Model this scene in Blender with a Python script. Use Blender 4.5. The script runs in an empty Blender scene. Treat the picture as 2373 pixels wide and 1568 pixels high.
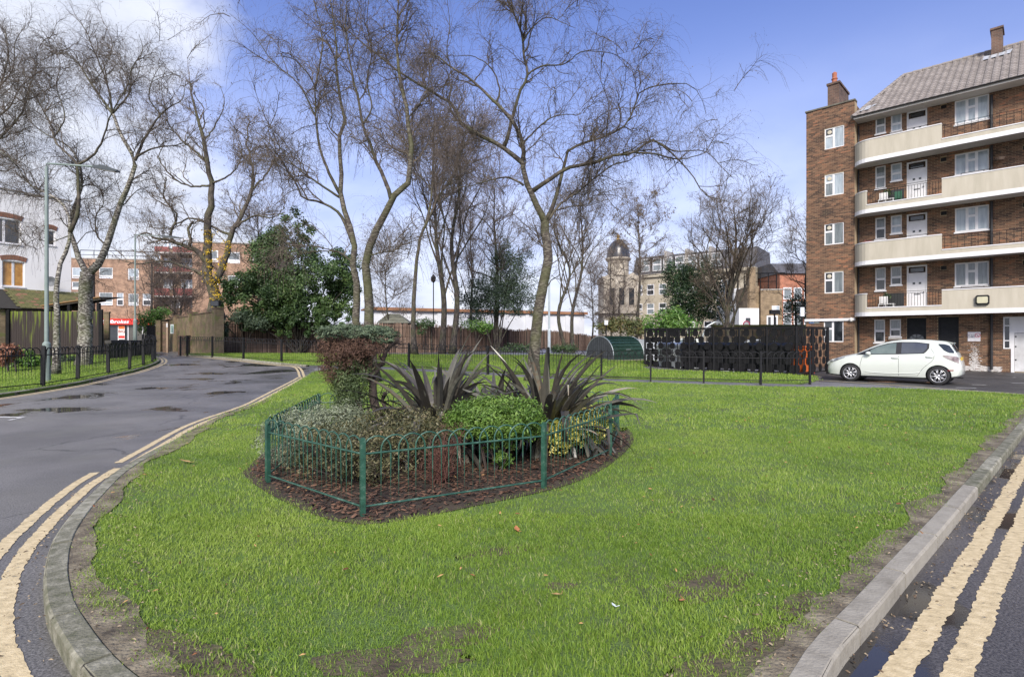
import bpy, bmesh, math, random
import numpy as np
from mathutils import Vector, Matrix

# ------------------------------------------------------------------ camera, sky, sun, exposure
SC = bpy.context.scene
COL = SC.collection
F, CX, HY, EYE = 1266.0, 1186.0, 786.0, 1.5      # picture frame of 2372 x 1568: focal length, centre column, horizon row, eye height
cam = bpy.data.cameras.new('camera')
cam.sensor_width = 36.0
cam.lens = F / 2372 * 36.0
cam.shift_y = (HY - 784.0) / 2372
cam.clip_start = 0.05
cam.clip_end = 3000
camo = bpy.data.objects.new('camera', cam)
COL.objects.link(camo)
camo.location = (0, 0, EYE)
camo.rotation_euler = (math.radians(90), 0, 0)
SC.camera = camo

W = bpy.data.worlds.new('World')
SC.world = W
W.use_nodes = True
SUN_EL, SUN_AZ = math.radians(36), math.radians(183)      # azimuth measured clockwise from the view direction (+Y)


def build_world():
    nt = W.node_tree
    N, L = nt.nodes, nt.links
    N.clear()
    out = N.new('ShaderNodeOutputWorld')
    bg = N.new('ShaderNodeBackground')
    bg.inputs['Strength'].default_value = 0.15
    sky = N.new('ShaderNodeTexSky')
    sky.sky_type = 'NISHITA'
    sky.sun_disc = False
    sky.sun_elevation = SUN_EL
    sky.sun_rotation = SUN_AZ
    sky.air_density = 1.0
    sky.dust_density = 0.6
    sky.ozone_density = 3.0
    tc = N.new('ShaderNodeTexCoord')
    sep = N.new('ShaderNodeSeparateXYZ')
    L.new(tc.outputs['Generated'], sep.inputs[0])

    def m(op, a, b=None, c=None, clamp=False):
        n = N.new('ShaderNodeMath')
        n.operation = op
        n.use_clamp = clamp
        for i, v in enumerate((a, b, c)):
            if v is None:
                continue
            if isinstance(v, (int, float)):
                n.inputs[i].default_value = v
            else:
                L.new(v, n.inputs[i])
        return n.outputs[0]
    zz = m('MAXIMUM', sep.outputs['Z'], 0.0)
    # cloud sheet: the direction is projected on a flat layer overhead
    den = m('ADD', zz, 0.30)
    px = m('DIVIDE', sep.outputs['X'], den)
    py = m('DIVIDE', sep.outputs['Y'], den)
    cmb = N.new('ShaderNodeCombineXYZ')
    L.new(px, cmb.inputs[0])
    L.new(py, cmb.inputs[1])
    n1 = N.new('ShaderNodeTexNoise')
    n1.inputs['Scale'].default_value = 1.15
    n1.inputs['Detail'].default_value = 8
    n1.inputs['Roughness'].default_value = 0.55
    n1.inputs['Distortion'].default_value = 0.25
    L.new(cmb.outputs[0], n1.inputs['Vector'])
    # more cloud towards the left, and a bright bank low on the horizon
    left = m('MULTIPLY', sep.outputs['X'], -1.8)
    low = m('MULTIPLY', zz, -0.30)
    s = m('ADD', m('ADD', m('MULTIPLY', n1.outputs['Fac'], 1.1), left), low)
    s = m('ADD', s, -1.07)
    cl = N.new('ShaderNodeMapRange')
    cl.interpolation_type = 'SMOOTHSTEP'
    cl.inputs['From Min'].default_value = 0.03
    cl.inputs['From Max'].default_value = 0.30
    L.new(s, cl.inputs['Value'])
    bank = N.new('ShaderNodeMapRange')
    bank.interpolation_type = 'SMOOTHSTEP'
    bank.inputs['From Min'].default_value = 0.52
    bank.inputs['From Max'].default_value = 0.0
    bank.inputs['To Max'].default_value = 0.93
    L.new(zz, bank.inputs['Value'])
    mask = m('MAXIMUM', cl.outputs[0], bank.outputs[0])
    n2 = N.new('ShaderNodeTexNoise')
    n2.inputs['Scale'].default_value = 2.6
    n2.inputs['Detail'].default_value = 6
    L.new(cmb.outputs[0], n2.inputs['Vector'])
    cr = N.new('ShaderNodeValToRGB')
    cr.color_ramp.elements[0].position = 0.36
    cr.color_ramp.elements[0].color = (2.7, 2.95, 3.7, 1)
    cr.color_ramp.elements[1].position = 0.62
    cr.color_ramp.elements[1].color = (4.35, 4.5, 4.9, 1)
    L.new(n2.outputs['Fac'], cr.inputs[0])
    tint = N.new('ShaderNodeMix')
    tint.data_type = 'RGBA'
    tint.blend_type = 'MULTIPLY'
    tint.inputs[0].default_value = 1.0
    tint.inputs[7].default_value = (SKYT[0], SKYT[1], SKYT[2], 1)
    L.new(sky.outputs[0], tint.inputs[6])
    mix = N.new('ShaderNodeMix')
    mix.data_type = 'RGBA'
    L.new(mask, mix.inputs[0])
    L.new(tint.outputs[2], mix.inputs[6])
    L.new(cr.outputs[0], mix.inputs[7])
    L.new(mix.outputs[2], bg.inputs['Color'])
    L.new(bg.outputs[0], out.inputs['Surface'])


SKYT = (0.76, 0.68, 0.90)
build_world()
sun = bpy.data.lights.new('sun', 'SUN')
sun.energy = 3.4
sun.angle = math.radians(20)
sun.color = (1.0, 0.93, 0.82)
suno = bpy.data.objects.new('sun', sun)
COL.objects.link(suno)
_sd = Vector((math.sin(SUN_AZ) * math.cos(SUN_EL), math.cos(SUN_AZ) * math.cos(SUN_EL), math.sin(SUN_EL)))
suno.rotation_euler = _sd.to_track_quat('Z', 'Y').to_euler()
suno.location = _sd * 80
SC.view_settings.view_transform = 'Standard'
SC.view_settings.look = 'None'
SC.view_settings.exposure = 0.72
SC.view_settings.gamma = 1.0
SC.view_settings.use_curve_mapping = False

R = np.random.RandomState(7)
random.seed(7)


# ------------------------------------------------------------------ places
def sm(t):
    t = min(max(t, 0.0), 1.0)
    return t * t * (3 - 2 * t)


def H(x, y):                     # the ground rises half a metre towards the back left
    return 0.5 * sm((y - 20) / 12) * (1 - sm((x - 2) / 10))


def Hn(x, y):
    def s(t):
        t = np.clip(t, 0, 1)
        return t * t * (3 - 2 * t)
    return 0.5 * s((y - 20) / 12) * (1 - s((x - 2) / 10))


def at(x, y, Y):
    return Vector(((x - CX) / F * Y, Y, EYE + (HY - y) / F * Y))


def gp(x, y, h=0.0):             # the point of the ground (raised by h) seen at a place of the picture
    k, q = (y - HY) / F, (x - CX) / F
    a, b = 0.5, 400.0
    for _ in range(50):
        c = (a + b) / 2
        if EYE - k * c - H(q * c, c) - h > 0:
            a = c
        else:
            b = c
    return (q * a, a)


# ------------------------------------------------------------------ materials
MATS = {}


def sc_(c, k=1.0):
    return (c[0] * k, c[1] * k, c[2] * k, 1)


def M(name, ramp, tw=0.0, nw=1.0, scale=5.0, stretch=(1, 1, 1), rough=0.7, rvar=0.0, bump=0.0, bscale=40.0, metal=0.0,
      spec=0.5, detail=5.0, transl=0.0, coord='Object', coat=0.0, bias=0.0, bdist=0.01, emit=0.0):
    if name in MATS:
        return MATS[name]
    mt = bpy.data.materials.new(name)
    mt.use_nodes = True
    MATS[name] = mt
    nt = mt.node_tree
    N, L = nt.nodes, nt.links
    N.clear()
    out = N.new('ShaderNodeOutputMaterial')
    b = N.new('ShaderNodeBsdfPrincipled')
    if len(ramp) and not isinstance(ramp[0], (tuple, list)):
        ramp = [ramp]
    if coord == 'World':
        g = N.new('ShaderNodeNewGeometry')
        src = g.outputs['Position']
    else:
        tc = N.new('ShaderNodeTexCoord')
        src = tc.outputs['Object']
    mp = N.new('ShaderNodeMapping')
    mp.inputs['Scale'].default_value = stretch
    L.new(src, mp.inputs['Vector'])
    nz = N.new('ShaderNodeTexNoise')
    nz.inputs['Scale'].default_value = scale
    nz.inputs['Detail'].default_value = detail
    nz.inputs['Roughness'].default_value = 0.6
    L.new(mp.outputs[0], nz.inputs['Vector'])
    a1 = N.new('ShaderNodeAttribute')
    a1.attribute_name = 'tint'
    m1 = N.new('ShaderNodeMath')
    m1.operation = 'MULTIPLY_ADD'
    L.new(a1.outputs['Fac'], m1.inputs[0])
    m1.inputs[1].default_value = tw
    m1.inputs[2].default_value = bias - (nw - (1 - tw)) * 0.5 if False else bias
    m2 = N.new('ShaderNodeMath')
    m2.operation = 'MULTIPLY_ADD'
    L.new(nz.outputs['Fac'], m2.inputs[0])
    m2.inputs[1].default_value = nw
    L.new(m1.outputs[0], m2.inputs[2])
    cr = N.new('ShaderNodeValToRGB')
    els = cr.color_ramp.elements
    if len(ramp) == 1:
        els[0].color = sc_(ramp[0], 0.88)
        els[1].color = sc_(ramp[0], 1.1)
        els[0].position, els[1].position = 0.3, 0.7
    else:
        st = []
        for i, c in enumerate(ramp):
            if len(c) == 4:
                st.append((c[0], c[1:]))
            else:
                st.append((0.3 + 0.4 * i / (len(ramp) - 1), c))
        els[0].position, els[0].color = st[0][0], sc_(st[0][1])
        els[1].position, els[1].color = st[-1][0], sc_(st[-1][1])
        for p, c in st[1:-1]:
            e = els.new(p)
            e.color = sc_(c)
    L.new(m2.outputs[0], cr.inputs[0])
    L.new(cr.outputs[0], b.inputs['Base Color'])
    b.inputs['Roughness'].default_value = rough
    b.inputs['Metallic'].default_value = metal
    b.inputs['Specular IOR Level'].default_value = spec
    b.inputs['Coat Weight'].default_value = coat
    b.inputs['Coat Roughness'].default_value = 0.06
    if emit:
        L.new(cr.outputs[0], b.inputs['Emission Color'])
        b.inputs['Emission Strength'].default_value = emit
    if rvar:
        mr = N.new('ShaderNodeMapRange')
        mr.inputs['To Min'].default_value = max(rough - rvar, 0.02)
        mr.inputs['To Max'].default_value = rough + rvar
        n3 = N.new('ShaderNodeTexNoise')
        n3.inputs['Scale'].default_value = scale * 0.7
        L.new(mp.outputs[0], n3.inputs['Vector'])
        L.new(n3.outputs['Fac'], mr.inputs['Value'])
        mr.inputs['From Min'].default_value = 0.3
        mr.inputs['From Max'].default_value = 0.7
        L.new(mr.outputs[0], b.inputs['Roughness'])
    if bump:
        nb = N.new('ShaderNodeTexNoise')
        nb.inputs['Scale'].default_value = bscale
        nb.inputs['Detail'].default_value = 4
        L.new(mp.outputs[0], nb.inputs['Vector'])
        bp = N.new('ShaderNodeBump')
        bp.inputs['Strength'].default_value = bump
        bp.inputs['Distance'].default_value = bdist
        L.new(nb.outputs['Fac'], bp.inputs['Height'])
        L.new(bp.outputs[0], b.inputs['Normal'])
    if transl:
        t = N.new('ShaderNodeBsdfTranslucent')
        L.new(cr.outputs[0], t.inputs['Color'])
        mx = N.new('ShaderNodeMixShader')
        mx.inputs[0].default_value = transl
        L.new(b.outputs[0], mx.inputs[1])
        L.new(t.outputs[0], mx.inputs[2])
        L.new(mx.outputs[0], out.inputs['Surface'])
    else:
        L.new(b.outputs[0], out.inputs['Surface'])
    return mt


def asphalt(name, base, puddle, wet, pscale):
    """wet tarmac: fine stone grain, broad damp patches that turn glossy, a few cracks"""
    mt = bpy.data.materials.new(name)
    mt.use_nodes = True
    nt = mt.node_tree
    N, L = nt.nodes, nt.links
    b = N['Principled BSDF']
    g = N.new('ShaderNodeNewGeometry')

    def noise(s, d=5, st=(1, 1, 1), dist=0.0):
        mp = N.new('ShaderNodeMapping')
        mp.inputs['Scale'].default_value = st
        L.new(g.outputs['Position'], mp.inputs['Vector'])
        n = N.new('ShaderNodeTexNoise')
        n.inputs['Scale'].default_value = s
        n.inputs['Detail'].default_value = d
        n.inputs['Distortion'].default_value = dist
        L.new(mp.outputs[0], n.inputs['Vector'])
        return n.outputs['Fac']

    def rng(v, a, c, lo=0.0, hi=1.0):
        n = N.new('ShaderNodeMapRange')
        n.interpolation_type = 'SMOOTHSTEP'
        L.new(v, n.inputs['Value'])
        n.inputs['From Min'].default_value = a
        n.inputs['From Max'].default_value = c
        n.inputs['To Min'].default_value = lo
        n.inputs['To Max'].default_value = hi
        return n.outputs[0]
    grain = noise(75, 3)
    big = noise(pscale, 7, (1, 1, 1), 0.6)
    pud = rng(big, puddle, puddle + 0.05)
    cr = N.new('ShaderNodeValToRGB')
    cr.color_ramp.elements[0].position = 0.36
    cr.color_ramp.elements[1].position = 0.68
    cr.color_ramp.elements[0].color = sc_(base, 0.5)
    cr.color_ramp.elements[1].color = sc_(base, 1.7)
    L.new(grain, cr.inputs[0])
    mid = rng(noise(0.5, 6), 0.35, 0.65, 0.75, 1.2)
    vor = N.new('ShaderNodeTexVoronoi')
    vor.feature = 'DISTANCE_TO_EDGE'
    vor.inputs['Scale'].default_value = 0.23
    wob = N.new('ShaderNodeVectorMath')
    wob.operation = 'ADD'
    nn = N.new('ShaderNodeTexNoise')
    nn.inputs['Scale'].default_value = 1.3
    nn.inputs['Detail'].default_value = 6
    L.new(g.outputs['Position'], nn.inputs['Vector'])
    L.new(g.outputs['Position'], wob.inputs[0])
    L.new(nn.outputs['Color'], wob.inputs[1])
    L.new(wob.outputs[0], vor.inputs['Vector'])
    crack = rng(vor.outputs['Distance'], 0.002, 0.006, 0.45, 1.0)
    crk = N.new('ShaderNodeMath')
    crk.operation = 'MAXIMUM'
    L.new(crack, crk.inputs[0])
    L.new(rng(noise(0.35, 2), 0.5, 0.56), crk.inputs[1])
    mul = N.new('ShaderNodeMath')
    mul.operation = 'MULTIPLY'
    L.new(mid, mul.inputs[0])
    L.new(crk.outputs[0], mul.inputs[1])
    vs = N.new('ShaderNodeVectorMath')
    vs.operation = 'SCALE'
    L.new(cr.outputs[0], vs.inputs[0])
    L.new(mul.outputs[0], vs.inputs['Scale'])
    mx = N.new('ShaderNodeMix')
    mx.data_type = 'RGBA'
    L.new(pud, mx.inputs[0])
    L.new(vs.outputs[0], mx.inputs[6])
    mx.inputs[7].default_value = sc_(base, 0.38)
    L.new(mx.outputs[2], b.inputs['Base Color'])
    rr = rng(noise(0.8, 5), 0.35, 0.65, wet - 0.08, wet + 0.14)
    m2 = N.new('ShaderNodeMix')
    L.new(pud, m2.inputs[0])
    L.new(rr, m2.inputs[2])
    m2.inputs[3].default_value = 0.06
    L.new(m2.outputs[0], b.inputs['Roughness'])
    bs = rng(pud, 0.0, 1.0, 0.55, 0.02)
    bp = N.new('ShaderNodeBump')
    bp.inputs['Distance'].default_value = 0.006
    L.new(bs, bp.inputs['Strength'])
    L.new(grain, bp.inputs['Height'])
    L.new(bp.outputs[0], b.inputs['Normal'])
    b.inputs['Specular IOR Level'].default_value = 0.6
    MATS[name] = mt
    return mt


def brickmat(name, c1, c2, mortar, bw=0.225, bh=0.075, bump=0.6, patch=None):
    mt = bpy.data.materials.new(name)
    mt.use_nodes = True
    nt = mt.node_tree
    N, L = nt.nodes, nt.links
    b = N['Principled BSDF']
    tc = N.new('ShaderNodeTexCoord')
    sp = N.new('ShaderNodeSeparateXYZ')
    L.new(tc.outputs['Object'], sp.inputs[0])
    ad = N.new('ShaderNodeMath')
    L.new(sp.outputs[0], ad.inputs[0])
    L.new(sp.outputs[1], ad.inputs[1])
    cb = N.new('ShaderNodeCombineXYZ')
    L.new(ad.outputs[0], cb.inputs[0])
    L.new(sp.outputs[2], cb.inputs[1])
    bt = N.new('ShaderNodeTexBrick')
    bt.inputs['Scale'].default_value = 1.0
    bt.inputs['Brick Width'].default_value = bw
    bt.inputs['Row Height'].default_value = bh
    bt.inputs['Mortar Size'].default_value = 0.007
    bt.inputs['Color1'].default_value = sc_(c1)
    bt.inputs['Color2'].default_value = sc_(c2)
    bt.inputs['Mortar'].default_value = sc_(mortar)
    L.new(cb.outputs[0], bt.inputs['Vector'])
    nz = N.new('ShaderNodeTexNoise')
    nz.inputs['Scale'].default_value = 1.6
    nz.inputs['Detail'].default_value = 6
    L.new(tc.outputs['Object'], nz.inputs['Vector'])
    mr = N.new('ShaderNodeMapRange')
    mr.inputs['From Min'].default_value = 0.3
    mr.inputs['From Max'].default_value = 0.7
    mr.inputs['To Min'].default_value = 0.6
    mr.inputs['To Max'].default_value = 1.25
    L.new(nz.outputs['Fac'], mr.inputs['Value'])
    vs = N.new('ShaderNodeVectorMath')
    vs.operation = 'SCALE'
    L.new(bt.outputs['Color'], vs.inputs[0])
    L.new(mr.outputs[0], vs.inputs['Scale'])
    last = vs.outputs[0]
    if patch:
        n2 = N.new('ShaderNodeTexNoise')
        n2.inputs['Scale'].default_value = 2.4
        n2.inputs['Detail'].default_value = 7
        L.new(tc.outputs['Object'], n2.inputs['Vector'])
        m3 = N.new('ShaderNodeMapRange')
        m3.inputs['From Min'].default_value = 0.52
        m3.inputs['From Max'].default_value = 0.62
        m3.inputs['To Max'].default_value = 0.75
        L.new(n2.outputs['Fac'], m3.inputs['Value'])
        mx = N.new('ShaderNodeMix')
        mx.data_type = 'RGBA'
        L.new(m3.outputs[0], mx.inputs[0])
        L.new(last, mx.inputs[6])
        mx.inputs[7].default_value = sc_(patch)
        last = mx.outputs[2]
    L.new(last, b.inputs['Base Color'])
    b.inputs['Roughness'].default_value = 0.85
    bp = N.new('ShaderNodeBump')
    bp.inputs['Strength'].default_value = bump
    bp.inputs['Distance'].default_value = 0.01
    bp.invert = True
    L.new(bt.outputs['Fac'], bp.inputs['Height'])
    L.new(bp.outputs[0], b.inputs['Normal'])
    MATS[name] = mt
    return mt


# ------------------------------------------------------------------ mesh building
class MB:
    def __init__(s):
        s.V, s.F, s.T, s.n = [], [], [], 0

    def add(s, V, Fc, t=0.5):
        V = np.asarray(V, float).reshape(-1, 3)
        s.V.append(V)
        if isinstance(Fc, np.ndarray):
            grp = [Fc]
        else:
            by = {}
            for f in Fc:
                by.setdefault(len(f), []).append(f)
            grp = [np.array(v, int) for v in by.values()]
        for g in grp:
            s.F.append(g + s.n)
            if np.isscalar(t):
                s.T.append(np.full(len(g), float(t)))
            else:
                s.T.append(np.asarray(t, float))
        s.n += len(V)
        return s

    def box(s, x0, x1, y0, y1, z0, z1, t=0.5):
        V = [(x0, y0, z0), (x1, y0, z0), (x1, y1, z0), (x0, y1, z0), (x0, y0, z1), (x1, y0, z1), (x1, y1, z1), (x0, y1, z1)]
        Fc = [(0, 3, 2, 1), (4, 5, 6, 7), (0, 1, 5, 4), (1, 2, 6, 5), (2, 3, 7, 6), (3, 0, 4, 7)]
        return s.add(V, Fc, t)

    def obox(s, p, q, w, h0, h1, t=0.5, lat=0.0):
        """upright slab from ground point p to q, w thick, from height h0 to h1"""
        d = np.array([q[0] - p[0], q[1] - p[1]], float)
        d /= np.linalg.norm(d)
        n = np.array([-d[1], d[0]])
        a, b = np.array(p[:2], float) + n * lat, np.array(q[:2], float) + n * lat
        c = [a - n * w / 2, b - n * w / 2, b + n * w / 2, a + n * w / 2]
        V = [(*v, h0) for v in c] + [(*v, h1) for v in c]
        Fc = [(0, 3, 2, 1), (4, 5, 6, 7), (0, 1, 5, 4), (1, 2, 6, 5), (2, 3, 7, 6), (3, 0, 4, 7)]
        return s.add(V, Fc, t)

    def prism(s, poly, a, b, axis='z', t=0.5):
        n = len(poly)
        if axis == 'z':
            V = [(x, y, a) for x, y in poly] + [(x, y, b) for x, y in poly]
        elif axis == 'y':
            V = [(x, a, z) for x, z in poly] + [(x, b, z) for x, z in poly]
        else:
            V = [(a, y, z) for y, z in poly] + [(b, y, z) for y, z in poly]
        Fc = [tuple(range(n))[::-1], tuple(range(n, 2 * n))] + [(i, (i + 1) % n, n + (i + 1) % n, n + i) for i in range(n)]
        return s.add(V, Fc, t)

    def tubes(s, P, Rd, k=3, t=0.5, cap=False):
        """P (m,n,3) centre lines, Rd (m,n) radii"""
        P = np.asarray(P, float)
        Rd = np.asarray(Rd, float)
        m, n, _ = P.shape
        T = np.empty_like(P)
        T[:, 1:-1] = P[:, 2:] - P[:, :-2]
        T[:, 0] = P[:, 1] - P[:, 0]
        T[:, -1] = P[:, -1] - P[:, -2]
        T /= np.linalg.norm(T, axis=2, keepdims=True) + 1e-9
        mean = T.mean(axis=1)
        ref = np.where(np.abs(mean[:, 2:3]) < 0.8, np.array([[0, 0, 1.0]]), np.array([[1.0, 0.1, 0]]))[:, None, :]
        A = np.cross(T, np.broadcast_to(ref, T.shape))
        A /= np.linalg.norm(A, axis=2, keepdims=True) + 1e-9
        B = np.cross(T, A)
        an = np.arange(k) * 2 * math.pi / k
        V = P[:, :, None, :] + Rd[:, :, None, None] * (A[:, :, None, :] * np.cos(an)[None, None, :, None] + B[:, :, None, :] * np.sin(an)[None, None, :, None])
        idx = np.arange(m * n * k).reshape(m, n, k)
        a = idx[:, :-1, :]
        b = np.roll(idx, -1, axis=2)[:, :-1, :]
        c = np.roll(idx, -1, axis=2)[:, 1:, :]
        d = idx[:, 1:, :]
        Fc = np.stack([a, d, c, b], axis=-1).reshape(-1, 4)
        tt = t if np.isscalar(t) else np.repeat(np.asarray(t), (n - 1) * k)
        V = V.reshape(-1, 3)
        s.V.append(V)
        s.F.append(Fc + s.n)
        s.T.append(np.full(len(Fc), tt) if np.isscalar(tt) else tt)
        if cap and k > 2:
            for e, rev in ((0, False), (n - 1, True)):
                q = idx[:, e, :]
                q = q[:, ::-1] if rev else q
                s.F.append(q + s.n)
                s.T.append(np.full(m, 0.5) if np.isscalar(t) else np.asarray(t))
        s.n += len(V)
        return s

    def tube(s, pts, r, k=8, t=0.5, cap=True):
        P = np.array([list(p) for p in pts], float)[None]
        Rd = np.full(P.shape[1], r) if np.isscalar(r) else np.asarray(r)
        return s.tubes(P, Rd[None], k, t, cap)

    def lathe(s, prof, c=(0, 0, 0), k=24, axis='z', t=0.5, a0=0.0, a1=2 * math.pi):
        full = abs(a1 - a0 - 2 * math.pi) < 1e-6
        kk = k if full else k + 1
        V = []
        for r, z in prof:
            for i in range(kk):
                a = a0 + (a1 - a0) * i / k
                p = (r * math.cos(a), r * math.sin(a), z)
                if axis == 'y':
                    p = (p[0], p[2], p[1])
                elif axis == 'x':
                    p = (p[2], p[0], p[1])
                V.append((p[0] + c[0], p[1] + c[1], p[2] + c[2]))
        Fc = []
        for j in range(len(prof) - 1):
            for i in range(k):
                i2 = (i + 1) % kk
                Fc.append((j * kk + i, j * kk + i2, (j + 1) * kk + i2, (j + 1) * kk + i))
        return s.add(V, Fc, t)

    def xform(s, Mx):
        m = np.array(Mx)
        s.V = [v @ m[:3, :3].T + m[:3, 3] for v in s.V]
        return s

    def mesh(s, name, smooth=False):
        me = bpy.data.meshes.new(name)
        V = np.concatenate(s.V)
        me.vertices.add(len(V))
        me.vertices.foreach_set('co', V.ravel())
        lt = np.concatenate([np.full(len(f), f.shape[1]) for f in s.F])
        vi = np.concatenate([f.ravel() for f in s.F])
        st = np.concatenate([[0], np.cumsum(lt)[:-1]])
        me.loops.add(len(vi))
        me.loops.foreach_set('vertex_index', vi)
        me.polygons.add(len(lt))
        me.polygons.foreach_set('loop_start', st)
        me.update(calc_edges=True)
        at_ = me.attributes.new('tint', 'FLOAT', 'FACE')
        at_.data.foreach_set('value', np.concatenate(s.T).astype(np.float32))
        me.polygons.foreach_set('use_smooth', np.full(len(lt), bool(smooth)))
        return me


WM = {}          # world matrix of everything built


def link(o, parent=None, mat=None):
    COL.objects.link(o)
    if parent is not None:
        o.parent = parent
    return o


def tag(o, label=None, cat=None, group=None, kind=None):
    if label:
        o['label'] = label
    if cat:
        o['category'] = cat
    if group:
        o['group'] = group
    if kind:
        o['kind'] = kind
    return o


def thing(name, label, cat, loc=(0, 0, 0), rz=0.0, group=None):
    o = bpy.data.objects.new(name, None)
    o.empty_display_size = 0.3
    COL.objects.link(o)
    o.location = loc
    o.rotation_euler = (0, 0, rz)
    WM[o.name] = Matrix.Translation(Vector(loc)) @ Matrix.Rotation(rz, 4, 'Z')
    return tag(o, label, cat, group)


def wm(o):
    return WM.get(o.name, Matrix.Identity(4))


def obj(name, mb, mat, parent=None, world=False, smooth=False, mesh=None, loc=None, rot=None, scl=None):
    """one mesh object; world=True: its vertices are given in world space although it has a parent"""
    if mesh is None:
        if world and parent is not None:
            mb.xform(wm(parent).inverted())
        mesh = mb.mesh(name, smooth)
        for mm in (mat if isinstance(mat, (list, tuple)) else [mat]):
            mesh.materials.append(mm)
    o = bpy.data.objects.new(name, mesh)
    COL.objects.link(o)
    if parent is not None:
        o.parent = parent
    Mx = Matrix.Identity(4)
    if loc is not None or rot is not None or scl is not None:
        o.location = loc or (0, 0, 0)
        o.rotation_euler = rot or (0, 0, 0)
        o.scale = scl or (1, 1, 1)
        Mx = Matrix.LocRotScale(o.location, o.rotation_euler, o.scale)
    WM[o.name] = wm(parent) @ Mx if parent is not None else Mx
    return o


def children_of(root):
    return [o for o in bpy.data.objects if o.parent == root]


def copy_tree(o, parent=None, kids=None):
    c = o.copy()
    COL.objects.link(c)
    c.parent = parent
    if kids is None:
        kids = {}
        for q in bpy.data.objects:
            if q.parent:
                kids.setdefault(q.parent.name, []).append(q)
    for ch in kids.get(o.name, []):
        copy_tree(ch, c, kids)
    return c


def text_mb(txt, size, depth=0.004, italic=0.0, bold=0.0):
    cu = bpy.data.curves.new('t', 'FONT')
    cu.body = txt
    cu.size = size
    cu.extrude = depth / 2
    cu.shear = italic
    cu.offset = bold
    cu.align_x = 'CENTER'
    cu.align_y = 'CENTER'
    cu.resolution_u = 3
    o = bpy.data.objects.new('t', cu)
    COL.objects.link(o)
    bpy.context.view_layer.update()
    me = bpy.data.meshes.new_from_object(o.evaluated_get(bpy.context.evaluated_depsgraph_get()))
    V = np.array([v.co[:] for v in me.vertices])
    Fc = [tuple(p.vertices) for p in me.polygons]
    bpy.data.objects.remove(o)
    bpy.data.meshes.remove(me)
    V = V[:, [0, 2, 1]] * np.array([1, -1, 1])      # upright, facing -Y
    mb = MB()
    mb.add(V, [f for f in Fc])
    return mb


def catmull(pts, n):
    P = np.array(pts, float)
    P = np.vstack([2 * P[0] - P[1], P, 2 * P[-1] - P[-2]])
    out = []
    for i in range(1, len(P) - 2):
        for j in range(8):
            t = j / 8
            p0, p1, p2, p3 = P[i - 1], P[i], P[i + 1], P[i + 2]
            out.append(0.5 * ((2 * p1) + (-p0 + p2) * t + (2 * p0 - 5 * p1 + 4 * p2 - p3) * t * t + (-p0 + 3 * p1 - 3 * p2 + p3) * t ** 3))
    out.append(P[-2])
    out = np.array(out)
    d = np.concatenate([[0], np.cumsum(np.linalg.norm(np.diff(out, axis=0), axis=1))])
    q = np.linspace(0, d[-1], n)
    return np.stack([np.interp(q, d, out[:, k]) for k in range(out.shape[1])], axis=1)


def offset_line(P, d):
    """2-D polyline moved sideways by d (to the left of its direction)"""
    P = np.asarray(P, float)
    T = np.gradient(P, axis=0)
    T /= np.linalg.norm(T, axis=1, keepdims=True)
    return P + d * np.stack([-T[:, 1], T[:, 0]], axis=1)


def sheet(name, poly, z, mat, grid=None, kind='structure', thick=0.0):
    """flat sheet that follows the rise of the ground"""
    bm = bmesh.new()
    vs = [bm.verts.new((p[0], p[1], 0)) for p in poly]
    f = bm.faces.new(vs)
    if f.normal.z < 0:
        f.normal_flip()
    xs = [p[0] for p in poly]
    ys = [p[1] for p in poly]
    for yy in np.arange(20, 33, 1.0):
        if min(ys) < yy < max(ys):
            bmesh.ops.bisect_plane(bm, geom=bm.verts[:] + bm.edges[:] + bm.faces[:], plane_co=(0, yy, 0), plane_no=(0, 1, 0))
    if max(ys) > 20:
        for xx in np.arange(2, 12.1, 1.0):
            if min(xs) < xx < max(xs):
                bmesh.ops.bisect_plane(bm, geom=bm.verts[:] + bm.edges[:] + bm.faces[:], plane_co=(xx, 0, 0), plane_no=(1, 0, 0))
    bmesh.ops.triangulate(bm, faces=bm.faces[:])
    if thick:
        r = bmesh.ops.extrude_face_region(bm, geom=bm.faces[:])
        for v in [g for g in r['geom'] if isinstance(g, bmesh.types.BMVert)]:
            v.co.z = 1.0
    for v in bm.verts:
        top = v.co.z > 0.5 or not thick
        v.co.z = H(v.co.x, v.co.y) + (z if top else z - thick)
    bmesh.ops.recalc_face_normals(bm, faces=bm.faces[:])
    if not thick:
        for f in bm.faces:
            if f.normal.z < 0:
                f.normal_flip()
    me = bpy.data.meshes.new(name)
    bm.to_mesh(me)
    bm.free()
    me.materials.append(mat)
    o = bpy.data.objects.new(name, me)
    COL.objects.link(o)
    WM[o.name] = Matrix.Identity(4)
    if kind:
        o['kind'] = kind
    return o


def inside(poly, x, y):
    """vectorised point in polygon"""
    x = np.asarray(x)
    y = np.asarray(y)
    r = np.zeros(x.shape, bool)
    n = len(poly)
    for i in range(n):
        x0, y0 = poly[i]
        x1, y1 = poly[(i + 1) % n]
        c = ((y0 > y) != (y1 > y)) & (x < (x1 - x0) * (y - y0) / (y1 - y0 + 1e-12) + x0)
        r ^= c
    return r


def dist_line(line, x, y):
    d = np.full(np.shape(x), 1e9)
    for i in range(len(line) - 1):
        a, b = np.array(line[i]), np.array(line[i + 1])
        v = b - a
        t = np.clip(((x - a[0]) * v[0] + (y - a[1]) * v[1]) / (v @ v + 1e-12), 0, 1)
        d = np.minimum(d, np.hypot(x - a[0] - t * v[0], y - a[1] - t * v[1]))
    return d

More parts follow.
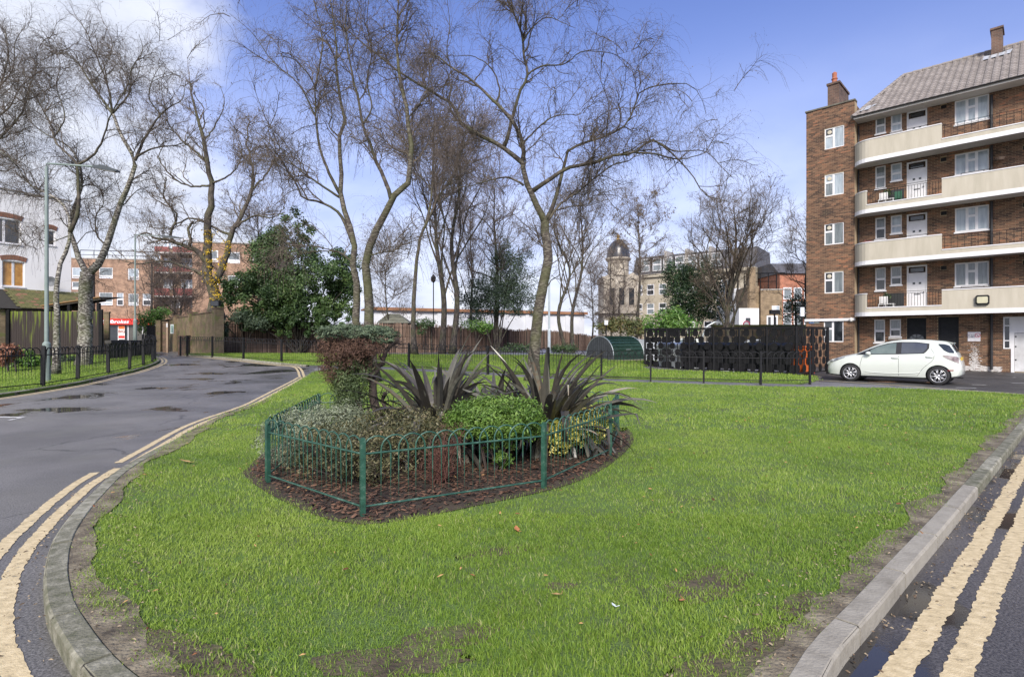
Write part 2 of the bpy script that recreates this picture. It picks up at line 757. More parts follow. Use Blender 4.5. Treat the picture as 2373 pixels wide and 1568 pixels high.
# ------------------------------------------------------------------ ground, roads, lawns
asphalt('road_mat', (0.130, 0.125, 0.122), 0.575, 0.40, 0.55)
asphalt('yard_mat', (0.045, 0.043, 0.042), 0.62, 0.55, 0.5)
asphalt('wetroad_mat', (0.085, 0.080, 0.077), 0.50, 0.42, 0.9)
asphalt('path_mat', (0.16, 0.155, 0.155), 0.72, 0.6, 0.8)
m_earth = M('earth', [(0.05, 0.04, 0.028), (0.10, 0.085, 0.06)], scale=1.5, rough=0.95, bump=0.6)
m_soil = M('soil', [(0.03, 0.022, 0.015), (0.075, 0.055, 0.036)], scale=6, rough=0.95, bump=1.0, bscale=60, bdist=0.02)
m_strip = M('trodden_soil', [(0.05, 0.040, 0.028), (0.15, 0.125, 0.085), (0.28, 0.245, 0.17)], scale=6, rough=0.92, bump=0.9, bscale=50, bdist=0.02, coord='World', detail=8)
m_lawn = M('lawn_base', [(0.085, 0.11, 0.038), (0.10, 0.16, 0.038), (0.105, 0.19, 0.038)], scale=2.4, rough=0.95, bump=0.8, bscale=90, coord='World', detail=8, bdist=0.03)
m_lawnf = M('far_lawn', [(0.07, 0.10, 0.02), (0.10, 0.18, 0.02)], scale=2.4, rough=0.95, coord='World')
m_yel = M('yellow_paint', [(0.30, 0.15, 0.14, 0.12), (0.37, 0.46, 0.37, 0.21), (0.55, 0.60, 0.49, 0.29), (0.7, 0.69, 0.58, 0.37)], scale=16, stretch=(1, 1.6, 1), rough=0.55, bump=0.4, bscale=90, coord='World', detail=9)
m_wht = M('white_paint', [(0.35, 0.35, 0.34), (0.7, 0.7, 0.68)], scale=9, rough=0.6, coord='World')
m_kerb = M('kerb_granite', [(0.08, 0.085, 0.045), (0.17, 0.165, 0.12), (0.34, 0.33, 0.26)], tw=0.2, nw=0.85, scale=15, rough=0.8, bump=0.7, bscale=70, detail=8)
m_kerbc = M('kerb_concrete', [(0.17, 0.155, 0.12), (0.25, 0.232, 0.19), (0.31, 0.29, 0.24)], tw=0.3, nw=0.9, scale=8, rough=0.8, bump=0.6, bscale=60)
m_dark = M('joint', (0.03, 0.028, 0.024), rough=0.95)

bm_ = MB()
g = np.array([(x, y) for y in (-60, 0, 20, 22, 24, 26, 28, 30, 32, 60, 120, 400) for x in (-400, -60, -10, 2, 4, 6, 8, 10, 12, 60, 400)])
V = [(x, y, Hn(x, y) - 0.03) for x, y in g]
nx, ny = 11, 12
bm_.add(V, [(j * nx + i, j * nx + i + 1, (j + 1) * nx + i + 1, (j + 1) * nx + i) for j in range(ny - 1) for i in range(nx - 1)])
tag(obj('ground', bm_, m_earth), kind='structure')

# one tarmac sheet: the road on the left, the road in front and the yard of the flats
sheet('road', [(-60, -8), (40, -8), (40, 70), (-60, 70)], 0.0, MATS['road_mat'])

KL = [(0.0, 1.70), (-0.9, 1.84), (-1.4, 2.05)]
for x, y in [(196, 1552), (157, 1499), (135, 1462), (110, 1417), (101, 1360), (102, 1315), (119, 1254), (151, 1205), (196, 1154), (262, 1094),
             (327, 1054), (384, 1026), (482, 976), (589, 937), (640, 910.5), (690, 883), (713, 868), (729, 861)]:
    KL.append(gp(x, y, 0.1 if y > 1050 else 0.07 if y > 1000 else 0.035))
KR = [(0.0, 1.70), (0.7, 1.82), (1.12, 2.08)] + [gp(x, y, 0.1) for x, y in [(1928, 1524), (1982, 1461), (2040, 1396), (2116, 1304), (2197, 1210), (2282, 1107), (2372, 995)]]
KR += [(10.2, 10.62), (12.0, 12.25), (12.9, 13.2), (13.15, 14.0), (12.7, 15.0)]
KL = catmull(KL, 90)
KR = catmull(KR, 80)

back = [gp(x, y, 0.05) for x, y in [(760, 858), (860, 856), (1100, 869), (1340, 883), (1791, 898), (1981, 900), (2122, 903.5), (2230, 909)]]
island = [tuple(p) for p in offset_line(KL, -0.118)] + back + [tuple(p) for p in offset_line(KR, 0.06)[::-1]][:-1]
lawn = sheet('lawn', island, 0.085, m_lawn, thick=0.1)

# flat sheets of trodden soil along both kerbs
def strip(name, line, off, w, z, mat, jag, seed, i0=0, i1=None, side=1):
    rr = np.random.RandomState(seed)
    ln = np.asarray(line)[i0:i1]
    ln = catmull(ln, len(ln) * 3)
    a = offset_line(ln, side * off)
    ww = w * (1 + jag * (np.convolve(rr.rand(len(ln) + 6) - 0.5, np.ones(7) / 3.2, 'valid')))
    T = np.gradient(ln, axis=0)
    T /= np.linalg.norm(T, axis=1, keepdims=True)
    Nn = np.stack([-T[:, 1], T[:, 0]], axis=1)
    b = ln + Nn * (side * (off + ww))[:, None]
    V = [(p[0], p[1], Hn(p[0], p[1]) + z) for p in a] + [(p[0], p[1], Hn(p[0], p[1]) + z + 0.0007 * (j % 5)) for j, p in enumerate(b)]
    n = len(a)
    fc = [(i, i + 1, n + i + 1, n + i) if side > 0 else (i, n + i, n + i + 1, i + 1) for i in range(n - 1)]
    mb = MB().add(V, fc)
    o = obj(name, mb, mat)
    return tag(o, kind='structure')


strip('soil_strip', KL, 0.118, 0.15, 0.095, m_strip, 0.9, 3, 0, 50, side=-1)
strip('soil_strip', KR, 0.10, 0.16, 0.095, m_strip, 0.9, 5, 0, 62, side=1)

# kerbstones laid end to end on a bed
def khl(p):                      # the left kerb sinks almost to road level further up
    return 0.1 - 0.068 * sm((p[1] - 6.2) / 2.6)


def kerb(line, ln, w, h, mat, name='kerb', side=1, i0=0.0, jit=0.004, swap=None, seed=2, hf=None):
    rr = np.random.RandomState(seed)
    line = np.asarray(line)
    bed = MB()
    hf = hf or (lambda p: h)
    a, b = offset_line(line, 0.008 * side), offset_line(line, (w - 0.008) * side)
    n = len(line)
    V = []
    for q in (a, b):
        V += [(p[0], p[1], Hn(p[0], p[1]) - 0.02) for p in q]
        V += [(p[0], p[1], Hn(p[0], p[1]) + hf(p) - 0.006) for p in q]
    fc = []
    for i in range(n - 1):
        fc += [(i, i + 1, n + i + 1, n + i), (n + i, n + i + 1, 3 * n + i + 1, 3 * n + i), (2 * n + i, 2 * n + i + 1, 3 * n + i + 1, 3 * n + i)]
    root = tag(obj(name, bed.add(V, fc), m_dark), kind='structure')
    d = np.concatenate([[0], np.cumsum(np.linalg.norm(np.diff(line, axis=0), axis=1))])
    s = i0
    while s < d[-1] - 0.2:
        L_ = ln * (0.9 + 0.2 * rr.rand())
        qs = np.linspace(s + 0.007, min(s + L_, d[-1]) - 0.007, 5)
        P = np.stack([np.interp(qs, d, line[:, 0]), np.interp(qs, d, line[:, 1])], 1)
        inn, outr = offset_line(P, w * side), P
        dz = (rr.rand() - 0.5) * jit
        c = 0.014
        rows = []
        for (q, z, f_) in ((outr, -0.01, 0), (outr, -c, 1), (offset_line(P, c * side), 0, 1), (offset_line(P, (w - 0.006) * side), 0, 1), (inn, -0.006, 1), (inn, -0.01, 0)):
            rows.append([(p[0], p[1], H(p[0], p[1]) + z + f_ * hf(p) + dz) for p in q])
        V = sum(rows, [])
        fc = []
        for j in range(5):
            for i in range(4):
                f = (j * 5 + i, j * 5 + i + 1, (j + 1) * 5 + i + 1, (j + 1) * 5 + i)
                fc.append(f)
        fc.append(tuple(j * 5 for j in range(6)))
        fc.append(tuple(j * 5 + 4 for j in range(5, -1, -1)))
        mt = mat
        if swap and swap(P[2]):
            mt = m_kerbc
        o = obj('kerbstone', MB().add(V, fc, rr.rand()), mt, root)
        s += L_
    return root


kerb(KL, 0.62, 0.115, 0.1, m_kerb, side=-1, i0=0.0, seed=4, hf=khl)
kerb(KR, 0.9, 0.115, 0.1, m_kerb, side=1, i0=0.25, swap=lambda p: 2.35 < p[1] < 5.3, seed=6)


def band(name, line, a, b, z, mat, side, wear=0.012, seed=1, kind='structure'):
    """painted line between the distances a and b of a kerb line, with frayed edges"""
    rr = np.random.RandomState(seed)
    line = np.asarray(line)
    d = np.concatenate([[0], np.cumsum(np.linalg.norm(np.diff(line, axis=0), axis=1))])
    n = max(int(d[-1] / 0.025), 6)
    q = np.linspace(0, d[-1], n)
    P = np.stack([np.interp(q, d, line[:, 0]), np.interp(q, d, line[:, 1])], 1)
    T = np.gradient(P, axis=0)
    T = np.stack([np.convolve(np.pad(T[:, k], 6, 'edge'), np.ones(13) / 13, 'valid') for k in (0, 1)], 1)
    T /= np.linalg.norm(T, axis=1, keepdims=True)
    Nn = np.stack([-T[:, 1], T[:, 0]], 1) * side
    sway = np.convolve(rr.rand(n + 10) - 0.5, np.ones(11) / 11, 'valid') * 0.035
    A = P + Nn * (a + sway + (rr.rand(n) - 0.5) * wear)[:, None]
    B = P + Nn * (b + sway + (rr.rand(n) - 0.5) * wear)[:, None]
    V = [(p[0], p[1], Hn(p[0], p[1]) + z) for p in A] + [(p[0], p[1], Hn(p[0], p[1]) + z) for p in B]
    fc = [(i, n + i, n + i + 1, i + 1) if side > 0 else (i, i + 1, n + i + 1, n + i) for i in range(n - 1)]
    return tag(obj(name, MB().add(V, fc), mat), kind=kind)


def cut(line, y0, y1):
    line = np.asarray(line)
    k = (line[:, 1] >= y0) & (line[:, 1] <= y1)
    return line[k]


KLa = catmull([tuple(p) for p in KL], 300)
KRa = catmull([tuple(p) for p in KR], 300)
band('yellow_line', cut(KLa, 1.9, 6.45), 0.12, 0.215, 0.004, m_yel, 1, seed=1)
band('yellow_line', cut(KLa, 1.9, 6.3), 0.285, 0.375, 0.004, m_yel, 1, seed=2)
far = [gp(x, y, 0.0) for x, y in [(729, 859), (716, 853.5), (701, 851), (670, 847), (600, 840), (560, 835), (500, 829.5), (449, 825.5), (415, 823.0)]]
KF = catmull(far, 60)
loop_ = np.vstack([cut(KLa, 6.7, 40)[:-16], KF[4:]])
loop_ = catmull(loop_[::6], 300)
band('yellow_line', loop_, 0.06, 0.155, 0.004, m_yel, 1, seed=3)
band('yellow_line', loop_, 0.225, 0.315, 0.004, m_yel, 1, seed=4)
band('yellow_line', KRa[22:], 0.13, 0.235, 0.004, m_yel, -1, seed=5, wear=0.016)
band('yellow_line', KRa[22:], 0.305, 0.41, 0.004, m_yel, -1, seed=6, wear=0.016)

# the wet road in the right foreground and the darker yard by the flats, each a sheet of its own surface
sheet('wet_road', [(p[0] + 0.0, p[1] - 0.0) for p in KRa[8:225:4]] + [(30, 12.6), (30, -8), (0.75, -8)], 0.0015, MATS['wetroad_mat'])
sheet('yard', [gp(1905, 872), gp(1896, 884), gp(2000, 889.5), gp(2150, 897), gp(2264, 905), gp(2372, 917), (34, 14.2), (40, 30), (18, 42), (13.0, 32)], 0.0015, MATS['yard_mat'])
sheet('path', [gp(742, 846), gp(860, 849), gp(1130, 863.5), gp(1338, 876.5), gp(1600, 884), gp(1853, 891.5), gp(1890, 885), gp(2000, 890.5), gp(2150, 898), gp(2264, 906),
               gp(2372, 919)] + [(13.4, 13.9), (12.5, 15.2)] + [gp(x, y, 0) for x, y in [(2122, 907), (1981, 903), (1791, 901), (1340, 886), (1100, 872), (860, 858), (765, 860), (735, 862), (728, 856)]], 0.003, MATS['path_mat'])
yl = [gp(x, y) for x, y in [(1896, 881.5), (1960, 885), (2060, 891.5), (2160, 899), (2264, 907)]]
band('yellow_line', catmull(yl, 30), -0.05, 0.05, 0.007, m_yel, 1, seed=8)
for a, b in (((2214, 898), (2262, 899.2)), ((2252, 891.2), (2284, 892.0)), ((2343, 887.2), (2400, 888.2))):
    band('parking_mark', [gp(*a), gp(*b)], -0.05, 0.05, 0.006, m_wht, 1, seed=9)
band('road_mark', [gp(-60, 966), gp(55, 966.5)], -0.06, 0.06, 0.004, m_wht, 1, seed=10)
band('road_mark', [gp(20, 974), gp(52, 967)], -0.035, 0.035, 0.006, m_wht, 1, seed=11)
m_repair = M('tar_repair', [(0.012, 0.012, 0.013), (0.03, 0.03, 0.032)], scale=12, rough=0.25, rvar=0.15, coord='World')

# left verge
VK = [gp(x, y, 0.1) for x, y in [(-420, 966), (-200, 938), (0, 912), (98.4, 898), (182, 884.6), (255, 869), (309.8, 857), (346, 846), (368, 836.5), (369, 829), (361, 824)]]
VK = catmull(VK, 80)
verge = [tuple(p) for p in VK] + [gp(345, 821.5, 0.1), gp(250, 820, 0.1), (-40, 40), (-40, 12)]
sheet('verge', verge, 0.085, m_lawnf, thick=0.1)
kerb(VK, 0.9, 0.12, 0.1, m_kerb, side=1, seed=8)
band('yellow_line', VK, 0.07, 0.16, 0.004, m_yel, -1, seed=12)
band('yellow_line', VK, 0.24, 0.33, 0.004, m_yel, -1, seed=13)

# back lawn behind the railing
FENCE_PTS = [gp(519, 818.5), gp(736, 818), gp(1000, 816), gp(1340, 811), gp(1488, 809)]
far2 = [gp(x, y) for x, y in [(449, 824.3), (500, 828), (560, 833.2), (600, 838), (670, 844.8), (725, 846), (860, 847.5), (1130, 862), (1338, 875), (1600, 882.5), (1853, 890), (1889, 884), (1893, 876), (1800, 868), (1500, 857), (1484, 852)]]
backlawn = far2 + [(8.6, 31.5), (8.2, 34), (2.0, 34.5), gp(1300, 826), gp(1000, 824), gp(736, 821), gp(519, 820), gp(430, 822.5)]
sheet('back_lawn', backlawn, 0.05, m_lawnf, thick=0.06)
kerb(catmull([gp(x, y) for x, y in [(430, 824.3), (449, 825), (500, 828.8), (560, 834.2), (600, 839), (670, 845.8), (712, 849.5)]], 40), 0.9, 0.12, 0.07, m_kerb, side=1, seed=9)
hs = FENCE_PTS
sheet('hangar_pad', [(3.6, 30.8), (5.2, 28.9), (9.0, 31.6), (8.0, 34.0)], 0.062, MATS['path_mat'])

# soil of the flower bed, with bark mulch
BED = [gp(x, y, 0.09) for x, y in [(560, 1096), (600, 1130), (680, 1172), (760, 1203), (840, 1216), (950, 1203), (1100, 1172), (1300, 1128), (1400, 1085), (1460, 1035), (1468, 1012), (1452, 990)]] + [(1.7, 8.3), (1.2, 8.65), (-0.6, 8.7), (-2.9, 8.2), (-3.1, 7.0), (-2.95, 6.2)]
BED = [tuple(p) for p in catmull(BED, 60)]
sheet('bed_soil', BED, 0.094, m_soil)
m_bark = M('bark_mulch', [(0.02, 0.012, 0.008), (0.075, 0.035, 0.02), (0.16, 0.085, 0.05)], tw=0.6, nw=0.4, scale=3, rough=0.85)


def chips(name, pts, z, size, mat, seed, flat=0.35, label=None, cat=None):
    rr = np.random.RandomState(seed)
    n = len(pts)
    L_ = size * (0.5 + rr.rand(n))
    w = L_ * (0.25 + 0.3 * rr.rand(n))
    a = rr.rand(n) * 6.283
    u = np.stack([np.cos(a), np.sin(a), (rr.rand(n) - 0.5) * flat * 2], 1)
    v = np.stack([-np.sin(a), np.cos(a), (rr.rand(n) - 0.5) * flat * 2], 1)
    c = np.stack([pts[:, 0], pts[:, 1], z + rr.rand(n) * 0.02], 1)
    up = np.array([0, 0, 0.006])
    q = [c - u * L_[:, None] - v * w[:, None] * 0.6, c + u * L_[:, None] * 0.8 - v * w[:, None], c + u * L_[:, None] + v * w[:, None] * 0.7, c - u * L_[:, None] * 0.9 + v * w[:, None]]
    V = np.stack(q + [sum(q) / 4 + up + np.abs(v[:, 2:3]) * 0.0], 1).reshape(-1, 3)
    base = np.arange(n)[:, None] * 5
    fc = np.concatenate([base + np.array([[i, (i + 1) % 4, 4]]) for i in range(4)])
    t = rr.rand(n)
    o = obj(name, MB().add(V, fc, np.tile(t, 4)), mat)
    return tag(o, label, cat, kind='stuff')


def scatter(poly, n, rr):
    P = np.array(poly)
    x = rr.uniform(P[:, 0].min(), P[:, 0].max(), n)
    y = rr.uniform(P[:, 1].min(), P[:, 1].max(), n)
    k = inside(poly, x, y)
    return np.stack([x[k], y[k]], 1)


rr = np.random.RandomState(11)
bp = scatter(BED, 15000, rr)
dd = dist_line(BED + [BED[0]], bp[:, 0], bp[:, 1])
bp = bp[(dd > 0.04 + 0.1 * rr.rand(len(dd)))]
chips('bark_mulch', bp, 0.10, 0.022, m_bark, 3, label='brown bark mulch spread over the soil of the railed flower bed', cat='mulch')

# ------------------------------------------------------------------ grass blades
BARE = [(gp(1160, 1275, 0.09), 0.30, 0.07, 0.35), (gp(1300, 1355, 0.09), 0.10, 0.05, 0.0), (gp(1640, 1350, 0.09), 0.35, 0.16, 0.6), (gp(1050, 1470, 0.09), 0.22, 0.10, 0.2),
        (gp(900, 1530, 0.09), 0.35, 0.12, 0.1), (gp(1760, 1500, 0.09), 0.33, 0.14, 0.6), (gp(430, 1520, 0.09), 0.42, 0.12, -0.5), (gp(1850, 1400, 0.09), 0.22, 0.08, 0.7),
        (gp(330, 1490, 0.09), 0.2, 0.1, -0.5), (gp(1690, 1555, 0.09), 0.3, 0.1, 0.2)]


def vnoise(x, y, s, seed):
    """smooth value noise for scattering"""
    rs = np.random.RandomState(seed)
    G = rs.rand(64, 64)
    u, v = x * s + 100, y * s + 100
    i, j = np.floor(u).astype(int), np.floor(v).astype(int)
    fu, fv = u - i, v - j
    fu, fv = fu * fu * (3 - 2 * fu), fv * fv * (3 - 2 * fv)
    g = lambda a, b: G[a % 64, b % 64]
    return (g(i, j) * (1 - fu) + g(i + 1, j) * fu) * (1 - fv) + (g(i, j + 1) * (1 - fu) + g(i + 1, j + 1) * fu) * fv


def blades(name, pts, z, nb, length, width, mat, seed, spread=0.05, segs=2, lean=0.55, lenf=None, parent=None):
    rr = np.random.RandomState(seed)
    n = len(pts) * nb
    c = np.repeat(pts, nb, axis=0) + rr.normal(0, spread, (n, 2))
    L_ = length * (0.45 + 0.85 * rr.rand(n))
    if lenf is not None:
        L_ *= np.repeat(lenf, nb)
    a = rr.rand(n) * 6.283
    # neighbouring tufts lean the same way
    la = (vnoise(c[:, 0], c[:, 1], 1.4, 5) * 7.0) + rr.normal(0, 2.0, n)
    ln = np.stack([np.cos(la), np.sin(la)], 1) * (lean * (0.25 + 1.1 * rr.rand(n)))[:, None]
    side = np.stack([np.cos(a), np.sin(a)], 1) * (width * (0.6 + 0.8 * rr.rand(n)))[:, None] / 2
    zz = Hn(c[:, 0], c[:, 1]) + z - 0.004
    b = np.stack([c[:, 0], c[:, 1], zz], 1)
    s3 = np.concatenate([side, np.zeros((n, 1))], 1)
    l3 = np.concatenate([ln, np.zeros((n, 1))], 1)
    up = np.array([0, 0, 1.0])
    Lc = L_[:, None]
    t = np.clip(0.55 * rr.rand(n) + 0.45 * np.repeat(vnoise(pts[:, 0], pts[:, 1], 1.1, 9), nb), 0, 1)
    dry = rr.rand(n) < 0.05
    t = np.where(dry, 1.25, t)
    if segs == 2:
        mid = b + Lc * (0.5 * up + 0.16 * l3)
        tip = b + Lc * (0.84 * up + 0.62 * l3)
        V = np.stack([b - s3, b + s3, mid + s3 * 0.8, mid - s3 * 0.8, tip], 1).reshape(-1, 3)
        base = np.arange(n)[:, None] * 5
        mb = MB()
        mb.V.append(V)
        mb.F += [base + np.array([[0, 1, 2, 3]]), base + np.array([[3, 2, 4]])]
        mb.T += [t, t]
        mb.n = len(V)
    else:
        tip = b + Lc * (0.85 * up + 0.55 * l3)
        V = np.stack([b - s3, b + s3, tip], 1).reshape(-1, 3)
        mb = MB()
        mb.add(V, np.arange(n)[:, None] * 3 + np.array([[0, 1, 2]]), t)
    return obj(name, mb, mat, parent)


def grassmat():
    mt = M('grass_blade', [(0.0, 0.09, 0.15, 0.03), (0.35, 0.165, 0.275, 0.04), (0.62, 0.27, 0.385, 0.06), (0.85, 0.37, 0.465, 0.11), (1.0, 0.42, 0.43, 0.19)],
           tw=0.62, nw=0.62, bias=-0.12, scale=0.9, rough=0.5, spec=0.35, transl=0.35, coord='World', detail=6)
    return mt


m_grass = grassmat()
rr = np.random.RandomState(21)


def lawn_points(poly, dens, y0, y1, x0=-30, x1=30, clear=True):
    P = np.array(poly)
    xa, xb = max(P[:, 0].min(), x0), min(P[:, 0].max(), x1)
    n = int((xb - xa) * (y1 - y0) * dens)
    x, y = rr.uniform(xa, xb, n), rr.uniform(y0, y1, n)
    k = inside(poly, x, y)
    x, y = x[k], y[k]
    k = np.abs(x) < y * 1.02 + 0.6
    x, y = x[k], y[k]
    if clear:
        dk = np.minimum(dist_line(KL[::2], x, y), dist_line(KR[::2], x, y))
        nz = vnoise(x, y, 2.5, 3)
        nf = vnoise(x, y, 9.0, 13)
        k = (dk > 0.13 + 0.15 * nz * (y < np.where(x < 0, 6, 9))) | ((dk > 0.12) & (nf > 0.8) & (rr.rand(len(x)) < 0.4))
        k &= ~inside(BED, x, y) | (dist_line(BED + [BED[0]], x, y) < 0.07 * nz)
        for (c, a, b, ang) in BARE:
            dx, dy = x - c[0], y - c[1]
            u = dx * math.cos(ang) + dy * math.sin(ang)
            v = -dx * math.sin(ang) + dy * math.cos(ang)
            rr_ = np.hypot(u / a, v / b)
            k &= (rr_ > 0.25 + 0.65 * nf) | (rr.rand(len(x)) < 0.3)
        k &= nf + 0.6 * rr.rand(len(x)) > 0.14
        x, y = x[k], y[k]
    return np.stack([x, y], 1)


p1 = lawn_points(island, 900, 1.9, 4.4)
p2 = lawn_points(island, 520, 4.4, 8.5)
p3 = lawn_points(island, 140, 8.5, 24)
lf = lambda p: 0.7 + 0.6 * vnoise(p[:, 0], p[:, 1], 2.2, 31)
gr = blades('grass', p1, 0.085, 14, 0.035, 0.0042, m_grass, 1, spread=0.034, lenf=lf(p1), lean=0.9)
tag(gr, 'short bright green grass of the central lawn island in front', 'grass', kind='stuff')
g2 = blades('grass', p2, 0.085, 10, 0.037, 0.0065, m_grass, 2, spread=0.05, segs=1, lenf=lf(p2), lean=0.85)
tag(g2, 'green grass of the central lawn round the railed flower bed', 'grass', kind='stuff')
g3 = blades('grass', p3, 0.085, 9, 0.048, 0.012, m_grass, 3, spread=0.07, segs=1, lenf=lf(p3), lean=0.8)
tag(g3, 'bright grass of the central lawn near the path and the big birch', 'grass', kind='stuff')
p4 = lawn_points(backlawn, 40, 18, 41, x0=-30, clear=False)
g4 = blades('grass', p4, 0.05, 8, 0.09, 0.026, m_grass, 4, spread=0.1, segs=1)
tag(g4, 'bright green grass behind the black hooped railing across the back', 'grass', kind='stuff')
p5 = lawn_points(verge, 55, 15, 34, x0=-35, clear=False)
p5 = p5[dist_line(VK, p5[:, 0], p5[:, 1]) > 0.22]
g5 = blades('grass', p5, 0.085, 8, 0.09, 0.022, m_grass, 6, spread=0.09, segs=1)
tag(g5, 'bright green grass of the left verge behind its railing', 'grass', kind='stuff')

m_bare = M('bare_soil_mat', [(0.045, 0.034, 0.022), (0.10, 0.08, 0.05), (0.095, 0.12, 0.035)], scale=7, rough=0.92, bump=0.9, bscale=50, bdist=0.02, coord='World', detail=8)
for bi, (c, a, b, ang) in enumerate(BARE):
    rs = np.random.RandomState(int(a * 1000) + int(b * 100))
    pts = []
    for i in range(26):
        t = i / 26 * 2 * math.pi
        k = 1 + 0.3 * (rs.rand() - 0.5)
        u, v = a * k * math.cos(t), b * k * math.sin(t)
        pts.append((c[0] + u * math.cos(ang) - v * math.sin(ang), c[1] + u * math.sin(ang) + v * math.cos(ang)))
    sheet('bare_soil', pts, 0.087 + 0.0008 * bi, m_bare)

# crumbs, bits of grit and small fallen leaves on the soil strips and lawn
gpt = lawn_points(island, 160, 2.0, 6.0, clear=False)
dk = np.minimum(dist_line(KL[::2], gpt[:, 0], gpt[:, 1]), dist_line(KR[::2], gpt[:, 0], gpt[:, 1]))
gpt = gpt[(dk > 0.13) & (dk < 0.5)]
m_grit = M('grit', [(0.05, 0.035, 0.02), (0.16, 0.11, 0.07), (0.30, 0.24, 0.16)], tw=0.8, nw=0.3, scale=9, rough=0.9)
chips('grit', gpt, 0.092, 0.008, m_grit, 5, label='small stones and leaf crumbs on the bare soil along the kerbs', cat='grit')
rg = np.random.RandomState(77)
for line, sd in ((KLa[10:230], 1), (KRa[20:230], -1)):
    q = offset_line(line, 0.0)
    i = rg.randint(0, len(q), 520)
    T_ = np.gradient(q, axis=0)
    T_ /= np.linalg.norm(T_, axis=1, keepdims=True)
    dd_ = rg.rand(520) ** 2.2 * 0.22 + 0.012
    gpts = q[i] + np.stack([-T_[i, 1], T_[i, 0]], 1) * (sd * dd_)[:, None] + rg.normal(0, .05, (520, 2)) * T_[i]
    chips('gutter_debris', gpts, 0.004, 0.009, m_grit, 78, label='grit and leaf crumbs lying in the gutter along the kerb', cat='grit')
lp = lawn_points(island, 3.0, 2.2, 14, clear=False)
m_fleaf = M('fallen_leaf_mat', [(0.10, 0.035, 0.012), (0.26, 0.10, 0.035), (0.5, 0.30, 0.12)], tw=0.8, nw=0.3, scale=9, rough=0.7, transl=0.2)
chips('leaf_litter', lp, 0.115, 0.014, m_fleaf, 6, flat=0.5, label='scattered brown fallen leaves on the lawn', cat='leaf litter')


def fallen(px, py, size, mat, label, z=0.12, cat='leaf', a=0.4):
    x, y = gp(px, py, z)
    t = [(0, -1, 0), (0.55, -0.35, 0.12), (0.42, 0.3, 0.1), (0.0, 1, 0.22), (-0.42, 0.3, 0.14), (-0.55, -0.35, 0.1), (0, 0, 0.0)]
    V = [(p[0] * size, p[1] * size, p[2] * size) for p in t]
    mb = MB().add(V, [(0, 1, 6), (1, 2, 6), (2, 3, 6), (3, 4, 6), (4, 5, 6), (5, 0, 6)], R.rand())
    mb.tube([(0, -size, 0), (0.02, -size * 1.5, 0.01)], 0.0015, 4)
    o = obj('fallen_leaf' if cat == 'leaf' else 'litter_scrap', mb, mat, loc=(x, y, z), rot=(0.1, 0.15, a))
    return tag(o, label, cat)


m_lf1 = M('leaf_ochre', [(0.42, 0.24, 0.08), (0.62, 0.42, 0.18)], scale=30, rough=0.6, transl=0.2)
m_lf2 = M('leaf_orange', [(0.4, 0.14, 0.05), (0.62, 0.28, 0.12)], scale=30, rough=0.6, transl=0.2)
fallen(428, 1068, 0.075, m_lf1, 'large yellow ochre leaf lying on the lawn near the left kerb', a=1.4)
fallen(1197, 1224, 0.04, m_lf2, 'orange leaf on the lawn below the front of the flower bed', a=0.2)
fallen(1288, 1376, 0.034, m_lf1, 'pale tan leaf on the lawn beside a small bare patch', a=2.0)
fallen(1580, 1390, 0.03, m_lf2, 'small rust coloured leaf on the right side of the lawn', a=2.6)
fallen(1421, 1400, 0.017, M('white_scrap', (0.6, 0.66, 0.7), rough=0.5), 'small white scrap of litter in the lawn grass', cat='litter')

# ------------------------------------------------------------------ hooped railings
m_green = M('green_paint', [(0.008, 0.03, 0.021), (0.02, 0.078, 0.052), (0.17, 0.25, 0.20)], tw=0.4, nw=0.6, scale=14, rough=0.45, detail=8, bias=-0.02)
m_black = M('black_paint', [(0.008, 0.008, 0.009), (0.02, 0.02, 0.022)], tw=0.3, nw=0.6, scale=8, rough=0.5, spec=0.3)


def hoop_mesh(name, w, h, r, mat, k=6):
    """an inverted U of bent bar standing on z=0, h high at its crown"""
    pts = [(-w / 2, 0, 0), (-w / 2, 0, h - w / 2)]
    pts += [(-w / 2 * math.cos(a), 0, h - w / 2 + w / 2 * math.sin(a)) for a in np.linspace(0.28, math.pi - 0.28, 8)]
    pts += [(w / 2, 0, h - w / 2), (w / 2, 0, 0)]
    me = MB().tube(pts, r, k, cap=False).mesh(name, True)
    me.materials.append(mat)
    return me


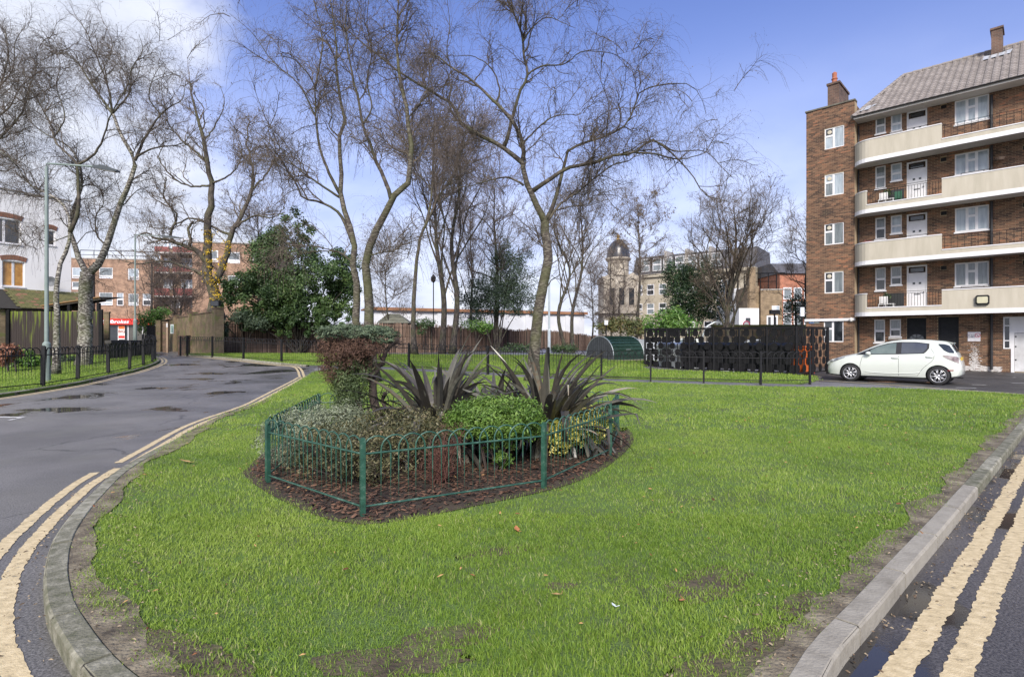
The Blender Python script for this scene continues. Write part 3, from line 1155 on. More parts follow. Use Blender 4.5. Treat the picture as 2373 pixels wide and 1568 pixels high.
def railing(name, label, cat, pts, height, pitch, hw, rail_drop, foot, r, post, mat, z=0.0, lim=1e9, wob=0.0, rails=None, postcap=0.02, skip_posts=(), seed=1):
    rr = np.random.RandomState(seed)
    root = thing(name, label, cat, (pts[0][0], pts[0][1], H(*pts[0]) + z))
    hm = hoop_mesh('hoop', hw, height - foot + 0.01, r, mat)
    inv = root.location.copy()
    n = 0
    for i, (p, q) in enumerate(zip(pts[:-1], pts[1:])):
        p, q = np.array(p), np.array(q)
        d = q - p
        L_ = np.linalg.norm(d)
        d /= L_
        ang = math.atan2(d[1], d[0])
        z0, z1 = H(*p) + z, H(*q) + z
        for hh in (height - rail_drop, foot):
            mb = MB()
            mb.tube([(*p, z0 + hh), (*q, z1 + hh)], r * 1.25, 6)
            obj('rail', mb, mat, root, world=True)
        m = max(int(round((L_ - 2 * post) / pitch)), 1)
        for j in range(m):
            s = post + (L_ - 2 * post) * (j + 0.5) / m
            c = p + d * s
            if abs(c[0]) > c[1] * 1.15 + 1.5 or n > 298:
                continue
            o = obj('hoop', None, None, root, mesh=hm, loc=(c[0] - inv.x, c[1] - inv.y, H(*c) + z + foot - 0.005 - inv.z),
                    rot=(rr.normal(0, wob), rr.normal(0, wob * 0.5), ang), scl=(1, 1, 1))
            n += 1
    for i, p in enumerate(pts):
        if i in skip_posts:
            continue
        j = min(i, len(pts) - 2)
        d = np.array(pts[j + 1]) - np.array(pts[j])
        mb = MB()
        b = post / 2
        mb.box(-b, b, -b, b, -0.1, height + postcap)
        mb.box(-b * 0.7, b * 0.7, -b * 0.7, b * 0.7, height + postcap, height + postcap + b * 0.5)
        obj('post', mb, mat, root, loc=(p[0] - inv.x, p[1] - inv.y, H(*p) + z - inv.z), rot=(rr.normal(0, wob * 0.4), rr.normal(0, wob * 0.4), math.atan2(d[1], d[0])))
    return root


FBP = [gp(620.4, 1120, 0.08), gp(840, 1198, 0.08), gp(1259.6, 1133, 0.08), gp(1413.9, 1056, 0.08), (1.56, 8.05), (-0.5, 8.35), (-2.79, 7.9)]
FBP.append(FBP[0])
railing('bed_railing', 'low green hooped railing enclosing the planted flower bed', 'railing', FBP, 0.64, 0.146, 0.228, 0.13, 0.09, 0.0072, 0.04, m_green, z=0.075, wob=0.008, skip_posts=(5, 7), postcap=-0.01)

# black railings: left roadside, across the back, along the path
LF = [gp(x, y, 0.1) for x, y in [(-230, 934), (-60, 909), (99, 893), (180, 879.5), (251, 865.5), (300, 854.5), (332, 845), (353, 838.5), (359, 832), (352, 826.5), (330, 822)]]
railing('roadside_railing', 'black hooped railing with thick posts along the left verge', 'railing', LF, 1.16, 0.23, 0.34, 0.22, 0.08, 0.0135, 0.10, m_black, z=0.085, wob=0.035, postcap=0.04)
MF = [gp(x, y, 0.05) for x, y in [(418, 822.5), (434, 823.3), (492, 826), (564, 832), (652, 838.5), (790, 844), (947, 853), (1130, 864.5), (1270, 872.5)]]
railing('verge_railing', 'long black hooped railing along the back path behind the flower bed', 'railing', MF, 1.1, 0.24, 0.36, 0.2, 0.1, 0.0125, 0.085, m_black, z=0.05, wob=0.01, seed=2)
RF = [gp(1270, 872.5, 0.05)] + [gp(x, y, 0.05) for x, y in [(1393, 877.5), (1507, 881.7), (1630, 884.3), (1762, 888.3), (1876, 887.5)]]
railing('path_railing', 'black hooped railing in front of the black bin enclosure', 'railing', RF, 1.03, 0.235, 0.36, 0.2, 0.1, 0.0105, 0.06, m_black, z=0.05, wob=0.008, seed=3, skip_posts=(0,))

# ------------------------------------------------------------------ plants in the bed
def leafcloud(mb, centres, rad, n, size, seed, clumps=60, aspect=0.5, shell=0.55, squash=(1, 1, 1), up=0.0, fold=True, tbias=0.0, cl=0.16, droop=0.0, arr=None):
    """n small leaves gathered in clumps spread through ellipsoids given by centres (x,y,z,rx,ry,rz)"""
    rr = np.random.RandomState(seed)
    C = np.array(centres, float)
    vol = C[:, 3] * C[:, 4] * C[:, 5]
    pick = rr.choice(len(C), clumps, p=vol / vol.sum())
    d = rr.normal(size=(clumps, 3))
    d /= np.linalg.norm(d, axis=1, keepdims=True)
    rad_ = (shell + (1 - shell) * rr.rand(clumps)) ** 0.7
    cc = C[pick, :3] + d * rad_[:, None] * C[pick, 3:]
    ci = rr.randint(0, clumps, n)
    sz = C[pick, 3:].mean(axis=1)[ci]
    off = rr.normal(size=(n, 3))
    p = cc[ci] + off * (cl * sz)[:, None] * np.array(squash)
    nrm = d[ci] * 0.8 + rr.normal(size=(n, 3)) * 0.7 + np.array([0, 0, up])
    nrm /= np.linalg.norm(nrm, axis=1, keepdims=True)
    ax = np.cross(nrm, rr.normal(size=(n, 3)))
    ax[:, 2] -= droop
    ax /= np.linalg.norm(ax, axis=1, keepdims=True) + 1e-9
    sd = np.cross(nrm, ax)
    sd /= np.linalg.norm(sd, axis=1, keepdims=True) + 1e-9
    L_ = (size * (0.6 + 0.8 * rr.rand(n)))[:, None]
    w = L_ * aspect
    V = np.stack([p - ax * L_ * 0.5, p + sd * w * 0.5 + nrm * w * 0.12, p + ax * L_ * 0.5, p - sd * w * 0.5 + nrm * w * 0.12], 1).reshape(-1, 3)
    t = np.clip(0.55 * rr.rand(clumps)[ci] + 0.45 * rr.rand(n) + tbias, 0, 1)
    mb.add(V, np.arange(n)[:, None] * 4 + np.array([[0, 1, 2, 3]]), t)
    return mb


def grow(P, Rd, dens, t0, L0, L1, ang, n, wander, trop, r0, rr, t1=1.0, taper=0.25, upb=0.0, rmax=None):
    """side branches from the lines P (m,k,3); returns their lines and radii"""
    m, k, _ = P.shape
    seg = np.linalg.norm(np.diff(P, axis=1), axis=2)
    ln = seg.sum(axis=1)
    cnt = rr.poisson(np.maximum(ln * dens * (t1 - t0), 0.0))
    idx = np.repeat(np.arange(m), cnt)
    N_ = len(idx)
    if N_ == 0:
        return np.zeros((0, n, 3)), np.zeros((0, n))
    t = t0 + (t1 - t0) * rr.rand(N_) ** 0.8
    f = t * (k - 1)
    i = np.minimum(f.astype(int), k - 2)
    fr = (f - i)[:, None]
    st = P[idx, i] * (1 - fr) + P[idx, i + 1] * fr
    tg = P[idx, i + 1] - P[idx, i]
    tg /= np.linalg.norm(tg, axis=1, keepdims=True) + 1e-9
    rp = Rd[idx, i] * (1 - fr[:, 0]) + Rd[idx, i + 1] * fr[:, 0]
    q = np.cross(tg, rr.normal(size=(N_, 3)))
    q /= np.linalg.norm(q, axis=1, keepdims=True) + 1e-9
    an = ang * (0.6 + 0.7 * rr.rand(N_))[:, None]
    d = tg * np.cos(an) + q * np.sin(an) + np.array([0, 0, upb])
    d /= np.linalg.norm(d, axis=1, keepdims=True)
    L_ = (L0 + (L1 - L0) * rr.rand(N_)) * (1 - 0.45 * t)
    out = [st]
    stp = (L_ / (n - 1))[:, None]
    for s in range(n - 1):
        out.append(out[-1] + d * stp)
        d = d + rr.normal(size=(N_, 3)) * wander + np.array([0, 0, trop * (0.4 + s / (n - 1))])
        d /= np.linalg.norm(d, axis=1, keepdims=True)
    Q = np.stack(out, axis=1)
    rs = np.minimum(r0 * (0.7 + 0.6 * rr.rand(N_)), rp * 0.75)
    Rq = rs[:, None] * np.linspace(1, taper, n)[None]
    return Q, Rq


m_twig = M('twig_bark', [(0.030, 0.022, 0.018), (0.075, 0.055, 0.045)], scale=4, rough=0.85)
m_redtwig = M('red_twig', [(0.06, 0.022, 0.018), (0.16, 0.07, 0.05)], tw=0.6, nw=0.4, scale=4, rough=0.85)


def shrub(name, label, cat, loc, mats, seed, blobs, n, size, aspect=0.5, clumps=80, stems=8, stem_r=0.012, shell=0.5, twigs=0, twig_mat=None, cl=0.16, squash=(1, 1, 1), z0=0.09, up=0.3, group=None, h=0.3, stemh=None):
    """a shrub: stems from its foot, twigs and foliage clumps"""
    rr = np.random.RandomState(seed)
    x, y = loc
    root = thing(name, label, cat, (x, y, H(x, y) + z0), group=group)
    C = np.array(blobs, float)
    S = []
    for i in range(stems):
        b = C[i % len(C)]
        e = b[:3] + rr.normal(size=3) * b[3:] * 0.35
        s = np.array([rr.normal() * 0.05, rr.normal() * 0.05, -0.03])
        md = s * 0.5 + e * 0.5 + rr.normal(size=3) * 0.06 * max(b[5], 0.3)
        S.append(catmull([s, md, e], 7))
    S = np.array(S)
    SR = np.full(S.shape[:2], stem_r) * np.linspace(1, 0.4, 7)[None]
    mb = MB().tubes(S, SR, 5)
    q, r = grow(S, SR, 9 if twigs == 0 else twigs, 0.15, 0.1 * C[:, 3].mean(), C[:, 3].mean() * 0.9, 0.8, 5, 0.22, 0.12, stem_r * 0.5, rr)
    mb.tubes(q, r, 3, t=0.5)
    if twigs:
        q2, r2 = grow(q, r, twigs * 1.2, 0.1, 0.06, C[:, 3].mean() * 0.45, 0.7, 4, 0.25, 0.1, stem_r * 0.28, rr)
        mb.tubes(q2, r2, 3, t=0.6)
    obj('stems', mb, twig_mat or m_twig, root)
    if n:
        f = leafcloud(MB(), blobs, None, n, size, seed + 1, clumps=clumps, aspect=aspect, shell=shell, cl=cl, squash=squash, up=up)
        obj('foliage', f, mats, root)
    return root


m_box = M('green_bush_leaf', [(0.0, 0.025, 0.055, 0.012), (0.4, 0.085, 0.165, 0.025), (0.7, 0.17, 0.29, 0.05), (1.0, 0.36, 0.45, 0.13)], tw=0.7, nw=0.4, scale=3, rough=0.5, transl=0.25, bias=-0.05)
m_grey = M('grey_green_leaf', [(0.0, 0.05, 0.06, 0.035), (0.45, 0.18, 0.21, 0.13), (0.8, 0.36, 0.40, 0.28), (1.0, 0.22, 0.14, 0.09)], tw=0.7, nw=0.4, scale=3, rough=0.7, transl=0.15, bias=-0.05)
m_mixed = M('mixed_leaf', [(0.0, 0.022, 0.024, 0.014), (0.35, 0.05, 0.06, 0.025), (0.6, 0.115, 0.105, 0.042), (0.8, 0.24, 0.22, 0.12), (1.0, 0.20, 0.07, 0.035)], tw=0.75, nw=0.4, scale=5, rough=0.6, transl=0.15, bias=-0.06)
m_yellow = M('variegated_leaf', [(0.0, 0.06, 0.12, 0.02), (0.4, 0.22, 0.28, 0.04), (0.65, 0.62, 0.55, 0.13), (1.0, 0.80, 0.72, 0.26)], tw=0.8, nw=0.4, scale=5, rough=0.5, transl=0.25, bias=-0.06)
m_topg = M('topiary_leaf', [(0.0, 0.03, 0.05, 0.026), (0.5, 0.10, 0.145, 0.08), (1.0, 0.24, 0.30, 0.18)], tw=0.7, nw=0.4, scale=3, rough=0.6, transl=0.15, bias=-0.05)
m_dead = M('dead_conifer', [(0.0, 0.03, 0.016, 0.012), (0.5, 0.085, 0.045, 0.03), (1.0, 0.15, 0.085, 0.05)], tw=0.7, nw=0.4, scale=3, rough=0.8, bias=-0.05)

shrub('clipped_bush', 'rounded bright green clipped bush in the middle of the flower bed', 'bush', (-0.17, 5.9), m_box, 1,
      [(0, 0, 0.57, 0.50, 0.42, 0.20), (-0.26, 0, 0.55, 0.27, 0.3, 0.20), (0.26, 0, 0.55, 0.28, 0.3, 0.20), (0.02, 0, 0.25, 0.17, 0.17, 0.22)], 14000, 0.04, aspect=0.36, clumps=330, shell=0.6, stems=10, cl=0.11)
shrub('lavender_bush', 'low grey-green cotton lavender bush at the left end of the bed', 'bush', (-2.2, 6.2), m_grey, 2,
      [(-0.12, 0, 0.42, 0.38, 0.45, 0.25), (0.22, 0.15, 0.42, 0.36, 0.4, 0.26), (-0.3, -0.2, 0.3, 0.3, 0.3, 0.26), (0.1, -0.2, 0.36, 0.4, 0.35, 0.22)], 13000, 0.035, aspect=0.28, clumps=420, shell=0.55, stems=14, twigs=12, cl=0.10)
shrub('mixed_shrub', 'straggly brown and olive shrub behind the front left railing panel', 'shrub', (-1.45, 5.45), m_mixed, 3,
      [(-0.1, 0, 0.38, 0.48, 0.38, 0.28), (0.4, 0.25, 0.42, 0.38, 0.35, 0.26), (-0.55, 0.05, 0.30, 0.30, 0.3, 0.26), (0.05, -0.2, 0.22, 0.45, 0.25, 0.2)], 7600, 0.034, aspect=0.45, clumps=420, shell=0.3, stems=26, twigs=20, stem_r=0.009, cl=0.13)
shrub('mixed_shrub', 'loose olive shrub with red-brown tips between lavender bush and spiky plant', 'shrub', (-1.0, 6.3), m_mixed, 13,
      [(0, 0, 0.36, 0.45, 0.35, 0.26), (-0.45, 0.1, 0.38, 0.35, 0.3, 0.26)], 5200, 0.034, aspect=0.45, clumps=260, shell=0.3, stems=18, twigs=18, stem_r=0.008, cl=0.13)
shrub('twiggy_shrub', 'bare reddish twiggy shrub in the mulch below the clipped bush', 'shrub', (-0.72, 5.35), m_dead, 4,
      [(0, 0, 0.25, 0.3, 0.25, 0.2), (0.1, 0, 0.4, 0.2, 0.2, 0.2)], 900, 0.03, aspect=0.3, stems=26, twigs=26, stem_r=0.007, twig_mat=m_redtwig)
shrub('variegated_bush', 'small yellow variegated bush at the right end of the flower bed', 'bush', (0.76, 6.55), m_yellow, 5,
      [(-0.05, 0, 0.30, 0.34, 0.3, 0.17), (0.18, 0.25, 0.32, 0.3, 0.3, 0.2), (-0.2, -0.1, 0.24, 0.2, 0.2, 0.16)], 5200, 0.036, aspect=0.5, clumps=190, shell=0.5, stems=10, cl=0.13)


# the cloud-pruned conifer on its dark twisted trunk
def topiary():
    x, y = -1.72, 7.2
    rr = np.random.RandomState(9)
    root = thing('topiary_conifer', 'flat-topped old conifer with grey-green cap and dead brown underside', 'shrub', (x, y, 0.09))
    T = [[(0, 0, -0.05), (0.03, 0.02, 0.25), (-0.10, 0, 0.55), (-0.12, 0.02, 0.85), (-0.16, 0, 1.15), (-0.30, 0, 1.38)],
         [(0.02, 0, 0.0), (-0.16, -0.05, 0.22), (-0.28, 0, 0.5), (-0.30, 0, 0.8)],
         [(0.03, 0, 0.1), (0.10, 0.02, 0.35), (0.0, 0.05, 0.6), (0.03, 0.0, 0.7)],
         [(-0.13, 0, 0.9), (0.02, 0, 1.15), (0.12, 0, 1.32), (0.22, 0, 1.42)],
         [(-0.14, 0, 1.0), (-0.35, 0.05, 1.25), (-0.55, 0, 1.4)],
         [(0.0, -0.02, 0.0), (-0.22, 0.03, 0.12), (-0.42, 0.0, 0.35), (-0.52, 0, 0.6)]]
    rad = [0.075, 0.045, 0.04, 0.045, 0.042, 0.035]
    mb = MB()
    L_, Rr = [], []
    for p, r in zip(T, rad):
        q = catmull(p, 14)
        q[1:] += rr.normal(0, 0.012, (13, 3))
        L_.append(q)
        Rr.append(np.linspace(r, r * 0.45, 14))
    L_, Rr = np.array(L_), np.array(Rr)
    mb.tubes(L_, Rr, 7, cap=True)
    obj('trunk', mb, M('dark_bark', [(0.018, 0.014, 0.012), (0.06, 0.045, 0.038)], scale=16, rough=0.9, bump=0.8), root, smooth=True)
    q, r = grow(L_, Rr, 14, 0.35, 0.15, 0.5, 0.8, 6, 0.25, 0.1, 0.010, rr)
    q2, r2 = grow(q, r, 16, 0.2, 0.08, 0.3, 0.7, 5, 0.3, 0.12, 0.005, rr)
    mb = MB().tubes(q, r, 4).tubes(q2, r2, 3)
    obj('twigs', mb, m_twig, root)
    cap = leafcloud(MB(), [(-0.33, 0, 1.52, 0.50, 0.42, 0.09), (0.0, 0.05, 1.46, 0.26, 0.28, 0.13), (-0.66, 0, 1.47, 0.2, 0.28, 0.09)], None, 7600, 0.04, 21, clumps=300, aspect=0.3, cl=0.09, squash=(1, 1, 0.35), up=0.8)
    obj('cap_foliage', cap, m_topg, root)
    dead = leafcloud(MB(), [(-0.55, 0, 1.27, 0.36, 0.34, 0.20), (-0.25, -0.05, 1.30, 0.38, 0.34, 0.15), (-0.60, 0, 1.05, 0.24, 0.24, 0.24), (-0.35, 0, 1.15, 0.3, 0.28, 0.18)], None, 9500, 0.05, 22, clumps=360, aspect=0.16, shell=0.35, cl=0.13)
    obj('dead_foliage', dead, m_dead, root)
    gr_ = leafcloud(MB(), [(-0.36, -0.05, 0.80, 0.25, 0.2, 0.32), (-0.42, -0.05, 0.48, 0.24, 0.2, 0.25), (-0.22, -0.08, 1.02, 0.18, 0.16, 0.2), (-0.5, 0, 0.9, 0.2, 0.2, 0.25)], None, 8200, 0.05, 23, clumps=260, aspect=0.22, shell=0.2, cl=0.15, squash=(1, 1, 1.3))
    obj('hanging_foliage', gr_, M('juniper_leaf', [(0.0, 0.022, 0.036, 0.014), (0.5, 0.06, 0.095, 0.032), (1.0, 0.15, 0.19, 0.075)], tw=0.7, nw=0.4, scale=3, rough=0.6, transl=0.1), root)


topiary()
m_phor = M('phormium_leaf', [(0.0, 0.025, 0.023, 0.020), (0.4, 0.075, 0.068, 0.056), (0.7, 0.145, 0.14, 0.11), (0.88, 0.27, 0.27, 0.21), (1.0, 0.28, 0.11, 0.045)], tw=0.75, nw=0.35, scale=4, stretch=(6, 6, 1), rough=0.33, spec=0.6, transl=0.12, bias=-0.03)


def phormium(loc, n, L0, seed, label, lean=1.0, tilt=(0, 0), group=None):
    rr = np.random.RandomState(seed)
    root = thing('flax_plant', label, 'plant', (loc[0], loc[1], 0.09), group=group)
    for i in range(n):
        Lf = L0 * (0.42 + 0.68 * rr.rand() ** 0.8)
        az = rr.rand() * 6.283
        sp = rr.rand() if i % 3 else 0.35 + 0.65 * rr.rand()
        th = (0.06 + 1.0 * sp ** 0.9) * lean                # angle from upright
        bend = 0.3 + 2.3 * rr.rand() ** 1.3 * (0.35 + sp)
        w = 0.027 + 0.018 * rr.rand()
        k = 11
        p = np.array([math.cos(az) * 0.09 * rr.rand(), math.sin(az) * 0.09 * rr.rand(), -0.02])
        d0 = np.array([math.cos(az), math.sin(az)])
        side = np.array([-math.sin(az), math.cos(az), 0])
        kink = rr.randint(5, 9) if rr.rand() < 0.16 else 99
        V = []
        tw_ = rr.normal(0, 0.5)
        for j in range(k):
            u = j / (k - 1)
            wd = w * (0.75 + 0.6 * math.sin(min(u * 1.5, 1) * 1.5)) * (1 - u ** 3.2) + 0.001
            cf = math.cos(tw_ * u)
            nr = np.array([-math.cos(th) * d0[0], -math.cos(th) * d0[1], math.sin(th)])
            sd = side * cf + nr * math.sin(tw_ * u)
            V += [p - sd * wd, p + nr * (-wd * 0.45), p + sd * wd]
            st = Lf / (k - 1)
            p = p + np.array([math.sin(th) * d0[0] + tilt[0] * 0.3, math.sin(th) * d0[1] + tilt[1] * 0.3, math.cos(th)]) * st
            th += bend * st * (0.5 + 1.6 * u) / max(Lf, 0.4) * 1.2
            if j == kink:
                th += 1.2
        fc = []
        for j in range(k - 1):
            a = j * 3
            fc += [(a, a + 1, a + 4, a + 3), (a + 1, a + 2, a + 5, a + 4)]
        t = rr.rand() ** 0.9
        if rr.rand() < 0.05:
            t = 1.0
        else:
            t *= 0.86
        obj('leaf', MB().add(V, fc, t), m_phor, root)


phormium((-0.95, 7.0), 298, 1.55, 31, 'left purple-grey New Zealand flax with sword leaves arching over the railing', lean=1.12)
phormium((0.42, 7.05), 298, 1.5, 32, 'right dark bronze New Zealand flax with upright sword leaves', lean=0.88)
phormium((-0.25, 7.7), 120, 1.4, 33, 'smaller New Zealand flax at the back between the two big ones', lean=1.0)

# ------------------------------------------------------------------ trees
def barkmat(name, light, dark, moss, hs=7.0, mossw=0.5, st=(1, 1, 3.0)):
    """pale bark crossed by dark bands, with rough dark plates and green algae"""
    mt = bpy.data.materials.new(name)
    mt.use_nodes = True
    MATS[name] = mt
    nt = mt.node_tree
    N, L = nt.nodes, nt.links
    b = N['Principled BSDF']
    tc = N.new('ShaderNodeTexCoord')

    def nz(s, d, stv):
        mp = N.new('ShaderNodeMapping')
        mp.inputs['Scale'].default_value = stv
        L.new(tc.outputs['Object'], mp.inputs['Vector'])
        n = N.new('ShaderNodeTexNoise')
        n.inputs['Scale'].default_value = s
        n.inputs['Detail'].default_value = d
        L.new(mp.outputs[0], n.inputs['Vector'])
        return n.outputs['Fac']
    a = nz(hs, 7, st)
    cr = N.new('ShaderNodeValToRGB')
    cr.color_ramp.elements[0].position = 0.47
    cr.color_ramp.elements[0].color = sc_(dark)
    cr.color_ramp.elements[1].position = 0.60
    cr.color_ramp.elements[1].color = sc_(light)
    L.new(a, cr.inputs[0])
    c = nz(1.6, 4, (1, 1, 1))
    mr = N.new('ShaderNodeMapRange')
    mr.inputs['From Min'].default_value = 0.45
    mr.inputs['From Max'].default_value = 0.62
    mr.inputs['To Max'].default_value = mossw
    L.new(c, mr.inputs['Value'])
    mx = N.new('ShaderNodeMix')
    mx.data_type = 'RGBA'
    L.new(mr.outputs[0], mx.inputs[0])
    L.new(cr.outputs[0], mx.inputs[6])
    mx.inputs[7].default_value = sc_(moss)
    L.new(mx.outputs[2], b.inputs['Base Color'])
    b.inputs['Roughness'].default_value = 0.85
    bp = N.new('ShaderNodeBump')
    bp.inputs['Strength'].default_value = 0.8
    bp.inputs['Distance'].default_value = 0.02
    L.new(a, bp.inputs['Height'])
    L.new(bp.outputs[0], b.inputs['Normal'])
    return mt


b_birch = barkmat('birch_bark', (0.40, 0.38, 0.33), (0.055, 0.045, 0.038), (0.10, 0.12, 0.04), 9, 0.45)
b_birchd = barkmat('old_birch_bark', (0.155, 0.14, 0.11), (0.045, 0.036, 0.03), (0.075, 0.08, 0.03), 8, 0.7)
b_limb = barkmat('limb_bark', (0.10, 0.085, 0.062), (0.035, 0.028, 0.022), (0.06, 0.065, 0.026), 5, 0.6, (1, 1, 1))
b_grey = barkmat('grey_bark', (0.12, 0.10, 0.08), (0.04, 0.033, 0.027), (0.09, 0.095, 0.035), 6, 0.5, (3, 3, 0.6))
b_dark = barkmat('dark_tree_bark', (0.085, 0.07, 0.06), (0.022, 0.018, 0.016), (0.06, 0.07, 0.025), 6, 0.4, (3, 3, 0.6))
m_tw2 = M('birch_twig', [(0.0, 0.04, 0.032, 0.025), (1.0, 0.15, 0.12, 0.09)], tw=0.5, nw=0.4, scale=2, rough=0.85)
m_tw3 = M('plane_twig', [(0.0, 0.055, 0.042, 0.03), (1.0, 0.18, 0.14, 0.10)], tw=0.5, nw=0.4, scale=2, rough=0.85)
m_tw4 = M('mauve_twig', [(0.0, 0.065, 0.052, 0.045), (1.0, 0.20, 0.16, 0.135)], tw=0.5, nw=0.4, scale=2, rough=0.85)


SPRAYS = {}


def spray_set(kind, mat):
    """a few shared meshes of a side branch with its fine twigs, a metre or so long: weeping or spreading"""
    key = (kind, mat.name)
    if key in SPRAYS:
        return SPRAYS[key]
    out = []
    for v in range(6):
        rr = np.random.RandomState(500 + v + (50 if kind == 'weep' else 0))
        lift = 0.35 + 0.5 * rr.rand() if kind == 'weep' else 0.5 + 0.6 * rr.rand()
        d = np.array([math.cos(lift), 0, math.sin(lift)])
        p = [np.zeros(3)]
        for i in range(6):
            p.append(p[-1] + d * 0.2)
            d = d + rr.normal(size=3) * 0.25 + np.array([0, 0, -0.10 if kind == 'weep' else 0.0])
            d /= np.linalg.norm(d)
        A = np.array([p])
        Ar = np.linspace(0.012, 0.005, 7)[None]
        mb = MB().tubes(A, Ar, 4, t=0.3)
        q, r = grow(A, Ar, 8.5, 0.1, 0.3, 0.95, 0.9, 5, 0.25, -0.05 if kind == 'weep' else 0.06, 0.0075, rr, upb=0.1)
        mb.tubes(q, r, 3, t=0.5)
        if kind == 'weep':
            q2, r2 = grow(q, r, 5.0, 0.05, 0.5, 1.9, 0.9, 6, 0.12, -0.95, 0.006, rr, taper=0.6)
        else:
            q2, r2 = grow(q, r, 8.0, 0.05, 0.15, 0.55, 0.7, 4, 0.25, 0.03, 0.006, rr, taper=0.5)
        mb.tubes(q2, r2, 3, t=rr.rand(len(q2)) * 0.9)
        m = len(q2) * 3
        i, j = rr.randint(0, len(q2), m), rr.randint(1, q2.shape[1], m)
        c = q2[i, j] + rr.normal(0, 0.02, (m, 3))
        u, w = rr.normal(size=(m, 3)) * 0.012, rr.normal(size=(m, 3)) * 0.009
        u[:, 2] -= 0.016
        mb.add(np.stack([c - u, c + w, c + u], 1).reshape(-1, 3), np.arange(m)[:, None] * 3 + np.array([[0, 1, 2]]), 0.3 + 0.6 * rr.rand(m))
        me = mb.mesh('branchlet')
        me.materials.append(mat)
        out.append(me)
    SPRAYS[key] = out
    return out


def sprays(root, lines, n, size, kind, mat, rr, t0=0.3):
    ms = spray_set(kind, mat)
    L_ = np.concatenate(lines) if isinstance(lines, list) else lines
    ln = np.linalg.norm(np.diff(L_, axis=1), axis=2).sum(axis=1)
    pick = rr.choice(len(L_), n, p=ln / ln.sum())
    for b in pick:
        P = L_[b]
        f = (t0 + (1 - t0) * rr.rand()) * (len(P) - 1.001)
        k = int(f)
        c = P[k] * (1 - f + k) + P[k + 1] * (f - k)
        d = P[k + 1] - P[k]
        a = math.atan2(d[1], d[0]) + rr.normal(0, 1.0)
        s = size * (0.6 + 0.7 * rr.rand())
        obj('branchlet', None, None, root, mesh=ms[rr.randint(6)], loc=tuple(c - np.array(root.location)), rot=(rr.normal(0, .15), rr.normal(0, .2), a), scl=(s, s, s * (0.85 + .4 * rr.rand())))


def crown(root, P, Rd, rr, lv, mat, buds=0, budsize=0.02, seed=1, name='crown', spr=None):
    """the fine wood: successive orders of branches, the last ones drooping when trop < 0"""
    mb = MB()
    cur = (P, Rd)
    allq = []
    for (dens, t0, L0, L1, ang, n, wander, trop, r0, sides, both, upb) in lv:
        q, r = grow(cur[0], cur[1], dens, t0, L0, L1, ang, n, wander, trop, r0, rr, upb=upb)
        if len(q) == 0:
            continue
        mb.tubes(q, r, sides, t=rr.rand(len(q)) * 0.999)
        allq.append(q)
        cur = (q, r)
    if spr:
        pad = np.stack([np.stack([np.interp(np.linspace(0, 1, P.shape[1]), np.linspace(0, 1, allq[0].shape[1]), b[:, k]) for k in range(3)], 1) for b in allq[0]])
        sprays(root, [P, pad], spr[0], spr[1], spr[2], mat, rr, 0.25)
    if buds and len(allq):
        q = allq[-1]
        m = len(q) * buds
        i = rr.randint(0, len(q), m)
        j = rr.randint(1, q.shape[1], m)
        c = q[i, j] + rr.normal(0, budsize * 0.5, (m, 3))
        u = rr.normal(size=(m, 3)) * budsize * 0.5
        v = rr.normal(size=(m, 3)) * budsize * 0.3
        u[:, 2] -= budsize * 0.5
        V = np.stack([c - u, c + v, c + u], 1).reshape(-1, 3)
        mb.add(V, np.arange(m)[:, None] * 3 + np.array([[0, 1, 2]]), 0.4 + 0.6 * rr.rand(m))
    return obj(name, mb, mat, root, world=True)


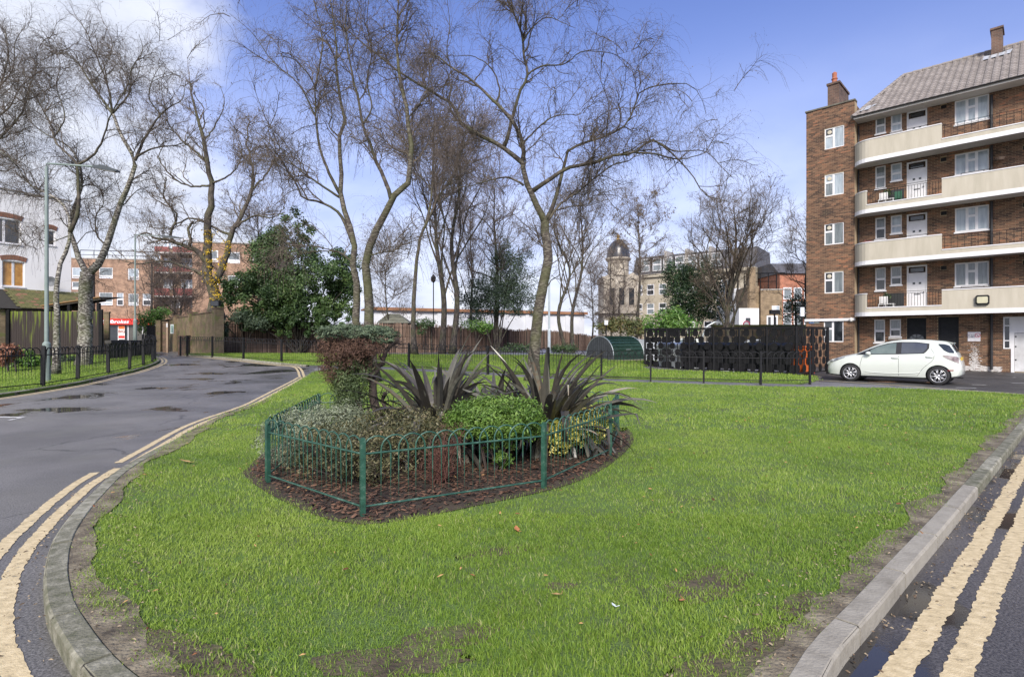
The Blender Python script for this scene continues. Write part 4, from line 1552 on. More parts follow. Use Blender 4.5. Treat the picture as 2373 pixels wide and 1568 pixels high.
def traced(name, label, base, Y, limbs, lv, seed, barks, twm, h0=0.08, group=None, buds=0, budsize=0.02, depth=0.35, cat='tree', sides=9, flare=1.5, wob=0.012, spr=None):
    """a tree whose main limbs follow the ones seen; each limb swings towards or away from the viewer as it grows"""
    rr = np.random.RandomState(seed)
    Lw, Rw = [], []
    fr = []
    for li, (pts, r0, r1, dd) in enumerate(limbs):
        q2 = catmull(pts, 22)
        n = len(q2)
        # depth at the start: that of the limb it leaves
        y0 = Y
        if li and fr:
            best = 1e9
            for (p2, dep) in fr:
                d = np.hypot(p2[:, 0] - q2[0, 0], p2[:, 1] - q2[0, 1])
                k = d.argmin()
                if d[k] < best:
                    best, y0 = d[k], dep[k]
        plen = np.hypot(*(np.diff(q2, axis=0).T)).sum() / F * Y
        dep = y0 + dd * depth * plen * np.linspace(0, 1, n) ** 1.2 + 0.05 * plen * np.sin(np.linspace(0, 5, n) + rr.rand() * 6) * np.linspace(0, 1, n)
        fr.append((q2, dep))
        P = np.stack([(q2[:, 0] - CX) / F * dep, dep, EYE + (HY - q2[:, 1]) / F * dep], 1)
        P[1:-1] += rr.normal(0, wob * (r0 / 0.15) ** 0.5, (n - 2, 3))
        Lw.append(P)
        rad = (r0 + (r1 - r0) * np.linspace(0, 1, n) ** 0.7) * (1 if li == 0 or pts[0][1] > HY + 30 else 0.95)
        if li == 0 or pts[0][1] > HY + 30:
            rad[:3] *= np.array([flare, 1 + (flare - 1) * 0.45, 1 + (flare - 1) * 0.15])
        Rw.append(rad)
    b0 = Lw[0][0]
    root = thing(name, label, cat, (b0[0], b0[1], H(b0[0], b0[1]) + h0), group=group)
    for i, (P, r) in enumerate(zip(Lw, Rw)):
        big = r[0] > 0.09
        mb = MB().tubes(P[None], r[None], sides if big else 6, cap=True)
        trunk = i == 0 or limbs[i][0][0][1] > HY + 30
        obj('trunk' if trunk else 'limb', mb, barks[0] if big else barks[1], root, world=True, smooth=True)
    P, Rd = np.array(Lw), np.array(Rw)
    sel = [i for i in range(len(limbs)) if not (i == 0 or limbs[i][0][0][1] > HY + 30)]
    # twigs leave the limbs and the upper half of the trunk
    tops = P[[i for i in range(len(limbs)) if i not in sel]][:, 10:]
    topr = Rd[[i for i in range(len(limbs)) if i not in sel]][:, 10:]
    tops = np.stack([np.stack([np.interp(np.linspace(0, tops.shape[1] - 1, 22), np.arange(tops.shape[1]), t[:, k]) for k in range(3)], 1) for t in tops]) if len(tops) else tops
    topr = np.stack([np.interp(np.linspace(0, topr.shape[1] - 1, 22), np.arange(topr.shape[1]), t) for t in topr]) if len(topr) else topr
    base = np.concatenate([P[sel], tops]) if len(sel) else tops
    br = np.concatenate([Rd[sel], topr]) if len(sel) else topr
    crown(root, base, br, rr, lv, twm, buds, budsize, spr=spr)
    return root


# order of wood: (per metre, from, shortest, longest, angle, points, wander, lift, radius, sides, -, upward bias)
WEEP = [(2.2, 0.12, 0.7, 2.3, 0.85, 7, 0.26, 0.06, 0.026, 4, 0, 0.25), (5.0, 0.08, 0.35, 1.3, 0.9, 6, 0.28, -0.05, 0.013, 3, 0, 0.15), (7.5, 0.05, 0.4, 1.35, 1.0, 5, 0.2, -0.5, 0.0088, 3, 0, -0.1)]
WEEP2 = [(2.4, 0.12, 0.7, 2.2, 0.8, 7, 0.26, 0.08, 0.026, 4, 0, 0.25), (5.2, 0.08, 0.35, 1.3, 0.9, 6, 0.28, -0.04, 0.013, 3, 0, 0.15), (7.5, 0.05, 0.4, 1.4, 1.0, 5, 0.2, -0.5, 0.0088, 3, 0, -0.1)]

T1 = [
    ([(1234, 884), (1240, 800), (1246, 740), (1252, 690), (1263, 640), (1270, 592), (1265, 548), (1263, 514)], 0.225, 0.15, 0),
    ([(1264, 520), (1242, 472), (1220, 426), (1212, 383), (1212, 340), (1199, 298), (1178, 269), (1149, 238), (1118, 209), (1086, 181), (1050, 160), (1010, 128), (969, 124)], 0.135, 0.018, -0.3),
    ([(1211, 378), (1185, 358), (1157, 337), (1121, 319), (1096, 305), (1064, 280), (1057, 256), (1038, 234), (1005, 215), (955, 187), (919, 163), (878, 130), (845, 105), (801, 69), (770, 55), (735, 60)], 0.095, 0.012, 0.5),
    ([(1168, 340), (1173, 326), (1180, 301), (1192, 252), (1206, 209), (1222, 174), (1213, 121), (1210, 89), (1203, 64), (1192, 32), (1174, 0), (1160, -50)], 0.085, 0.02, -0.5),
    ([(1221, 176), (1235, 163), (1263, 152), (1291, 152), (1320, 142), (1345, 121), (1398, 121), (1433, 131), (1462, 153)], 0.035, 0.008, 0.6),
    ([(1210, 100), (1228, 71), (1249, 50), (1270, 41), (1298, 51), (1334, 66)], 0.032, 0.007, -0.6),
    ([(1210, 88), (1220, 53), (1206, 11), (1215, -30)], 0.03, 0.01, 0.3),
    ([(1264, 512), (1277, 486), (1295, 433), (1309, 372), (1313, 351), (1359, 330), (1405, 314), (1440, 296), (1458, 280), (1476, 231), (1494, 206), (1575, 193), (1618, 213), (1635, 262)], 0.085, 0.007, 0.45),
    ([(1232, 444), (1270, 418), (1313, 390), (1369, 378), (1419, 362), (1476, 351), (1504, 323), (1540, 340), (1572, 372), (1603, 404), (1632, 450), (1689, 468)], 0.09, 0.010, -0.5),
    ([(1470, 352), (1522, 358), (1572, 369), (1632, 355), (1650, 330), (1689, 333)], 0.04, 0.007, -0.2),
    ([(1504, 324), (1535, 335), (1564, 351), (1632, 351), (1671, 387), (1700, 415)], 0.035, 0.006, 0.5),
    ([(1268, 512), (1299, 472), (1345, 440), (1384, 408), (1419, 383), (1458, 372), (1478, 354)], 0.06, 0.018, 0.7),
    ([(1290, 488), (1320, 479), (1366, 472), (1373, 454), (1423, 452), (1447, 465)], 0.032, 0.007, 0.5),
    ([(1213, 430), (1192, 417), (1167, 411), (1121, 422), (1079, 433), (1030, 436)], 0.045, 0.008, 0.4),
    ([(1212, 330), (1242, 301), (1277, 273), (1313, 266), (1341, 266), (1357, 245)], 0.04, 0.008, -0.6),
    ([(1150, 238), (1157, 206), (1139, 160), (1096, 131), (1050, 131)], 0.04, 0.009, 0.7),
    ([(1404, 314), (1410, 245), (1394, 195), (1391, 170), (1402, 140)], 0.028, 0.006, -0.5),
    ([(1276, 273), (1270, 235), (1290, 205), (1280, 180)], 0.018, 0.006, 0.4),
    ([(1060, 280), (1040, 240), (1048, 180), (1035, 120), (1042, 60), (1036, 0)], 0.035, 0.01, -0.5),
]
traced('birch_tree', 'tall leaning weeping birch on the lawn whose limb sweeps far right over the bin enclosure', None, 18.8, T1, WEEP, 41, (b_birchd, b_limb), m_tw2, buds=1, budsize=0.035, spr=(230, 1.0, 'weep'))

T2 = [
    ([(863, 884), (857, 820), (855, 756), (852, 656), (848, 592), (861, 555), (883, 514), (905, 466), (924, 441), (946, 422), (949, 372), (953, 323), (944, 276), (944, 248), (928, 199), (921, 138), (921, 50), (925, -20)], 0.215, 0.02, -0.25),
    ([(838, 872), (830, 800), (826, 756), (826, 656), (817, 608), (820, 567), (804, 504), (789, 460), (792, 429), (789, 372), (784, 323), (801, 298), (790, 234), (782, 204), (779, 165), (779, 105), (770, 40), (762, -20)], 0.165, 0.018, 0.25),
    ([(906, 462), (890, 413), (870, 372), (858, 336), (840, 290), (828, 221), (817, 179), (806, 119), (801, 66), (804, -10)], 0.085, 0.016, 0.45),
    ([(820, 570), (789, 498), (745, 470), (700, 457), (685, 422), (669, 400), (637, 350), (606, 315), (580, 300)], 0.075, 0.010, 0.6),
    ([(786, 457), (729, 419), (682, 384), (650, 344), (625, 290)], 0.05, 0.010, -0.6),
    ([(788, 450), (768, 414), (743, 350), (732, 276), (729, 207), (713, 171), (680, 138), (650, 130)], 0.07, 0.012, -0.5),
    ([(731, 270), (691, 195), (631, 142), (585, 78), (532, 32)], 0.035, 0.007, 0.6),
    ([(729, 207), (740, 152), (747, 97), (735, 33), (720, -20)], 0.04, 0.012, 0.3),
    ([(816, 608), (789, 586), (760, 582), (713, 583), (690, 590)], 0.045, 0.010, 0.5),
    ([(856, 592), (880, 586), (920, 578), (952, 577)], 0.03, 0.009, -0.5),
    ([(785, 318), (762, 292), (770, 262), (752, 220), (756, 170)], 0.03, 0.008, 0.6),
    ([(840, 288), (862, 250), (850, 190), (862, 120), (850, 60), (856, -20)], 0.035, 0.01, -0.6),
    ([(668, 400), (640, 380), (610, 370), (580, 372)], 0.02, 0.007, 0.4),
    ([(944, 276), (985, 220), (1000, 150), (1020, 90)], 0.03, 0.008, 0.5),
]
traced('birch_tree', 'twin-stemmed weeping birch rising from the lawn just behind the topiary conifer', None, 18.3, T2, WEEP2, 42, (b_birchd, b_limb), m_tw2, buds=1, budsize=0.035, spr=(160, 1.1, 'weep'))

T3 = [
    ([(960, 823), (957, 750), (961, 656), (971, 561), (997, 498), (1019, 451), (1040, 425), (1060, 380), (1075, 330)], 0.19, 0.03, 0),
    ([(984, 528), (999, 460), (1003, 372), (1004, 309), (1007, 276), (991, 220), (980, 160)], 0.10, 0.02, 0.3),
    ([(1000, 440), (960, 390), (940, 340), (930, 290)], 0.05, 0.012, -0.4),
    ([(1030, 436), (1070, 400), (1100, 350)], 0.05, 0.012, 0.4),
]
traced('slender_tree', 'slim mossy pale trunk behind the railing, left of the double trunk', None, 33.5, T3, [(2.2, 0.1, 1.2, 3.4, 0.6, 8, 0.16, 0.12, 0.03, 4, 0, 0.4), (2.4, 0.1, 0.6, 2.0, 0.7, 6, 0.2, 0.0, 0.014, 3, 0, 0.2), (3.0, 0.1, 0.4, 1.3, 0.8, 5, 0.2, -0.15, 0.009, 3, 0, 0.0)], 43, (b_grey, b_limb), m_tw4, h0=0.05, spr=(170, 1.9, 'fan'))

BA = [
    ([(130, 866), (133, 796), (131, 690), (133, 647), (142, 605), (159, 569), (163, 541), (156, 488), (135, 463), (99, 442), (64, 424), (46, 392), (28, 370), (0, 350)], 0.15, 0.014, -0.2),
    ([(162, 538), (181, 488), (181, 424), (177, 379), (150, 350), (124, 325), (124, 301), (85, 230), (67, 206), (50, 150)], 0.09, 0.012, 0.3),
    ([(178, 385), (220, 355), (245, 301), (259, 262), (294, 199), (305, 156)], 0.06, 0.012, -0.4),
    ([(130, 460), (90, 455), (40, 450), (0, 448)], 0.035, 0.008, 0.4),
    ([(163, 545), (120, 560), (80, 555), (50, 575)], 0.025, 0.007, -0.3),
    ([(124, 320), (150, 270), (130, 200), (140, 150), (120, 110)], 0.035, 0.008, 0.5),
]
traced('birch_tree', 'thin crooked white birch leaning by the lamp post on the left verge', None, 21.5, BA, WEEP, 44, (b_birch, b_limb), m_tw2, buds=1, budsize=0.03, spr=(120, 1.0, 'weep'), flare=1.2)
BB = [
    ([(194, 851), (198, 800), (199, 690), (202, 630)], 0.31, 0.27, 0),
    ([(202, 636), (184, 601), (170, 562), (163, 530), (172, 480), (190, 430), (184, 380), (160, 340), (130, 322), (90, 300), (60, 270)], 0.15, 0.014, 0.3),
    ([(205, 634), (227, 612), (248, 569), (262, 520), (280, 470), (305, 413), (312, 375), (290, 330), (270, 294), (259, 262), (213, 195), (170, 135), (135, 121), (100, 140)], 0.19, 0.014, -0.2),
    ([(312, 372), (337, 319), (372, 266), (400, 245), (422, 230), (430, 190)], 0.08, 0.012, 0.4),
    ([(316, 364), (355, 344), (395, 338), (425, 330), (450, 300)], 0.055, 0.010, -0.4),
    ([(260, 262), (250, 200), (213, 106), (192, 60), (152, 21)], 0.055, 0.009, 0.4),
    ([(262, 262), (300, 215), (305, 160), (330, 120), (322, 80)], 0.05, 0.009, -0.5),
    ([(372, 266), (345, 225), (360, 170), (385, 140)], 0.04, 0.008, 0.4),
    ([(248, 570), (225, 545), (222, 500), (240, 470), (230, 430)], 0.05, 0.010, 0.4),
    ([(213, 195), (240, 160), (260, 110), (250, 70)], 0.03, 0.008, 0.3),
]
traced('birch_tree', 'stout forked silver birch with flaking black and white bark on the left verge', None, 25.5, BB, WEEP, 45, (b_birch, b_limb), m_tw2, buds=1, budsize=0.035, spr=(140, 1.0, 'weep'), flare=1.25)
BE = [
    ([(-95, 880), (-90, 760), (-85, 640), (-80, 520), (-60, 440), (-40, 380), (-10, 330), (30, 290), (60, 240), (70, 190)], 0.24, 0.016, 0),
    ([(-70, 480), (-60, 380), (-30, 280), (0, 200), (20, 130), (10, 70)], 0.12, 0.014, 0.3),
    ([(-30, 290), (20, 250), (50, 200), (100, 160)], 0.05, 0.01, -0.4),
    ([(0, 200), (30, 160), (35, 100), (60, 60)], 0.04, 0.01, 0.4),
    ([(-60, 440), (-20, 400), (20, 395), (50, 372)], 0.05, 0.01, 0.2),
]
traced('birch_tree', 'weeping birch at the far left edge with only its crown reaching into view', None, 22.5, BE, WEEP, 46, (b_birch, b_limb), m_tw2, buds=1, budsize=0.03, spr=(110, 1.0, 'weep'))

PC = [
    ([(500, 742), (496, 700), (494, 665), (482, 633), (481, 566), (486, 495), (493, 424), (486, 400), (479, 362), (464, 301), (447, 234), (440, 190)], 0.52, 0.05, 0),
    ([(500, 655), (521, 598), (532, 548), (560, 495), (581, 442), (585, 390), (570, 330), (580, 280)], 0.33, 0.04, 0.3),
    ([(488, 622), (457, 583), (425, 569), (383, 555), (337, 541), (310, 545)], 0.30, 0.05, -0.5),
    ([(484, 645), (436, 619), (376, 605), (319, 612), (290, 605)], 0.17, 0.04, 0.3),
    ([(536, 548), (489, 523), (440, 505), (390, 530), (345, 525)], 0.13, 0.04, 0.4),
    ([(484, 378), (422, 326), (390, 284), (380, 240)], 0.13, 0.03, -0.3),
    ([(487, 430), (440, 432), (400, 410), (370, 370), (380, 330)], 0.10, 0.03, 0.5),
    ([(545, 525), (590, 500), (630, 505), (660, 480)], 0.12, 0.03, -0.4),
    ([(581, 442), (620, 400), (640, 350), (620, 300)], 0.10, 0.025, 0.5),
    ([(405, 562), (395, 540), (410, 500), (380, 460), (385, 410)], 0.13, 0.03, 0.3),
    ([(470, 330), (500, 290), (520, 240), (510, 200)], 0.08, 0.02, 0.3),
    ([(435, 573), (442, 560), (436, 530), (448, 512)], 0.15, 0.09, 0.1),
    ([(492, 424), (540, 400), (560, 350), (545, 300)], 0.09, 0.02, -0.4),
]
SPREAD = [(1.1, 0.1, 1.6, 4.0, 0.9, 8, 0.34, 0.08, 0.05, 4, 0, 0.3), (2.2, 0.1, 0.9, 2.4, 0.9, 6, 0.36, 0.04, 0.026, 3, 0, 0.15), (4.2, 0.1, 0.4, 1.4, 0.9, 4, 0.32, -0.02, 0.015, 3, 0, 0.0)]
pc = traced('plane_tree', 'big spreading bare tree with thick gnarled limbs behind the brick garden wall', None, 43.5, PC, SPREAD, 47, (b_grey, b_limb), m_tw3, spr=(110, 1.7, 'fan'), h0=0.0, buds=2, budsize=0.10, sides=10, wob=0.04)
m_ivy = M('yellow_ivy_leaf', [(0.0, 0.18, 0.13, 0.01), (1.0, 0.70, 0.48, 0.03)], tw=0.8, nw=0.3, scale=3, rough=0.6, transl=0.2)
iv = []
for (px, py) in [(483, 545), (484, 570), (482, 600), (486, 630), (494, 660), (500, 690), (506, 640), (516, 610), (526, 570), (495, 650), (504, 700), (512, 680), (497, 715)]:
    p = at(px, py, 43.2)
    iv.append((*p, 0.42, 0.42, 0.55))
fl = leafcloud(MB(), iv, None, 650, 0.17, 48, clumps=80, cl=0.3)
obj('ivy', fl, m_ivy, pc, world=True)


def auto(name, label, base, Y, topy, spread, seed, barks, twm, trunk_r=0.2, fork=0.35, n1=14, style='vase', h0=0.0, lv=None, lean=0.0, group=None, buds=0, budsize=0.1, stems=1, wob=0.03, spr=(100, 1.6, 'fan')):
    """a bare tree grown from its trunk: base column, height row of its top, half-width of its crown (all as seen)"""
    rr = np.random.RandomState(seed)
    if base[1] is not None and Y is None:
        X, Y = gp(base[0], base[1], h0)
    else:
        X = (base[0] - CX) / F * Y
    g0 = H(X, Y) + h0
    top = EYE + (HY - topy) / F * Y
    hgt = top - g0
    wd = spread / F * Y
    root = thing(name, label, 'tree', (X, Y, g0), group=group)
    mains, mr = [], []
    for s in range(stems):
        ox = (s - (stems - 1) / 2) * trunk_r * 2.6
        a = np.array([X + ox, Y + rr.normal() * trunk_r * (stems > 1), g0 - 0.1])
        e = np.array([X + ox * 3 + lean * hgt, Y + rr.normal() * 0.5, g0 + hgt * 0.96])
        mid = [a + (e - a) * t + rr.normal(size=3) * np.array([1, 1, 0]) * hgt * 0.018 for t in (0.25, 0.5, 0.75)]
        P = catmull([a] + mid + [e], 22)
        r = trunk_r * 0.85 * (1 - 0.93 * np.linspace(0, 1, 22) ** 1.1)
        r[0] *= 1.4
        r[1] *= 1.12
        mains.append(P)
        mr.append(r)
        obj('trunk', MB().tubes(P[None], r[None], 9, cap=True), barks[0], root, world=True, smooth=True)
    Lw, Rw = [], []
    for i in range(n1):
        P0, r0 = mains[i % stems], mr[i % stems]
        t = fork + (0.93 - fork) * (i + rr.rand()) / n1
        k = t * 21
        ki = int(k)
        st = P0[ki] * (1 - k + ki) + P0[min(ki + 1, 21)] * (k - ki)
        az = i * 2.4 + rr.rand() * 0.9
        u = (t - fork) / (1 - fork)
        if style == 'vase':
            el, ln = 0.75 + 0.5 * u, hgt * (1 - t) * 0.98
            ln = max(ln, hgt * 0.12)
            out = min(wd * (0.35 + 0.65 * (1 - u)), ln)
            el = math.acos(min(out / ln, 0.98)) if ln > out else 0.4
        elif style == 'round':
            ln = wd * math.sqrt(max(1 - (2 * u - 0.75) ** 2 * 0.6, 0.2)) * (0.8 + 0.3 * rr.rand())
            el = 0.25 + 0.7 * u
        else:
            ln = wd * (1.05 - 0.8 * u) * (0.8 + 0.4 * rr.rand())
            el = 0.5
        d = np.array([math.cos(az) * math.cos(el), math.sin(az) * math.cos(el), math.sin(el)])
        pts = [st]
        for j in range(5):
            pts.append(pts[-1] + d * ln / 5)
            d = d + rr.normal(size=3) * 0.16 + np.array([0, 0, 0.10 if style == 'vase' else 0.04])
            d /= np.linalg.norm(d)
        P = catmull(pts, 22)
        rs = min(r0[ki] * 0.5, trunk_r * 0.32)
        r = rs * (1 - 0.9 * np.linspace(0, 1, 22) ** 0.9)
        Lw.append(P)
        Rw.append(r)
        obj('limb', MB().tubes(P[None], r[None], 6, cap=True), barks[1], root, world=True, smooth=True)
    crown(root, np.array(Lw + [m[:] for m in mains]), np.array(Rw + [m for m in mr]), rr, lv, twm, buds, budsize, spr=spr)
    return root


def fan(k, s=1.0, dens=1.0, droop=0.0):
    return [(1.3 * dens, 0.2, 0.22 * k, 0.5 * k, 0.55, 6, 0.15, 0.05, 0.026 * s, 4, 0, 0.25), (2.8 * dens, 0.1, 0.12 * k, 0.30 * k, 0.6, 5, 0.18, 0.03, 0.017 * s, 3, 0, 0.15), (4.2 * dens, 0.1, 0.07 * k, 0.18 * k, 0.65, 4, 0.2, droop, 0.0135 * s, 3, 0, 0.05)]


GB = 'bare trees behind the brushwood fence'
auto('bare_tree', 'dark double-trunked bare tree standing at the brushwood fence behind the left flax plant', (1036, None), 38.0, 300, 125, 51, (b_dark, b_limb), m_tw4, 0.27, 0.24, 22, 'vase', lv=fan(6.0, 1.3, 1.0), stems=2, spr=(120, 1.8, 'fan'))
auto('bare_tree', 'reddish fine-twigged bare tree behind the fence, left of the leaning birch', (1148, None), 47, 395, 110, 52, (b_dark, b_dark), m_tw4, 0.26, 0.28, 20, 'round', lv=fan(5.0, 1.5, 1.2, -0.05), group=GB, spr=(120, 1.9, 'fan'))
auto('bare_tree', 'tall narrow bare tree behind the fence just right of the slim grey lamp post', (1319, None), 45, 425, 75, 53, (b_dark, b_grey), m_tw3, 0.20, 0.22, 22, 'vase', lv=fan(4.5, 1.4, 1.2), stems=2, buds=1)
auto('bare_tree', 'round-headed bare tree rising above the domed tower', (1474, None), 62, 462, 92, 54, (b_dark, b_dark), m_tw3, 0.24, 0.5, 16, 'round', lv=fan(4.4, 1.8, 1.4), buds=2, budsize=0.16)
auto('bare_tree', 'large fan-shaped bare tree behind the right half of the bin enclosure', (1697, None), 38.5, 452, 122, 55, (b_dark, b_dark), m_tw3, 0.27, 0.12, 26, 'vase', lv=fan(5.0, 1.3, 1.0), spr=(180, 1.5, 'fan'))
auto('bare_tree', 'crooked bare oak partly hidden by the left corner of the brick flats', (1878, None), 44, 500, 72, 56, (b_dark, b_limb), m_tw3, 0.26, 0.3, 16, 'round', lv=fan(4.0, 1.4, 1.2))
auto('bare_tree', 'low domed bare garden tree in front of the tan brick flats', (415, None), 50, 612, 85, 57, (b_dark, b_dark), m_tw4, 0.17, 0.15, 22, 'round', lv=fan(3.4, 1.6, 1.6, 0.0), stems=2, spr=(150, 1.9, 'fan'))
auto('bare_tree', 'bushy bare tree in front of the domed tower', (1425, None), 54, 585, 68, 58, (b_dark, b_dark), m_tw4, 0.15, 0.14, 18, 'round', lv=fan(3.2, 1.5, 1.2), stems=2, buds=1, budsize=0.12, spr=(70, 1.7, 'fan'))
auto('bare_tree', 'thin weeping bare tree above the white low building, right of the twin-stemmed birch', (900, None), 44, 560, 75, 59, (b_dark, b_dark), m_tw3, 0.1, 0.3, 16, 'round', lv=fan(3.2, 1.2, 1.1, -0.2))
auto('bare_tree', 'small rusty bare tree left of the domed tower', (1368, None), 60, 600, 45, 60, (b_dark, b_dark), m_tw4, 0.14, 0.3, 14, 'round', lv=fan(3.2, 1.5, 1.2))
auto('bare_tree', 'upright grey bare tree between the leaning birch and the domed tower, far behind', (1090, None), 55, 470, 90, 61, (b_dark, b_dark), m_tw4, 0.2, 0.25, 16, 'vase', lv=fan(5.0, 1.5, 1.2), group=GB)
auto('bare_tree', 'fine bare tree rising behind the glossy evergreen on its left side', (600, None), 48, 470, 95, 62, (b_dark, b_dark), m_tw3, 0.2, 0.3, 16, 'round', lv=fan(5.0, 1.5, 1.3), group=GB)

# evergreens
m_mag = M('magnolia_leaf', [(0.0, 0.014, 0.028, 0.010), (0.4, 0.036, 0.070, 0.022), (0.75, 0.085, 0.145, 0.042), (0.93, 0.17, 0.23, 0.07), (1.0, 0.45, 0.36, 0.05)], tw=0.75, nw=0.35, scale=1.2, rough=0.45, spec=0.4, transl=0.1, bias=-0.04)
m_holly = M('holly_leaf', [(0.0, 0.012, 0.03, 0.012), (0.5, 0.035, 0.075, 0.025), (1.0, 0.12, 0.17, 0.06)], tw=0.75, nw=0.35, scale=1.0, rough=0.45, transl=0.1, bias=-0.04)
m_laurel = M('laurel_leaf', [(0.0, 0.025, 0.065, 0.012), (0.5, 0.085, 0.19, 0.03), (1.0, 0.25, 0.38, 0.09)], tw=0.75, nw=0.35, scale=1.0, rough=0.4, transl=0.2, bias=-0.04)
m_pine = M('pine_needles', [(0.0, 0.012, 0.024, 0.014), (0.5, 0.03, 0.055, 0.028), (1.0, 0.075, 0.11, 0.055)], tw=0.75, nw=0.35, scale=1.0, rough=0.6, bias=-0.04)


def evergreen(name, label, Y, blobs, n, size, mat, seed, clumps, trunk=None, aspect=0.5, cl=0.13, shell=0.45, dz=1.0, cat='tree', group=None, h0=0.0, part='crown'):
    """blobs are ellipses as seen: (column, row, half-width, half-height, depth offset, half-depth)"""
    C = []
    for (x, y, w, h, dy, hd) in blobs:
        p = at(x, y, Y + dy)
        C.append((p.x, p.y, p.z, w / F * (Y + dy), hd, h / F * (Y + dy)))
    bx = trunk if trunk else blobs[0][0]
    X = (bx - CX) / F * Y
    g0 = H(X, Y) + h0
    root = thing(name, label, cat, (X, Y, g0), group=group)
    rr = np.random.RandomState(seed)
    T, TR = [], []
    for c in C:
        a = np.array([X + rr.normal() * 0.15, Y + rr.normal() * 0.15, g0 - 0.1])
        b = np.array(c[:3]) + np.array([0, 0, c[5] * 0.4])
        T.append(catmull([a, a * 0.5 + b * 0.5 + np.array([0, 0, 0.3]), b], 10))
        TR.append(np.linspace(0.07, 0.02, 10) if cat == 'tree' else np.linspace(0.04, 0.015, 10))
    mb = MB().tubes(np.array(T), np.array(TR), 6)
    obj('trunk' if cat == 'tree' else 'stems', mb, b_dark, root, world=True, smooth=True)
    f = leafcloud(MB(), C, None, n, size, seed + 3, clumps=clumps, aspect=aspect, shell=shell, cl=cl, up=0.35)
    obj(part, f, mat, root, world=True)
    return root


evergreen('evergreen_magnolia', 'large dark glossy evergreen spilling over the brown brushwood fence', 38.8,
          [(590, 690, 80, 60, 0, 2.0), (660, 620, 90, 90, 1, 2.2), (690, 530, 50, 45, 1.5, 1.4), (740, 670, 90, 75, 0, 2.0), (785, 630, 50, 60, 1, 1.8), (640, 720, 60, 35, -0.6, 1.2), (770, 720, 50, 30, -0.4, 1.2), (560, 665, 45, 35, 0, 1.2), (720, 735, 70, 25, -0.8, 0.9), (630, 580, 50, 40, 1.2, 1.5), (690, 700, 80, 60, -0.3, 1.5), (600, 740, 55, 25, -0.5, 1.0), (800, 690, 40, 60, 0, 1.5), (680, 745, 100, 22, -0.6, 0.8), (640, 762, 60, 16, -1.0, 0.5), (745, 760, 55, 18, -1.0, 0.5), (680, 765, 70, 20, -1.3, 0.5), (710, 780, 45, 12, -1.3, 0.4), (610, 750, 45, 20, -1.2, 0.5), (800, 745, 32, 25, -0.6, 0.8), (700, 735, 60, 30, -1.2, 0.5), (590, 760, 30, 12, -1, .5)],
          58000, 0.19, m_mag, 71, 560, trunk=690, cl=0.10, shell=0.45)
evergreen('pine_tree', 'dark pine with open layered boughs behind the fence near the leaning birch', 46,
          [(1130, 690, 60, 40, 0, 2), (1200, 650, 50, 60, 0, 2), (1190, 590, 45, 40, 0, 1.8), (1100, 730, 40, 25, 0, 1.5), (1215, 710, 35, 28, 0, 1.5), (1160, 640, 45, 50, 0.5, 2), (1100, 680, 45, 35, 1, 2), (1165, 700, 55, 30, 0, 2)], 22000, 0.24, m_pine, 72, 300, trunk=1148, aspect=0.2, cl=0.17)
evergreen('holly_tree', 'rounded dark evergreen tree behind the laurel and the bin enclosure', 44,
          [(1585, 680, 50, 55, 0, 2), (1625, 650, 50, 50, 0, 2), (1570, 640, 38, 40, 0, 1.8), (1650, 700, 45, 45, 0, 2), (1600, 720, 45, 30, 0, 1.5)], 17000, 0.17, m_holly, 73, 320, trunk=1600, cl=0.13)
evergreen('laurel_shrub', 'bright green laurel bush rising above the left end of the bin enclosure', 33.5,
          [(1520, 750, 28, 20, 0, 1), (1555, 745, 35, 26, 0, 1.2), (1590, 755, 25, 18, 0, 1), (1570, 738, 22, 16, 0, 1)], 3600, 0.22, m_laurel, 74, 130, trunk=1550, cat='shrub', aspect=0.32, cl=0.2, h0=0.0, part='foliage')
evergreen('climbing_shrub', 'straggling green and brown shrub sprawling over the fence left of the laurel', 41,
          [(1440, 752, 35, 16, 0, 1), (1475, 762, 28, 22, 0, 1), (1405, 758, 25, 10, 0, 1)], 3400, 0.17, M('scrub_leaf', [(0.0, 0.03, 0.05, 0.015), (0.5, 0.09, 0.11, 0.035), (1.0, 0.24, 0.15, 0.06)], tw=0.75, nw=0.35, scale=1, rough=0.6, transl=0.1), 75, 120, trunk=1450, cat='shrub', cl=0.2, part='foliage')
evergreen('ivy_mound', 'green ivy mound on top of the brushwood fence behind the flaxes', 41.5, [(1100, 752, 38, 9, 0, 0.6), (1125, 760, 25, 8, 0, 0.5)], 1500, 0.14, m_laurel, 76, 70, cat='climber', cl=0.2, part='foliage')
evergreen('ivy_mound', 'small ivy clump on the fence top right of the slim mossy trunk', 41.5, [(985, 748, 28, 8, 0, 0.6), (975, 765, 14, 18, -0.6, 0.2)], 900, 0.14, m_holly, 77, 50, cat='climber', cl=0.2, part='foliage')
evergreen('garden_shrub', 'yellow-green garden shrub beside the black gate at the end of the road', 46, [(352, 735, 26, 14, 0, 1), (375, 725, 22, 12, 0, 1), (335, 752, 15, 20, 0, 1)], 2600, 0.16, m_laurel, 78, 90, trunk=352, cat='shrub', cl=0.2, part='foliage')
evergreen('garden_shrub', 'rounded green shrub on the left verge behind the railing near the lamp post', 24.5, [(52, 828, 20, 16, 0, 0.5), (75, 838, 16, 12, 0, 0.4)], 1500, 0.13, m_laurel, 79, 60, cat='shrub', cl=0.2, part='foliage')
